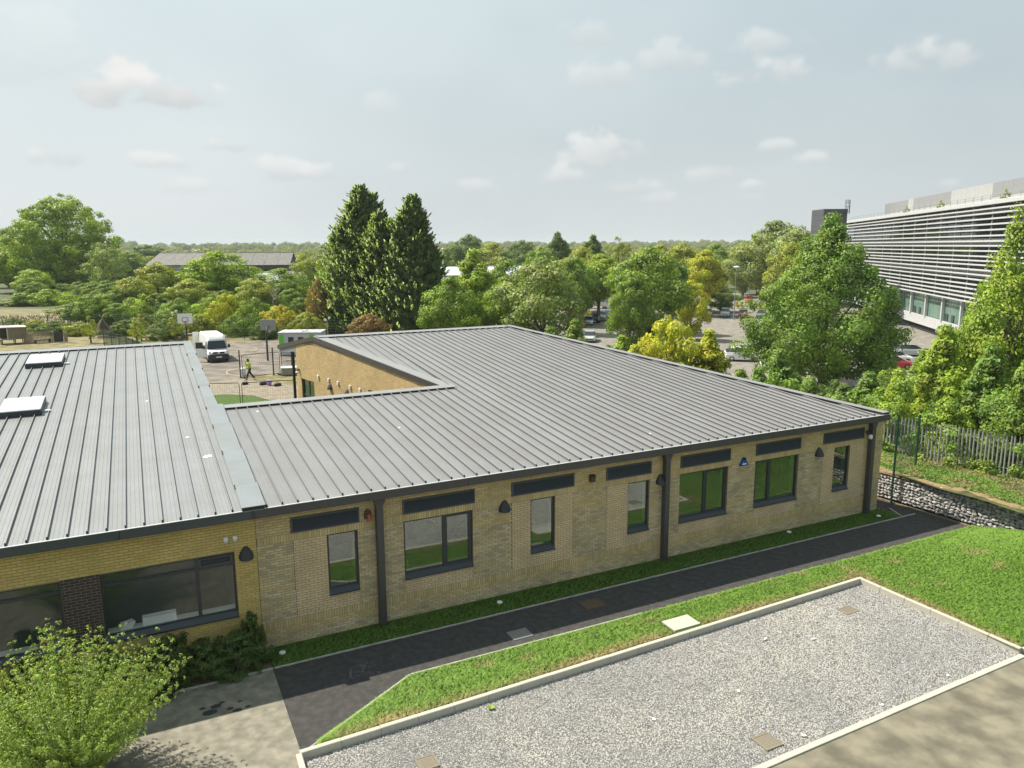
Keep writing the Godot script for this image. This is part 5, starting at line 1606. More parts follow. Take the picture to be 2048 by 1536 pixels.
func plants() -> void:
	grow("round", "round", 101, 10.0, 4.0, 1.4, 130, 150, 0.26, 0.95, 0.3)
	grow("round2", "round", 102, 10.0, 4.0, 1.0, 125, 150, 0.26, 1.0, 0.38)
	grow("round3", "round", 109, 10.0, 4.0, 1.2, 110, 150, 0.27, 1.05, 0.45)
	grow("oval", "oval", 103, 10.0, 3.4, 1.2, 115, 150, 0.26, 0.85, 0.35)
	grow("airy", "round", 104, 10.0, 4.0, 1.5, 90, 110, 0.25, 0.85, 0.4)
	grow("shrub", "shrub", 105, 4.0, 3.2, 0.1, 110, 130, 0.19, 0.62, 0.35)
	grow("shrub2", "shrub", 106, 4.0, 3.2, 0.1, 100, 130, 0.19, 0.66, 0.5)
	grow("poplar", "poplar", 107, 23.0, 11.0, 2.0, 420, 150, 0.42, 1.5, 0.38)
	grow("ash", "ash", 108, 15.6, 7.4, 1.5, 400, 190, 0.24, 1.1, 0.34)
	grow("birch", "birch", 110, 15.0, 3.0, 2.0, 170, 150, 0.2, 0.75, 0.4, 1.5)
	grow("thicket", "ash", 114, 6.5, 2.1, 0.2, 120, 140, 0.19, 0.55, 0.4)
	grow("standard", "oval", 115, 10.0, 3.6, 3.4, 105, 150, 0.26, 0.85, 0.35)
	grow("far", "round", 111, 10.0, 4.6, 0.2, 60, 60, 0.6, 1.4, 0.4)
	grow("hedge", "shrub", 112, 1.2, 0.85, 0.0, 110, 120, 0.06, 0.17, 0.5)
	grow("sapling", "oval", 113, 2.6, 0.75, 0.6, 26, 40, 0.13, 0.24, 0.5)
	conifer("conifer_a", 121, 19.6, 8.6, 5600, [[0.0, 0.0, 1.0, 0.8], [1.7, 0.4, 0.95, 0.45], [-1.9, 0.9, 0.88, 0.6], [-3.4, -0.2, 0.72, 0.5], [3.2, 1.0, 0.74, 0.5], [0.5, 2.2, 0.8, 0.6]])
	conifer("conifer_b", 122, 17.6, 7.4, 4600, [[0.0, 0.0, 1.0, 0.75], [-1.4, 0.8, 0.91, 0.6], [-2.5, 0.4, 0.84, 0.55], [1.5, 1.2, 0.7, 0.6], [-0.4, 2.0, 0.78, 0.6]])
	conifer("conifer_c", 123, 16.2, 7.0, 3600, [[0.0, 0.0, 1.0, 0.8], [1.7, 0.5, 0.93, 0.6], [-1.7, 0.9, 0.86, 0.6], [2.8, 1.2, 0.76, 0.5]])
	shoot_bush("front_bush", 131, 3.3, 1.9, 640, 16, 0.056)
	rng.seed = 200
	# kind, x, z, base, height, radius, leaf tint, label
	var rows := [
		["poplar",-13.7,-199.4,-0.0,22.9,12.0,"lime","tall broad bright green tree with fine airy top, biggest on the left edge"],
		["round",-25.0,-209.0,-0.0,14.4,7.8,"lime","bright green tree half cut by the left edge, in front of the tallest left tree"],
		["round",-31.4,-240.9,-0.0,16.0,6.3,"grey","pale hazy tree cut off by the left picture edge"],
		["airy",-4.7,-177.9,-0.0,11.7,5.0,"grey","grey-green rounded tree just right of the tallest left tree"],
		["round",-18.3,-170.0,-0.0,6.5,4.2,"lime","low bright green tree at the foot of the tallest left tree"],
		["round",6.7,-328.9,-0.0,11.8,9.0,"dark","dark distant tree left of the grey warehouse roofs"],
		["round",-0.1,-275.1,-0.0,9.5,6.2,"mid","mid green distant tree between grey-green tree and the warehouse"],
		["round",4.7,-122.7,-0.0,8.3,4.7,"olive","yellow-green tree in front of the left end of the grey warehouse roof"],
		["round",14.4,-122.8,-0.0,10.1,6.7,"lime","rounded bright green tree in front of the grey warehouse roofs"],
		["round",24.8,-121.5,-0.0,7.0,4.7,"mid","mid green tree between the warehouse and the brown dead foliage"],
		["airy",31.6,-134.5,-1.4,10.5,4.0,"olive","olive tree peeping out left of the two tall conifers"],
		["round",17.7,-104.4,-0.0,6.0,3.6,"olive","olive tree below the right warehouse roof beside bare branches"],
		["round",8.8,-106.6,-0.0,6.1,3.5,"olive","dense olive tree in the middle of the shrub belt"],
		["round",0.7,-117.4,-0.0,6.2,3.4,"olive","yellowish green tree above the timber tepee"],
		["shrub",-14.9,-156.2,-0.0,2.9,6.0,"lime","light green thicket below the tallest left tree"],
		["shrub",-4.2,-126.1,-0.0,3.3,4.2,"lime","light green bush behind the pale dry grass"],
		["shrub",2.1,-105.0,-0.0,4.0,3.9,"lime","bright bush behind the tip of the timber tepee"],
		["shrub",6.7,-95.8,-0.0,3.8,3.5,"mid","mid green bush behind the basketball hoop left side"],
		["shrub",10.3,-91.8,-0.0,4.0,3.0,"lime","green bush straight above the white van roof"],
		["shrub",11.8,-85.6,-0.0,4.9,3.0,"yellow","yellow-leaved bush above and right of the white van"],
		["shrub",15.0,-82.7,-0.0,4.3,3.0,"mid","green bush beyond the playground back edge"],
		["shrub",17.1,-77.0,-0.0,3.8,2.7,"gold","golden-tinged bush behind the white portable cabin"],
		["shrub",19.6,-73.4,-0.0,3.1,2.4,"olive","olive bush right behind the white portable cabin"],
		["shrub",14.9,-75.5,-0.0,2.3,1.8,"dark","dark green low bush at the playground back fence"],
		["shrub",12.1,-80.4,-0.0,2.5,2.1,"mid","bush at the playground back fence behind the van"],
		["shrub",8.4,-85.6,-0.0,2.5,2.2,"olive","bush behind the hoop and the van rear"],
		["shrub",4.1,-80.9,-0.0,2.3,2.4,"dark","dark low bush beside the tepee behind the mown grass"],
		["shrub",-0.1,-88.6,-0.0,1.9,2.2,"dark","dark bush directly right of the tepee"],
		["shrub",-5.6,-91.1,-0.0,1.2,2.2,"olive","low bush left of the timber tepee"],
		["shrub",-8.6,-95.0,-0.0,1.4,2.4,"dark","low dark bush behind the slatted timber bench"],
		["shrub",-11.3,-98.4,-0.0,0.9,1.9,"olive","low bush behind the roofed timber play hut"],
		["shrub",-14.3,-102.2,-0.0,1.1,1.9,"dark","low bush left of the roofed timber play hut"],
		["shrub",-18.7,-157.5,-0.0,-0.2,5.0,"grey","grey-green bramble bank beyond the left field"],
		["shrub",-9.0,-128.0,-0.0,1.0,3.9,"grey","grey-green brambles in the pale dry grass"],
		["round",110.0,-254.6,-2.2,12.3,8.5,"mid","distant tree just right of the conifers above the white roof"],
		["round",113.8,-242.4,-2.2,17.0,7.4,"dark","distant dark round-topped tree rising on the skyline right of conifers"],
		["round",119.2,-233.4,-2.2,14.0,8.8,"olive","distant brownish green tree on the skyline above the white roof"],
		["round",126.8,-224.1,-2.2,14.7,7.9,"dark","dark green skyline tree above the red-edged white roof"],
		["oval",97.6,-148.1,-2.2,16.1,4.5,"dark","pointed dark tree on the skyline, left of two pointed ones"],
		["oval",111.1,-152.7,-2.2,15.5,4.8,"dark","pointed dark tree on the skyline, right of two pointed ones"],
		["airy",125.9,-162.2,-2.2,15.0,4.3,"olive","thin loose tree with a tuft on the skyline over the car park"],
		["round",81.5,-109.9,-2.2,12.4,5.4,"olive","broad olive tree below the two pointed skyline trees"],
		["round",69.1,-104.8,-2.2,12.5,4.3,"mid","mid green tree below the dark skyline trees"],
		["oval",38.4,-65.5,-2.2,12.4,3.8,"lime","lime green tree right of the tall conifers"],
		["round",31.9,-56.8,-1.5,8.9,3.4,"mid","full green tree at the foot of the right conifer, above the roof ridge"],
		["round",40.1,-50.9,-2.2,11.6,4.9,"grey","large grey-green tree above the right end of the roof ridge"],
		["round",38.1,-56.0,-2.2,9.5,2.8,"mid","green tree between the lime tree and the grey-green tree"],
		["standard",73.4,-91.1,-2.2,11.6,5.0,"lime","yellow-green tree standing at the parked cars row"],
		["round",59.0,-57.6,-2.2,12.6,5.0,"mid","big deep green tree right of the parked car row"],
		["round",54.2,-54.7,-2.2,9.1,2.6,"mid","lower green tree beside the right end of the parked car row"],
		["round",99.4,-101.3,-2.2,13.2,5.6,"olive","brownish olive tree behind the yellow tree"],
		["standard",96.7,-91.0,-2.2,12.1,4.3,"yellow","yellow-leaved tree left of the two white lamp posts"],
		["round",70.7,-63.4,-2.2,8.1,2.6,"yellow","golden low tree left of the first lamp post"],
		["round",150.5,-132.5,-2.2,12.4,7.4,"mid","green tree behind the two white lamp posts"],
		["round",135.9,-112.5,-2.2,17.9,8.6,"grey","big pale grey-green tree left of the dark roof tower"],
		["round",132.5,-102.5,-2.2,16.6,6.6,"grey","pale grey-green tree in front of the dark roof tower"],
		["round",101.7,-75.1,-2.2,13.0,4.8,"olive","dark yellow-green rounded tree left of the big tree"],
		["round",139.7,-126.7,-2.2,13.7,5.0,"grey","hazy grey tree on the skyline left of the pale group"],
		["round",160.7,-161.6,-2.2,13.2,6.7,"mid","distant tree on the skyline above the yellow tree"],
		["round",151.9,-177.3,-2.2,13.0,7.0,"olive","distant tree on the skyline above the deep green tree"],
		["ash",56.3,-27.7,-2.2,15.0,7.0,"fresh","large full fresh green tree in front of the white-finned office"],
		["shrub",40.3,-29.4,-2.2,7.1,3.8,"yellow","large golden yellow shrub behind the roof edge"],
		["shrub",35.2,-27.1,-2.2,5.6,2.0,"yellow","yellow green shrub at the left foot of the golden shrub"],
		["shrub",41.8,-26.3,-2.2,6.5,2.4,"yellow","pale yellow shrub right of the golden shrub"],
		["shrub",35.5,-31.4,-2.0,4.9,1.5,"mid","green shrub by the roof edge below the parked cars"],
		["shrub",38.5,-41.5,-2.2,6.2,2.1,"mid","dark green shrub behind the right end of the roof ridge"],
		["shrub",39.1,-16.3,-2.2,6.3,2.2,"fresh","fresh green shrub under the left side of the large full tree"],
		["shrub",36.6,-17.2,-2.1,4.9,1.7,"mid","green shrub hugging the roof edge left of the large tree foot"],
		["shrub",39.0,-10.9,-2.2,4.8,1.8,"dark","dark shrub with bare twigs behind the roof corner"],
		["birch",46.9,-6.3,-2.2,15.1,3.2,"weep","slender drooping yellow-green tree on the right edge"],
		["round",50.3,-8.3,-2.2,11.4,3.1,"fresh","dense green tree below the drooping one on the right edge"],
		["shrub",43.3,-7.8,-2.2,8.4,2.2,"lime","bright yellow-green bush between the large tree and right edge tree"],
		["shrub",38.9,-7.3,-2.2,6.3,1.7,"lime","yellow-green bush leaning over the steel fence behind the roof corner"],
		["shrub",42.6,-4.6,-2.2,7.7,2.2,"fresh","green bush overhanging the middle of the steel fence"],
		["shrub",42.3,-2.4,-2.2,7.2,1.8,"mid","green bush overhanging the steel fence at the right edge"],
		["shrub",40.0,-4.9,-2.2,5.5,1.7,"lime","bright low bush pushing through the steel fence"],
		["shrub",37.3,-44.2,-2.2,5.3,2.5,"mid","green bush between the roof ridge end and the parked cars"],
		["shrub",39.0,-34.3,-2.2,5.4,2.2,"lime","bright bush left of the golden shrub behind the roof edge"],
		["shrub",35.6,-14.5,-1.5,4.9,1.9,"fresh","fresh bush close behind the sloping roof edge, below the white car"],
		["shrub",37.6,-12.3,-2.1,5.1,1.8,"mid","green bush close behind the roof edge under the large full tree"],
		["shrub",44.3,-13.4,-2.2,4.8,1.9,"fresh","green bush hiding the foot of the large full tree on its right"],
		["shrub",49.6,-13.3,-2.2,6.0,2.1,"mid","green bush between the red car and the steel fence"],
		["round",52.7,-12.2,-2.2,8.0,2.1,"lime","bright green small tree below the office glazing"],
		["round",54.3,-89.1,-2.2,11.0,4.5,"mid","full green tree behind the lime green tree"],
		["round",66.9,-88.5,-2.2,10.9,3.8,"fresh","fresh green tree behind the large grey-green tree"],
		["shrub",42.9,-18.4,-2.2,3.9,2.0,"mid","green bush at the left of the large full tree trunk"],
		["shrub",45.5,-17.1,-2.2,3.4,2.1,"dark","dark bush in the shade right below the large full tree"],
		["shrub",52.6,-18.1,-2.2,3.6,1.9,"mid","green bush in front of the red car under the large full tree"],
		["shrub",44.9,-30.9,-2.2,3.3,2.6,"lime","bright low bush behind the golden shrub at the car park edge"],
		["standard",73.0,-70.8,-2.2,11.0,3.7,"fresh","fresh green tree right behind the deep green tree"],
		["round",105.8,-96.4,-2.2,4.9,3.4,"mid","low green tree beyond the hedge, left of the first lamp post"],
		["standard",59.4,-77.6,-2.2,11.1,3.4,"mid","green tree between the large grey-green tree and the parked car row"],
	]
	for q in rows:
		var kind: String = q[0]
		var key := kind
		var h: float = maxf(q[4], 1.6)
		var r: float = q[5]
		if kind == "round": key = ["round", "round2", "round3"][rng.randi() % 3]
		elif kind == "shrub": key = ["shrub", "shrub2"][rng.randi() % 2]
		var bh: float = {"round": 10.0, "oval": 10.0, "airy": 10.0, "shrub": 4.0, "standard": 10.0, "poplar": 23.0, "ash": 15.6, "birch": 15.0}[kind]
		var br: float = {"round": 4.0, "oval": 3.4, "airy": 4.0, "shrub": 3.2, "standard": 3.6, "poplar": 11.0, "ash": 7.4, "birch": 3.0}[kind]
		if kind == "shrub" and h > r * 2.0:
			key = "thicket"; bh = 6.5; br = 2.1
		plant("bush" if kind == "shrub" else "broadleaf_tree", key, q[7], "bush" if kind == "shrub" else "tree", Vector3(q[1], q[3], q[2]), Vector3(r / br, h / bh, r / br) * 1.04, rng.randf() * TAU, "leaf_" + str(q[6]))
	plant("conifer", "conifer_a", "tallest dark green conifer with several pointed tops, left of the pair", "tree", Vector3(29.0, -0.3, -81.2), Vector3.ONE, 0.3, "leaf_conifer")
	plant("conifer", "conifer_b", "second dark conifer with a pointed top, on the right of the pair", "tree", Vector3(33.8, -1.0, -73.9), Vector3(1.0, 1.06, 1.0), 0.0, "leaf_conifer")
	plant("conifer", "conifer_c", "lower conifer filling the gap in front of the two tall ones", "tree", Vector3(30.1, -0.3, -75.8), Vector3(1.05, 0.98, 1.05), 2.0, "leaf_conifer")
	plant("bush", "shrub2", "brown dead foliage beside the left foot of the conifers", "bush", Vector3(22.6, 0.0, -79.8), Vector3(0.62, 1.7, 0.62), 1.0, "leaf_brown")
	plant("bush", "shrub", "brown dead foliage along the foot of the conifers", "bush", Vector3(26.2, 0.0, -69.5), Vector3(0.9, 0.75, 0.8), 0.0, "leaf_brown")
	# far wood on the skyline, one mass
	rng.seed = 300
	var tr := []
	var co := []
	for i in 3200:
		var az := rng.randf_range(-14.0, 70.0)
		var d := 300.0 + 1600.0 * pow(rng.randf(), 1.3)
		var x := 1.15 + sin(deg_to_rad(az)) * d
		var z := 20.25 - cos(deg_to_rad(az)) * d
		var s := rng.randf_range(0.6, 1.15)
		var gy := 22.0 * ss(500.0, 2400.0, Vector2(x, z).length()) + terrain(x, z)
		tr.push_back(Transform3D(Basis(Vector3.UP, rng.randf() * TAU).scaled(Vector3(s * 1.5, s * rng.randf_range(0.75, 1.1), s * 1.5)), Vector3(x, gy - 0.5, z)))
		var g := rng.randf_range(0.7, 1.0)
		co.push_back(Color(g, g, g))
	multi("distant_woodland", crowns["far"], M.leaf_olive, tr, co, "far hazy woodland along the horizon")
	tr = []
	co = []
	for i in 520:   # the scrub that closes the gaps between the trees
		var x := 0.0
		var z := 0.0
		if i % 2 == 0:
			x = rng.randf_range(-32.0, 40.0); z = rng.randf_range(-175.0, -98.0)
			if x < -8.0 and z > -153.0: continue
		else:
			var q := rng.randf()
			x = lerpf(36.0, 150.0, q) + rng.randf_range(-6.0, 10.0); z = lerpf(-70.0, -170.0, q) - rng.randf_range(12.0, 50.0)
		var s := rng.randf_range(0.22, 0.5)
		tr.push_back(Transform3D(Basis(Vector3.UP, rng.randf() * TAU).scaled(Vector3(s * 1.3, s, s * 1.3)), Vector3(x, terrain(x, z) - 0.3, z)))
		var g := rng.randf_range(0.7, 1.0)
		co.push_back(Color(g, g, g * 0.9))
	multi("scrub_thicket", crowns["round2"], M.leaf_mid, tr, co, "thick green scrub between the trees")
	# by the old wing
	plant("bush", "front_bush", "big bright yellow-green bush in the lower left corner", "bush", Vector3(-0.8, 0.0, 3.8), Vector3(0.95, 0.95, 0.95), 0.0, "leaf_bush")
	for q in [[0.95, 0.6, 1.3, 1.1, "dark shrub under the big left window, middle of the planting bed"], [2.85, 0.6, 1.0, 0.85, "dark shrub at the right end of the planting bed by the asphalt path"], [1.95, 0.6, 1.0, 0.8, "low dark shrub between two larger ones in the planting bed"], [-0.3, 0.62, 1.2, 1.1, "dark shrub hidden behind the bright bush"], [-1.9, 0.7, 1.3, 1.25, "dark shrub at the left edge of the picture behind the bright bush"], [3.2, 0.4, 0.4, 1.15, "thin upright shoot of the shrub at the brick joint"]]:
		plant("bush", "hedge", q[4], "bush", Vector3(q[0], 0.0, q[1]), Vector3(q[2], q[3], 0.8), q[0], "leaf_hedge")
	for q in [[-4.0, -80.9, "young tree in the mown grass left of the green fence"], [0.8, -76.2, "young tree just behind the green fence run"], [1.3, -80.7, "second young tree behind the green fence run"], [5.0, -78.6, "young tree left of the basketball hoop"]]:
		plant("sapling", "sapling", q[2], "tree", Vector3(q[0], 0, q[1]), Vector3.ONE * 1.25, q[0], "leaf_olive")
	# leaves hanging over and through the fence
	rng.seed = 410
	var cl := []
	for i in 170:
		var z := rng.randf_range(-11.0, 10.5)
		var low := rng.randf() < 0.6
		cl.push_back([Vector3(33.25 + 0.215 * z + (rng.randf_range(-0.35, 0.1) if low else rng.randf_range(0.15, 0.7)), 1.2 + (rng.randf_range(0.0, 0.45) if low else rng.randf_range(0.2, 2.6)), z), rng.randf_range(0.2, 0.42), 62])
	var iv := put(self, "fence_ivy", leaves(cl, 0.13, Vector3(36, 1, 0)), M.leaf_mid)
	stuff(iv)
	iv.set_meta("label", "ivy and bramble growing through the steel fence")
	cl = []
	for i in 80:
		var z := rng.randf_range(-10.0, 10.0)
		cl.push_back([Vector3(33.0 + 0.215 * z + rng.randf_range(-0.3, 1.4), rng.randf_range(2.1, 4.2) + 0.35 * sin(z * 1.7), z), rng.randf_range(0.3, 0.6), 60])
	var iv2 := put(self, "overhanging_leaves", leaves(cl, 0.16, Vector3(36, 1, 0)), M.leaf_fresh)
	stuff(iv2)
	iv2.set_meta("label", "green leaves hanging over the top of the steel fence")
	# pale long grass by the far fence
	rng.seed = 420
	tr = []
	co = []
	for i in 5200:
		var x := rng.randf_range(-20.0, 2.0)
		var z := rng.randf_range(-118.0, -98.0)
		var g := rng.randf_range(0.7, 1.1)
		tr.push_back(Transform3D(Basis(Vector3.UP, rng.randf() * TAU).scaled(Vector3.ONE * rng.randf_range(0.7, 1.3)), Vector3(x, -0.1, z)))
		co.push_back(Color(0.42 * g, 0.35 * g, 0.2 * g))
	multi("long_grass", tuft(9, 0.9, 0.35, 0.05), M.blade, tr, co, "pale dry long grass beyond the far fence")
	# pale bare branches
	var bt := thing("bare_tree", "pale leafless tree among the shrubs left of the conifers", "tree", Vector3(18.2, 0, -89.2))
	var tk := MB.new()
	tk.tube([Vector3(0, 0, 0), Vector3(0.1, 3.0, 0), Vector3(0.0, 6.2, 0)], [0.1, 0.07, 0.02], 6)
	put(bt, "trunk", tk, M.bark_pale)
	for i in 16:
		var bm := MB.new()
		var a := rng.randf() * TAU
		var y := rng.randf_range(2.6, 5.2)
		var d := Vector3(cos(a), rng.randf_range(0.6, 1.2), sin(a)) * rng.randf_range(0.8, 1.7)
		bm.tube([Vector3(0.05, y, 0), Vector3(0.05, y, 0) + d * 0.55 + Vector3(0, -0.1, 0), Vector3(0.05, y, 0) + d], [0.045, 0.03, 0.01], 4)
		bm.tube([Vector3(0.05, y, 0) + d * 0.5, Vector3(0.05, y, 0) + d * 0.8 + Vector3(0.3, 0.35, 0.2)], [0.025, 0.008], 4)
		put(bt, "branch", bm, M.bark_pale)


# ---------- the yard behind
func fence_run(called: String, label: String, pts: Array, h: float, pitch: float, mat: String, post_mat: String, wired := true) -> void:
	var o: Vector3 = pts[0]
	var f := thing(called, label, "fence", o)
	for i in pts.size():
		var p: Vector3 = pts[i] - o
		var ps := MB.new()
		ps.cbox(at(p.x, h / 2 + 0.05, p.z), Vector3(0.07, h + 0.1, 0.07), 0.006)
		put(f, "post", ps, M[post_mat])
		if i + 1 < pts.size() and wired:
			stuff(put(f, "mesh_panel", mesh_panel(p + Vector3(0, 0.03, 0), pts[i + 1] - o + Vector3(0, 0.03, 0), h - 0.05, pitch, 0.006, 0.3), M[mat]))

func heras(label: String, a: Vector3, b: Vector3) -> void:
	var t := thing("site_fence_panel", label, "fence", a, 0.0, "temporary steel fence panels")
	var d := (b - a)
	var l := d.length()
	d /= l
	var r := 0.15
	var fm := MB.new()
	var pts := [Vector3(0, 0.12, 0), Vector3(0, 2.0 - r, 0)]
	for i in 4: pts.push_back(d * (r - r * cos(PI / 2 * (i + 1) / 4.0)) + Vector3.UP * (2.0 - r + r * sin(PI / 2 * (i + 1) / 4.0)))
	for i in 5: pts.push_back(d * (l - r + r * sin(PI / 2 * i / 4.0)) + Vector3.UP * (2.0 - r + r * cos(PI / 2 * i / 4.0)))
	pts.push_back(d * l + Vector3(0, 0.12, 0))
	var rad := []
	for i in pts.size(): rad.push_back(0.024)
	fm.tube(pts, rad, 6)
	fm.tube([Vector3(0, 0.14, 0), d * l + Vector3(0, 0.14, 0)], [0.02, 0.02], 6)
	put(t, "frame", fm, M.dark_steel)
	stuff(put(t, "mesh_infill", mesh_panel(Vector3(0, 0.15, 0), d * l + Vector3(0, 0.15, 0), 1.82, 0.16, 0.003, 0.3), M.dark_steel))
	for p in [Vector3.ZERO, d * l]:
		var fb := MB.new()
		fb.cbox(Transform3D(Basis(Vector3.UP, 0.4), p + Vector3(0, 0.07, 0)), Vector3(0.24, 0.14, 0.6), 0.03)
		put(t, "foot_block", fb, M.bumper)

func hoop(label: String, pos: Vector3, turn: float) -> void:
	var t := thing("basketball_hoop", label, "basketball hoop", pos, turn, "basketball hoops")
	var p := MB.new()
	p.tube([Vector3(0, 0, -0.9), Vector3(0, 2.5, -0.9), Vector3(0, 3.2, -0.5), Vector3(0, 3.3, -0.03)], [0.1, 0.09, 0.07, 0.06], 8)
	put(t, "post", p, M.dark_steel)
	var b := MB.new()
	b.cbox(at(0, 3.45, 0), Vector3(1.5, 1.05, 0.04), 0.008)
	put(t, "backboard", b, M.white if pos.z < -60.0 else M.steel)
	var ln := MB.new()
	for q in [[-0.3, 3.12, 0.3, 3.17], [-0.3, 3.53, 0.3, 3.58], [-0.3, 3.17, -0.25, 3.53], [0.25, 3.17, 0.3, 3.53]]: ln.box(q[0], q[1], 0.02, q[2], q[3], 0.024)
	put(t, "target_square", ln, M.dark_steel)
	var rim := MB.new()
	var pts := []
	var rad := []
	for i in 17:
		pts.push_back(Vector3(0.23 * cos(TAU * i / 16.0), 3.05, 0.3 + 0.23 * sin(TAU * i / 16.0))); rad.push_back(0.014)
	rim.tube(pts, rad, 5)
	rim.box(-0.08, 3.0, 0.02, 0.08, 3.1, 0.08)
	put(t, "rim", rim, M.car_red)
	var net := MB.new()
	for i in 12:
		var a := TAU * i / 12.0
		net.tube([Vector3(0.23 * cos(a), 3.04, 0.3 + 0.23 * sin(a)), Vector3(0.13 * cos(a + 0.3), 2.65, 0.3 + 0.13 * sin(a + 0.3))], [0.006, 0.006], 3, false)
	put(t, "net", net, M.white)

func yard() -> void:
	rng.seed = 60
	struct("mown_grass", sheet([Vector2(-60, -30), Vector2(-60, -97), Vector2(8.0, -90), Vector2(20, -79), Vector2(27, -68), Vector2(27, -30)], -0.03), M.dry_grass, "dry mown grass round the playground")
	struct("far_field", sheet([Vector2(-90, -116), Vector2(-9, -122), Vector2(-11, -141), Vector2(-24, -150), Vector2(-90, -150)], 0.02), M.field, "bleached sports field at far left")
	struct("playground", sheet([Vector2(1.5, -44), Vector2(1.5, -60), Vector2(3.5, -68), Vector2(9.6, -74.6), Vector2(15.6, -73.0), Vector2(21.5, -66), Vector2(26, -50), Vector2(14.4, -49.2), Vector2(8.7, -46.9)], 0.0), M.tarmac_old, "old tarmac playground")
	struct("yard_path", sheet([Vector2(0, -46.0), Vector2(5.0, -45.6), Vector2(8.72, -47.0), Vector2(9.1, -46.2), Vector2(12.3, -40.8), Vector2(14.5, -36), Vector2(12.2, -33.0), Vector2(9.3, -35.8), Vector2(8.3, -38.4), Vector2(6.6, -39.8), Vector2(5.4, -40.0), Vector2(0, -40.5)], 0.006), M.yard_path, "pale concrete path across the yard")
	struct("yard_lawn", sheet([Vector2(0, -40.45), Vector2(5.4, -39.95), Vector2(6.6, -39.75), Vector2(8.25, -38.35), Vector2(9.25, -35.75), Vector2(11.6, -33.2), Vector2(11.6, -24), Vector2(3.6, -24), Vector2(0, -30)], 0.005), M.lawn, "patch of green grass between path and link roof")
	struct("dark_paving", sheet([Vector2(9.5, -36.2), Vector2(12.3, -33.1), Vector2(14.5, -36), Vector2(16, -30), Vector2(9, -26)], 0.003), M.asphalt, "dark paving under the canopy")
	var ln := MB.new()
	for arc in [[10.7, -50.3, 2.9, 2.3, 5.3], [10.0, -66.5, 2.6, 4.8, 7.2]]:
		for i in 26:
			var a: float = lerpf(arc[3], arc[4], i / 26.0); var b: float = lerpf(arc[3], arc[4], (i + 1) / 26.0)
			var o := Vector3(arc[0], 0.005, arc[1])
			ln.quad(o + Vector3(cos(b), 0, sin(b)) * (arc[2] - 0.05), o + Vector3(cos(a), 0, sin(a)) * (arc[2] - 0.05), o + Vector3(cos(a), 0, sin(a)) * (arc[2] + 0.05), o + Vector3(cos(b), 0, sin(b)) * (arc[2] + 0.05))
	for q in [[8.5, -63.0, 14.5, -62.92], [12.0, -56.0, 20.0, -55.9], [13.5, -68.0, 19.0, -67.9]]:
		ln.quad(Vector3(q[0], 0.005, q[3]), Vector3(q[2], 0.005, q[3]), Vector3(q[2], 0.005, q[1]), Vector3(q[0], 0.005, q[1]))
	struct("court_lines", ln, M.line_paint, "faded painted court lines")
	heras("temporary steel fence panel at the corner of the link roof", Vector3(3.9, 0, -33.9), Vector3(6.88, 0, -32.7))
	heras("temporary steel fence panel reaching to the canopy post", Vector3(7.03, 0, -32.6), Vector3(10.45, 0, -32.15))
	heras("temporary steel fence panel behind the walking person", Vector3(8.75, 0, -46.7), Vector3(11.9, 0, -47.1))
	heras("temporary steel fence panel left of the brick gable, beyond the canopy", Vector3(12.1, 0, -47.2), Vector3(15.4, 0, -48.0))
	for q in [[8.58, -46.85, "dark steel fence post left of the walking person"], [11.38, -47.3, "dark steel fence post right of the walking person"], [13.2, -48.6, "dark steel fence post beyond the canopy"]]:
		var ps := MB.new()
		ps.cbox(at(0, 1.2, 0), Vector3(0.1, 2.4, 0.1), 0.01)
		var t := thing("fence_post", q[2], "post", Vector3(q[0], 0, q[1]), 0.0, "steel posts by the yard")
		put(t, "post", ps, M.dark_steel)
		var pl := MB.new()
		pl.cbox(at(0, 0.01, 0), Vector3(0.22, 0.02, 0.22), 0.004)
		put(t, "base_plate", pl, M.dark_steel)
	hoop("basketball hoop with white backboard behind the van", Vector3(5.7, 0, -68.4), -0.1)
	hoop("basketball hoop seen from behind, left of the white cabin", Vector3(12.6, 0, -57.0), 2.75)
	van()
	person()
	# white cabin
	var cb := thing("portable_cabin", "low white-roofed portable cabin with lime green panels behind the gable", "cabin", Vector3(16.3, 0, -59.2), -0.42)
	var bd := MB.new()
	bd.cbox(at(0, 1.2, 0), Vector3(4.3, 2.3, 2.5), 0.03)
	put(cb, "body", bd, M.white_cladding)
	var rf := MB.new()
	for i in 7: rf.cbox(at(-1.9 + i * 0.633, 2.4, 0), Vector3(0.58, 0.1, 2.7), 0.02)
	put(cb, "roof", rf, M.white_cladding)
	var rh := MB.new()
	rh.cbox(at(0.4, 2.47, 0.5), Vector3(0.7, 0.06, 0.35), 0.02)
	put(cb, "roof_hatch", rh, M.bumper)
	for x in [-1.85, 1.2]:
		var pn := MB.new()
		pn.cbox(at(x, 1.3, 1.26), Vector3(0.5, 1.8, 0.03), 0.005)
		put(cb, "lime_panel", pn, M.lime_panel)
	for x in [-0.9, 0.1]:
		var pn := MB.new()
		pn.cbox(at(x, 1.5, 1.26), Vector3(0.55, 0.9, 0.03), 0.005)
		put(cb, "window", pn, M.car_glass)
	# play things at the far left
	var hut := thing("play_hut", "small timber play hut on stilts with a white roof at far left", "play hut", Vector3(-12.4, 0, -85.2), 0.25)
	for x in [-1.0, 0.3, 1.2]:
		for z in [-0.6, 0.6]:
			var lg := MB.new()
			lg.tube([Vector3(x, 0, z), Vector3(x, 0.55, z)], [0.06, 0.06], 6)
			put(hut, "leg", lg, M.timber_dark)
	var fl := MB.new()
	fl.box(-1.3, 0.5, -0.8, 1.4, 0.6, 0.8)
	put(hut, "floor", fl, M.timber)
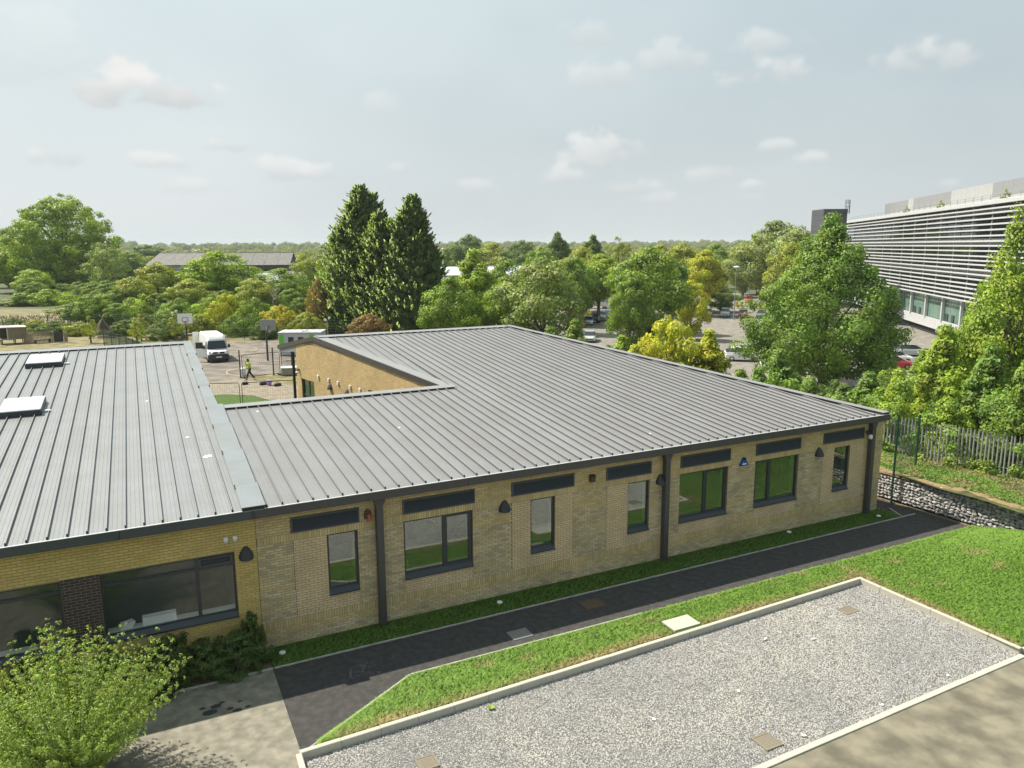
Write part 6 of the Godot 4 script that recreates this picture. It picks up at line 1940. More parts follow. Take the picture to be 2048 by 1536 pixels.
	for i in 14:
		var pl := MB.new()
		pl.box(-0.35 + i * 0.125, 0.6, 0.72, -0.24 + i * 0.125, 1.85, 0.76)
		put(hut, "plank", pl, M.timber)
	for i in 13:
		var pl := MB.new()
		pl.box(1.3, 0.6, -0.78 + i * 0.12, 1.34, 1.85, -0.67 + i * 0.12)
		put(hut, "plank", pl, M.timber)
	for q in [[-1.25, 0.72], [-0.42, 0.72], [-1.25, -0.72]]:
		var ps := MB.new()
		ps.box(q[0] - 0.05, 0.6, q[1] - 0.05, q[0] + 0.05, 1.85, q[1] + 0.05)
		put(hut, "corner_post", ps, M.white_dull)
	var bk := MB.new()
	bk.box(-1.2, 0.6, -0.76, 1.29, 1.85, -0.72)
	put(hut, "back_wall", bk, M.timber_dark)
	var hr := MB.new()
	hr.cbox(Transform3D(Basis(Vector3.FORWARD, 0.03), Vector3(0.05, 1.95, 0)), Vector3(3.0, 0.12, 1.9), 0.02)
	put(hut, "roof", hr, M.white)
	var bf := thing("slatted_screen", "timber slatted screen wrapped round a corner bench beside the play hut", "fence", Vector3(-10.5, 0, -84.2))
	var path := [Vector3(-0.6, 0, -0.6), Vector3(0.45, 0, 0.75), Vector3(2.2, 0, -0.3), Vector3(2.55, 0, 0.25)]
	for s in 3:
		var a: Vector3 = path[s]; var b: Vector3 = path[s + 1]
		var n := int(a.distance_to(b) / 0.14)
		for i in n:
			var sl := MB.new()
			sl.obox(Transform3D(Basis(Vector3.UP, atan2(-(b.z - a.z), b.x - a.x)), a.lerp(b, (i + 0.5) / n) + Vector3(0, 0.68, 0)), Vector3(0.085, 1.36, 0.03))
			put(bf, "slat", sl, M.timber)
		for y in [0.3, 1.2]:
			var rl := MB.new()
			rl.tube([a + Vector3(0, y, 0.03), b + Vector3(0, y, 0.03)], [0.03, 0.03], 4)
			put(bf, "rail", rl, M.timber)
	var be := thing("timber_bench", "low timber bench inside the slatted screen", "bench", Vector3(-9.2, 0, -83.9), 0.53)
	var sq := MB.new()
	sq.box(-0.9, 0.4, -0.25, 0.9, 0.46, 0.25)
	put(be, "seat", sq, M.timber)
	for x in [-0.8, 0.8]:
		var lg := MB.new()
		lg.box(x - 0.06, 0, -0.2, x + 0.06, 0.4, 0.2)
		put(be, "leg", lg, M.timber_dark)
	var bb := thing("chalk_board", "dark chalkboard panel with a timber end beside the bench", "board", Vector3(-7.45, 0, -83.4), 0.1)
	var cbm := MB.new()
	cbm.cbox(at(0, 0.62, 0), Vector3(0.95, 1.15, 0.05), 0.01)
	put(bb, "board", cbm, M.bumper)
	var ce := MB.new()
	ce.cbox(at(0.72, 0.58, 0.1), Vector3(0.4, 1.1, 0.12), 0.02)
	put(bb, "end_panel", ce, M.timber)
	# timber tepee
	var tp := thing("timber_tepee", "open timber tepee shelter with crossed poles and a slatted side", "play shelter", Vector3(-3.0, 0, -86.5))
	var apex := Vector3(0.15, 2.35, 0)
	for q in [Vector3(-1.5, 0, 0.5), Vector3(-1.0, 0, 0.9), Vector3(1.5, 0, 0.9), Vector3(1.4, 0, -1.2), Vector3(-1.2, 0, -1.2)]:
		var pm := MB.new()
		pm.tube([q, apex + (apex - q).normalized() * 0.55], [0.075, 0.055], 7)
		put(tp, "pole", pm, M.timber)
	for i in 13:
		var t := (i + 0.5) / 14.0
		var a := Vector3(-0.55, 0, 0.9).lerp(apex, t); var b := Vector3(1.5, 0, 0.9).lerp(apex, t)
		var sl := MB.new()
		sl.tube([a + Vector3(0, 0, 0.04), b + Vector3(0, 0, 0.04)], [0.062, 0.062], 4)
		put(tp, "slat", sl, M.timber_dark)
	for q in [[2.4, -89.0, 1.7, 0.2, "pale log lying in the grass behind the green fence"], [7.0, -83.0, 2.6, 0.05, "long pale log left of the van roof"], [4.3, -92.0, 1.0, 0.5, "short dark log by the far bushes"]]:
		var lg := thing("log", q[4], "log", Vector3(q[0], 0.16, q[1]), q[3])
		var lm := MB.new()
		lm.tube([Vector3(-q[2] / 2, 0, 0), Vector3(0, 0.02, 0.03), Vector3(q[2] / 2, 0, 0)], [0.17, 0.18, 0.16], 10)
		put(lg, "log", lm, M.bark_pale if q[2] > 1.2 else M.bark)
	# fences
	fence_run("mesh_fence", "green mesh fence running towards the old wing from the play area", [Vector3(-2.3, 0, -70.6), Vector3(-1.5, 0, -68.3), Vector3(-0.75, 0, -65.8), Vector3(-0.1, 0, -63.4), Vector3(0.5, 0, -60.9), Vector3(1.05, 0, -58.4), Vector3(1.6, 0, -56.0)], 2.35, 0.055, "green_wire", "green_paint")
	fence_run("mesh_fence", "dark mesh fence along the far side of the mown grass", [Vector3(-16.8, 0, -94.6), Vector3(-14.3, 0, -94.3), Vector3(-12.0, 0, -95.0), Vector3(-9.4, 0, -94.8), Vector3(-6.8, 0, -94.2), Vector3(-4.3, 0, -94.4), Vector3(-1.8, 0, -94.2), Vector3(0.8, 0, -93.4), Vector3(3.3, 0, -91.2), Vector3(6.0, 0, -88.6), Vector3(8.3, 0, -82.4)], 2.3, 0.3, "green_wire", "green_paint")
	fence_run("mesh_fence", "dark mesh fence along the back edge of the playground", [Vector3(8.66, 0, -78.2), Vector3(10.3, 0, -76.6), Vector3(12.5, 0, -75.6), Vector3(14.9, 0, -74.6), Vector3(17.4, 0, -73.0), Vector3(19.8, 0, -71.4), Vector3(22.2, 0, -69.6), Vector3(24.4, 0, -67.6)], 2.4, 0.2, "green_wire", "green_paint")
	# bits and pieces
	var dr := thing("drum", "white drum at the foot of the steel post behind the walking person", "drum", Vector3(8.95, 0, -48.3))
	var dm := MB.new()
	dm.lathe(Transform3D.IDENTITY, [Vector2(0.0, 0), Vector2(0.24, 0.01), Vector2(0.26, 0.3), Vector2(0.25, 0.6), Vector2(0.2, 0.66), Vector2(0, 0.67)], 14)
	put(dr, "drum_body", dm, M.white)
	var dl := MB.new()
	dl.lathe(at(0, 0.67, 0), [Vector2(0.07, 0), Vector2(0.07, 0.05), Vector2(0, 0.055)], 8)
	put(dr, "drum_cap", dl, M.bumper)
	var tb := thing("paint_tub", "pale purple tub on the concrete path", "tub", Vector3(10.2, 0, -42.1))
	var tm := MB.new()
	tm.lathe(Transform3D.IDENTITY, [Vector2(0.0, 0), Vector2(0.17, 0.005), Vector2(0.21, 0.42), Vector2(0.225, 0.42), Vector2(0.225, 0.45), Vector2(0.0, 0.46)], 14)
	put(tb, "tub", tm, M.purple)
	var th := MB.new()
	var hp := []
	var hrad := []
	for i in 9:
		hp.push_back(Vector3(0.225 * cos(PI * i / 8.0), 0.36 - 0.16 * sin(PI * i / 8.0), 0.23 * sin(PI * i / 8.0))); hrad.push_back(0.008)
	th.tube(hp, hrad, 4)
	put(tb, "handle", th, M.white)
	for q in [[9.85, -42.6, 0.7, "dark tool bag left of the purple tub"], [10.75, -41.5, 0.6, "dark tool bag right of the purple tub"], [8.5, -43.4, 0.5, "dark kit bag alone on the concrete path"]]:
		var bg := thing("tool_bag", q[3], "bag", Vector3(q[0], 0, q[1]), 0.3)
		var bm := MB.new()
		bm.cbox(at(0, 0.12, 0), Vector3(q[2], 0.24, 0.28), 0.07)
		put(bg, "bag_body", bm, M.trousers)
		var bh := MB.new()
		bh.tube([Vector3(-0.15, 0.22, 0), Vector3(-0.08, 0.34, 0), Vector3(0.08, 0.34, 0), Vector3(0.15, 0.22, 0)], [0.015, 0.015, 0.015, 0.015], 4)
		put(bg, "bag_handle", bh, M.trousers)
	var tg := thing("water_trough", "white and grey tank standing between canopy post and brick gable", "tank", Vector3(12.7, 0, -46.6), -0.2)
	var gm := MB.new()
	gm.cbox(at(0, 0.3, 0), Vector3(1.5, 0.6, 0.7), 0.05)
	put(tg, "tank", gm, M.steel)
	var gl := MB.new()
	gl.cbox(at(0, 0.66, 0), Vector3(1.6, 0.12, 0.8), 0.03)
	put(tg, "lid", gl, M.white)
	for q in [[20.9, -68.0, 2.6, 0.0, "twin floodlights on a pole right behind the white cabin"], [5.4, -86.0, 2.7, 0.7, "small floodlights on a leaning pole left of the hoop"]]:
		var fp := thing("floodlight_pole", q[4], "floodlight", Vector3(q[0], 0, q[1]))
		var pm := MB.new()
		pm.tube([Vector3(-q[3] * 1.4, 0, 0), Vector3(0, q[2], 0)], [0.05, 0.04], 6)
		put(fp, "pole", pm, M.galvanised)
		for s in [-1.0, 1.0]:
			var hm := MB.new()
			hm.cbox(Transform3D(Basis(Vector3.RIGHT, 0.5) * Basis(Vector3.UP, s * 0.5), Vector3(s * 0.24, q[2] + 0.12 + s * 0.1, 0.05)), Vector3(0.34, 0.3, 0.14), 0.05)
			put(fp, "floodlight_head", hm, M.white)

func hull(mb: MB, secs: Array) -> void:   # skin through cross-sections of equal length, capped
	for i in secs.size() - 1:
		var n: int = secs[i].size()
		for k in n:
			var j := (k + 1) % n
			mb.quad(secs[i][j], secs[i][k], secs[i + 1][k], secs[i + 1][j])
	for s in [[secs[0], true], [secs[-1], false]]:
		var r: Array = s[0]
		for k in range(1, r.size() - 1):
			if s[1]: mb.tri(r[0], r[k], r[k + 1])
			else: mb.tri(r[0], r[k + 1], r[k])

# a rounded section across a vehicle at length z: half width at sill, belt, top; heights
func vsec(z: float, wb: float, wt: float, y0: float, yb: float, yt: float, r := 0.08) -> Array:
	return [Vector3(-wb + r, y0, z), Vector3(wb - r, y0, z), Vector3(wb, y0 + r, z), Vector3(wb, yb, z), Vector3(wt, yt - r, z), Vector3(wt - r, yt, z), Vector3(-wt + r, yt, z), Vector3(-wt, yt - r, z), Vector3(-wb, yb, z), Vector3(-wb, y0 + r, z)]

func wheel(t: Node3D, p: Vector3, r: float) -> void:
	var rot := Transform3D(Basis(Vector3.FORWARD, PI / 2), p)
	var wm := MB.new()
	wm.lathe(rot, [Vector2(r * 0.6, -0.1), Vector2(r * 0.92, -0.1), Vector2(r, -0.06), Vector2(r, 0.06), Vector2(r * 0.92, 0.1), Vector2(r * 0.6, 0.1)], 18)
	var w := put(t, "wheel", wm, M.tyre)
	var hm := MB.new()
	hm.lathe(rot, [Vector2(0, -0.085), Vector2(r * 0.61, -0.085), Vector2(r * 0.61, 0.085), Vector2(0, 0.085)], 12)
	put(w, "rim", hm, M.hub)

func van() -> void:
	var t := thing("van", "white high-roof van with its side door open, parked on the playground", "van", Vector3(7.72, 0, -59.9), 0.06)
	var w := 1.0
	var b := MB.new()
	hull(b, [vsec(-3.1, w - 0.04, w - 0.14, 0.45, 1.3, 2.5, 0.1), vsec(-2.95, w, w - 0.1, 0.35, 1.3, 2.58, 0.14), vsec(1.1, w, w - 0.1, 0.35, 1.3, 2.6, 0.16), vsec(1.55, w, w - 0.16, 0.35, 1.25, 2.44, 0.2), vsec(1.75, w, w - 0.2, 0.35, 1.2, 2.2, 0.2)])
	hull(b, [vsec(1.75, w, w - 0.05, 0.35, 1.0, 1.32, 0.08), vsec(2.35, w - 0.02, w - 0.1, 0.35, 0.9, 1.14, 0.1), vsec(2.66, w - 0.1, w - 0.22, 0.4, 0.85, 1.0, 0.12)])
	put(t, "body", b, M.van_white)
	var ws := MB.new()
	ws.hexa([Vector3(-0.88, 1.3, 2.02), Vector3(0.88, 1.3, 2.02), Vector3(0.9, 1.28, 1.7), Vector3(-0.9, 1.28, 1.7), Vector3(-0.74, 2.12, 1.72), Vector3(0.74, 2.12, 1.72), Vector3(0.76, 2.1, 1.6), Vector3(-0.76, 2.1, 1.6)])
	put(t, "windscreen", ws, M.car_glass)
	for s in [-1.0, 1.0]:
		var sw := MB.new()
		sw.hexa([Vector3(s * 0.97, 1.3, 1.72), Vector3(s * 1.004, 1.3, 1.72), Vector3(s * 1.004, 1.3, 0.85), Vector3(s * 0.97, 1.3, 0.85), Vector3(s * 0.86, 1.98, 1.55), Vector3(s * 0.91, 1.98, 1.55), Vector3(s * 0.91, 1.98, 0.85), Vector3(s * 0.86, 1.98, 0.85)] if s > 0 else [Vector3(-1.004, 1.3, 1.72), Vector3(-0.97, 1.3, 1.72), Vector3(-0.97, 1.3, 0.85), Vector3(-1.004, 1.3, 0.85), Vector3(-0.91, 1.98, 1.55), Vector3(-0.86, 1.98, 1.55), Vector3(-0.86, 1.98, 0.85), Vector3(-0.91, 1.98, 0.85)])
		put(t, "side_window", sw, M.car_glass)
		var hl := MB.new()
		hl.hexa([Vector3(s * 0.72 - 0.16, 0.9, 2.66), Vector3(s * 0.72 + 0.16, 0.9, 2.6), Vector3(s * 0.72 + 0.16, 0.9, 2.4), Vector3(s * 0.72 - 0.16, 0.9, 2.4), Vector3(s * 0.72 - 0.17, 1.08, 2.6), Vector3(s * 0.72 + 0.17, 1.1, 2.5), Vector3(s * 0.72 + 0.17, 1.1, 2.35), Vector3(s * 0.72 - 0.17, 1.08, 2.35)])
		put(t, "headlight", hl, M.lens)
		var mi := MB.new()
		mi.cbox(at(s * 1.16, 1.45, 1.62), Vector3(0.2, 0.36, 0.14), 0.04)
		mi.tube([Vector3(s * 0.96, 1.36, 1.62), Vector3(s * 1.1, 1.38, 1.62)], [0.035, 0.03], 6)
		put(t, "mirror", mi, M.bumper)
		for z in [1.75, -1.9]: wheel(t, Vector3(s * 0.86, 0.35, z), 0.35)
	var gr := MB.new()
	gr.cbox(at(0, 0.95, 2.62), Vector3(1.1, 0.2, 0.12), 0.03)
	for i in 3: gr.box(-0.52, 0.885 + i * 0.05, 2.681, 0.52, 0.9 + i * 0.05, 2.69)
	put(t, "grille", gr, M.bumper)
	var em := MB.new()
	em.lathe(Transform3D(Basis(Vector3.RIGHT, PI / 2), Vector3(0, 0.96, 2.69)), [Vector2(0.0, 0), Vector2(0.105, 0), Vector2(0.105, 0.015), Vector2(0.085, 0.015), Vector2(0.08, 0.006), Vector2(0, 0.006)], 18)
	put(t, "badge", em, M.white)
	var bu := MB.new()
	hull(bu, [vsec(2.35, 0.99, 0.98, 0.22, 0.5, 0.82, 0.06), vsec(2.62, 0.96, 0.94, 0.24, 0.5, 0.84, 0.08), vsec(2.76, 0.84, 0.82, 0.3, 0.5, 0.78, 0.1)])
	put(t, "bumper", bu, M.bumper)
	var np := MB.new()
	np.cbox(at(0, 0.55, 2.772), Vector3(0.52, 0.11, 0.012), 0.003)
	put(t, "number_plate", np, M.plate)
	var dr := MB.new()   # the open front door, hinged at its front edge
	var dx := Transform3D(Basis(Vector3.UP, 1.15), Vector3(-1.0, 0, 1.6))
	var dp := PackedVector2Array([Vector2(0, 0.45), Vector2(0, 1.3), Vector2(-0.12, 1.3), Vector2(-0.22, 1.98), Vector2(-0.98, 2.0), Vector2(-1.02, 1.3), Vector2(-1.02, 0.45)])
	var turn := Transform3D(Basis(Vector3(0, 0, 1), Vector3.UP, Vector3(-1, 0, 0)), Vector3.ZERO)
	dr.prism(PackedVector2Array([Vector2(0, 0.45), Vector2(0, 1.3), Vector2(-1.02, 1.3), Vector2(-1.02, 0.45)]), -0.03, 0.03, dx * turn)
	dr.prism(PackedVector2Array([Vector2(-0.93, 1.3), Vector2(-0.93, 1.92), Vector2(-0.3, 1.92), Vector2(-0.2, 1.3), Vector2(-0.12, 1.3), Vector2(-0.24, 2.0), Vector2(-1.0, 2.0), Vector2(-1.02, 1.3)]), -0.025, 0.025, dx * turn)
	var d := put(t, "front_door", dr, M.van_white)
	var dw := MB.new()
	dw.prism(PackedVector2Array([Vector2(-0.93, 1.31), Vector2(-0.2, 1.31), Vector2(-0.3, 1.91), Vector2(-0.93, 1.91)]), -0.006, 0.006, dx * turn)
	put(d, "door_window", dw, M.car_glass)
	var dh := MB.new()
	dh.prism(PackedVector2Array([Vector2(-0.98, 1.1), Vector2(-0.8, 1.1), Vector2(-0.8, 1.15), Vector2(-0.98, 1.15)]), -0.05, -0.03, dx * turn)
	put(d, "door_handle", dh, M.bumper)
	var rd := MB.new()
	rd.cbox(Transform3D(Basis(Vector3.UP, 0.1), Vector3(-1.25, 1.5, -3.2)), Vector3(0.6, 2.0, 0.05), 0.02)
	put(t, "rear_door", rd, M.van_white)

# ---------- distance field bodies
func sdf_mesh(bones: Array, cell: float, k: float) -> MB:
	var mb := MB.new()
	var lo := Vector3.ONE * 1e9
	var hi := -lo
	for b in bones:
		var r := Vector3.ONE * (maxf(b[2], b[3]) + cell * 2)
		lo = lo.min((b[0] as Vector3).min(b[1]) - r); hi = hi.max((b[0] as Vector3).max(b[1]) + r)
	var n := Vector3i(((hi - lo) / cell).ceil()) + Vector3i.ONE * 2
	var f := PackedFloat32Array()
	f.resize(n.x * n.y * n.z)
	f.fill(1.0)
	for b in bones:
		var a: Vector3 = b[0]; var d: Vector3 = b[1] - a
		var l2 := maxf(d.length_squared(), 1e-8)
		var r := Vector3.ONE * (maxf(b[2], b[3]) + cell * 3 + k)
		var i0 := Vector3i(((a.min(b[1]) - r - lo) / cell).floor()).clamp(Vector3i.ZERO, n - Vector3i.ONE)
		var i1 := Vector3i(((a.max(b[1]) + r - lo) / cell).ceil()).clamp(Vector3i.ZERO, n - Vector3i.ONE)
		for z in range(i0.z, i1.z + 1):
			for y in range(i0.y, i1.y + 1):
				for x in range(i0.x, i1.x + 1):
					var p := lo + Vector3(x, y, z) * cell
					var t := clampf((p - a).dot(d) / l2, 0.0, 1.0)
					var s := (p - a - d * t).length() - lerpf(b[2], b[3], t)
					var g := (z * n.y + y) * n.x + x
					var h := maxf(k - absf(f[g] - s), 0.0) / k
					f[g] = minf(f[g], s) - h * h * k * 0.25
	var id := {}
	var st := [1, n.x, n.x * n.y]
	for z in n.z - 1:
		for y in n.y - 1:
			for x in n.x - 1:
				var g := (z * n.y + y) * n.x + x
				var m := 0
				for c in 8:
					if f[g + (c & 1) + ((c >> 1) & 1) * st[1] + (c >> 2) * st[2]] < 0.0: m |= 1 << c
				if m == 0 or m == 255: continue
				var sum := Vector3.ZERO
				var cnt := 0
				for e in [[0, 1], [2, 3], [4, 5], [6, 7], [0, 2], [1, 3], [4, 6], [5, 7], [0, 4], [1, 5], [2, 6], [3, 7]]:
					if ((m >> int(e[0])) & 1) != ((m >> int(e[1])) & 1):
						var ca: int = e[0]; var cb: int = e[1]
						var fa := f[g + (ca & 1) + ((ca >> 1) & 1) * st[1] + (ca >> 2) * st[2]]
						var fb := f[g + (cb & 1) + ((cb >> 1) & 1) * st[1] + (cb >> 2) * st[2]]
						sum += Vector3(ca & 1, (ca >> 1) & 1, ca >> 2).lerp(Vector3(cb & 1, (cb >> 1) & 1, cb >> 2), fa / (fa - fb))
						cnt += 1
				id[g] = mb.v.size()
				var gr := Vector3(f[g + 1] - f[g], f[g + st[1]] - f[g], f[g + st[2]] - f[g])
				mb.v.push_back(lo + (Vector3(x, y, z) + sum / cnt) * cell)
				mb.n.push_back(gr.normalized())
				mb.c.push_back(Color.WHITE)
	for z in range(1, n.z - 1):
		for y in range(1, n.y - 1):
			for x in range(1, n.x - 1):
				var g := (z * n.y + y) * n.x + x
				for ax in 3:
					var inside := f[g] < 0.0
					if inside == (f[g + st[ax]] < 0.0): continue
					var u: int = st[(ax + 1) % 3]; var w: int = st[(ax + 2) % 3]
					var q := [g - u - w, g - w, g, g - u]
					if not (id.has(q[0]) and id.has(q[1]) and id.has(q[2]) and id.has(q[3])): continue
					if inside: mb.ix.append_array(PackedInt32Array([id[q[0]], id[q[2]], id[q[1]], id[q[0]], id[q[3]], id[q[2]]]))
					else: mb.ix.append_array(PackedInt32Array([id[q[0]], id[q[1]], id[q[2]], id[q[0]], id[q[2]], id[q[3]]]))
	return mb

func person() -> void:
	# walks towards -x; x forward is negative
	var t := thing("person", "person in a hi-vis yellow T-shirt and dark trousers walking across the yard", "person", Vector3(9.2, 0, -45.8), 0.25)
	var hip := Vector3(0, 0.93, 0); var chest := Vector3(-0.03, 1.32, 0); var neck := Vector3(-0.06, 1.48, 0)
	var hl := Vector3(0, 0.9, 0.1); var hr := Vector3(0, 0.9, -0.1)
	var kl := Vector3(-0.2, 0.5, 0.11); var al := Vector3(-0.33, 0.09, 0.12)
	var kr := Vector3(0.12, 0.48, -0.1); var ar := Vector3(0.42, 0.13, -0.1)
	var sl := Vector3(-0.04, 1.42, 0.19); var sr := Vector3(-0.04, 1.42, -0.19)
	var el := Vector3(-0.02, 1.14, 0.25); var wl := Vector3(-0.2, 1.04, 0.2)
	var er := Vector3(-0.12, 1.15, -0.24); var wr := Vector3(-0.2, 1.4, -0.16)
	var head := Vector3(-0.1, 1.64, 0)
	var body := [[hip, chest, 0.13, 0.14], [chest, neck, 0.12, 0.055], [neck, head + Vector3(0, -0.05, 0), 0.052, 0.055], [head + Vector3(-0.015, -0.04, 0), head + Vector3(0.01, 0.04, 0), 0.075, 0.092], [head + Vector3(-0.06, -0.08, 0), head + Vector3(-0.04, -0.04, 0), 0.045, 0.06],
		[chest + Vector3(0, 0.06, 0.05), sl, 0.08, 0.06], [chest + Vector3(0, 0.06, -0.05), sr, 0.08, 0.06], [sl, el, 0.052, 0.042], [el, wl, 0.042, 0.03], [sr, er, 0.052, 0.042], [er, wr, 0.042, 0.03],
		[hl, kl, 0.085, 0.058], [kl, al, 0.056, 0.038], [hr, kr, 0.085, 0.058], [kr, ar, 0.056, 0.038], [hip, hl, 0.11, 0.09], [hip, hr, 0.11, 0.09]]
	var bm := sdf_mesh(body, 0.019, 0.03)
	for h in [[wl, (wl - el).normalized(), Vector3(0.3, -0.2, -1)], [wr, (wr - er).normalized(), Vector3(-0.5, 0.2, 1)]]:   # hands with five bent fingers
		var d: Vector3 = h[1]
		var across: Vector3 = d.cross(h[2]).normalized()
		var palm := across.cross(d)
		var o: Vector3 = h[0]
		var hb := [[o - d * 0.02, o + d * 0.03, 0.026, 0.024]]
		for i in 4:
			var s := across * (i - 1.5) * 0.021
			var k1 := o + d * 0.085 + s
			hb.append([o + d * 0.02 + s * 0.7, k1, 0.014, 0.0115])
			var l: float = [0.034, 0.04, 0.038, 0.029][i]
			var k2 := k1 + (d * 0.85 + palm * 0.5).normalized() * l
			hb.append([k1, k2, 0.0105, 0.0095])
			hb.append([k2, k2 + (d * 0.4 + palm * 0.9).normalized() * l * 0.8, 0.0095, 0.008])
		var tb := o + d * 0.025 - across * 0.028
		hb.append([tb, tb + (d * 0.6 - across * 0.8 + palm * 0.3).normalized() * 0.036, 0.0135, 0.0115])
		hb.append([tb + (d * 0.6 - across * 0.8 + palm * 0.3).normalized() * 0.036, tb + (d * 1.3 - across * 0.9 + palm * 0.8).normalized() * 0.068, 0.0112, 0.009])
		var hm := sdf_mesh(hb, 0.006, 0.006)
		var k := bm.v.size()
		bm.v.append_array(hm.v); bm.n.append_array(hm.n); bm.c.append_array(hm.c)
		for i in hm.ix: bm.ix.push_back(i + k)
	# face: nose, lips, ears
	bm.obox(Transform3D(Basis(Vector3.FORWARD, -0.5), head + Vector3(-0.108, -0.03, 0)), Vector3(0.022, 0.045, 0.026))
	bm.obox(Transform3D(Basis.IDENTITY, head + Vector3(-0.098, -0.078, 0)), Vector3(0.014, 0.018, 0.046))
	for s in [-1.0, 1.0]: bm.obox(Transform3D(Basis(Vector3.UP, s * 0.3), head + Vector3(0.01, -0.02, s * 0.09)), Vector3(0.035, 0.06, 0.016))
	put(t, "body", bm, M.skin)
	put(t, "shirt", sdf_mesh([[hip + Vector3(0, -0.02, 0), hip + Vector3(0, 0.1, 0), 0.15, 0.15], [hip, chest, 0.148, 0.158], [chest, chest + Vector3(-0.015, 0.1, 0), 0.145, 0.1], [chest + Vector3(0, 0.05, 0.05), sl, 0.09, 0.075], [chest + Vector3(0, 0.05, -0.05), sr, 0.09, 0.075], [sl, sl.lerp(el, 0.7), 0.074, 0.066], [sr, sr.lerp(er, 0.7), 0.074, 0.066]], 0.019, 0.04), M.hi_vis)
	put(t, "trousers", sdf_mesh([[hip, hl, 0.14, 0.11], [hip, hr, 0.14, 0.11], [hl, kl, 0.105, 0.078], [kl, al, 0.076, 0.06], [hr, kr, 0.105, 0.078], [kr, ar, 0.076, 0.06]], 0.019, 0.03), M.trousers)
	put(t, "hair", sdf_mesh([[head + Vector3(0.025, 0.03, 0), head + Vector3(0.0, 0.06, 0), 0.098, 0.09], [head + Vector3(0.05, -0.06, 0), head + Vector3(0.04, 0.0, 0), 0.07, 0.09]], 0.015, 0.03), M.hair)
	for s in [-1.0, 1.0]:
		var em := MB.new()
		var prof := []
		for i in 5: prof.push_back(Vector2(0.012 * sin(PI * i / 4.0), -0.012 * cos(PI * i / 4.0)))
		em.lathe(Transform3D(Basis.IDENTITY, head + Vector3(-0.085, 0.0, s * 0.035)), prof, 8)
		put(t, "eye", em, M.hair)
	for q in [[al, 0.2], [ar, -0.5]]:
		var o: Vector3 = q[0]
		var dn := Basis(Vector3.BACK, float(q[1])) * Vector3(-1, 0, 0)
		put(t, "boot", sdf_mesh([[o + Vector3(0, 0.04, 0), o + Vector3(0.02, -0.04, 0), 0.055, 0.05], [o + Vector3(0.02, -0.045, 0), o + dn * 0.17 + Vector3(0, -0.05, 0), 0.045, 0.038]], 0.014, 0.02), M.boots)


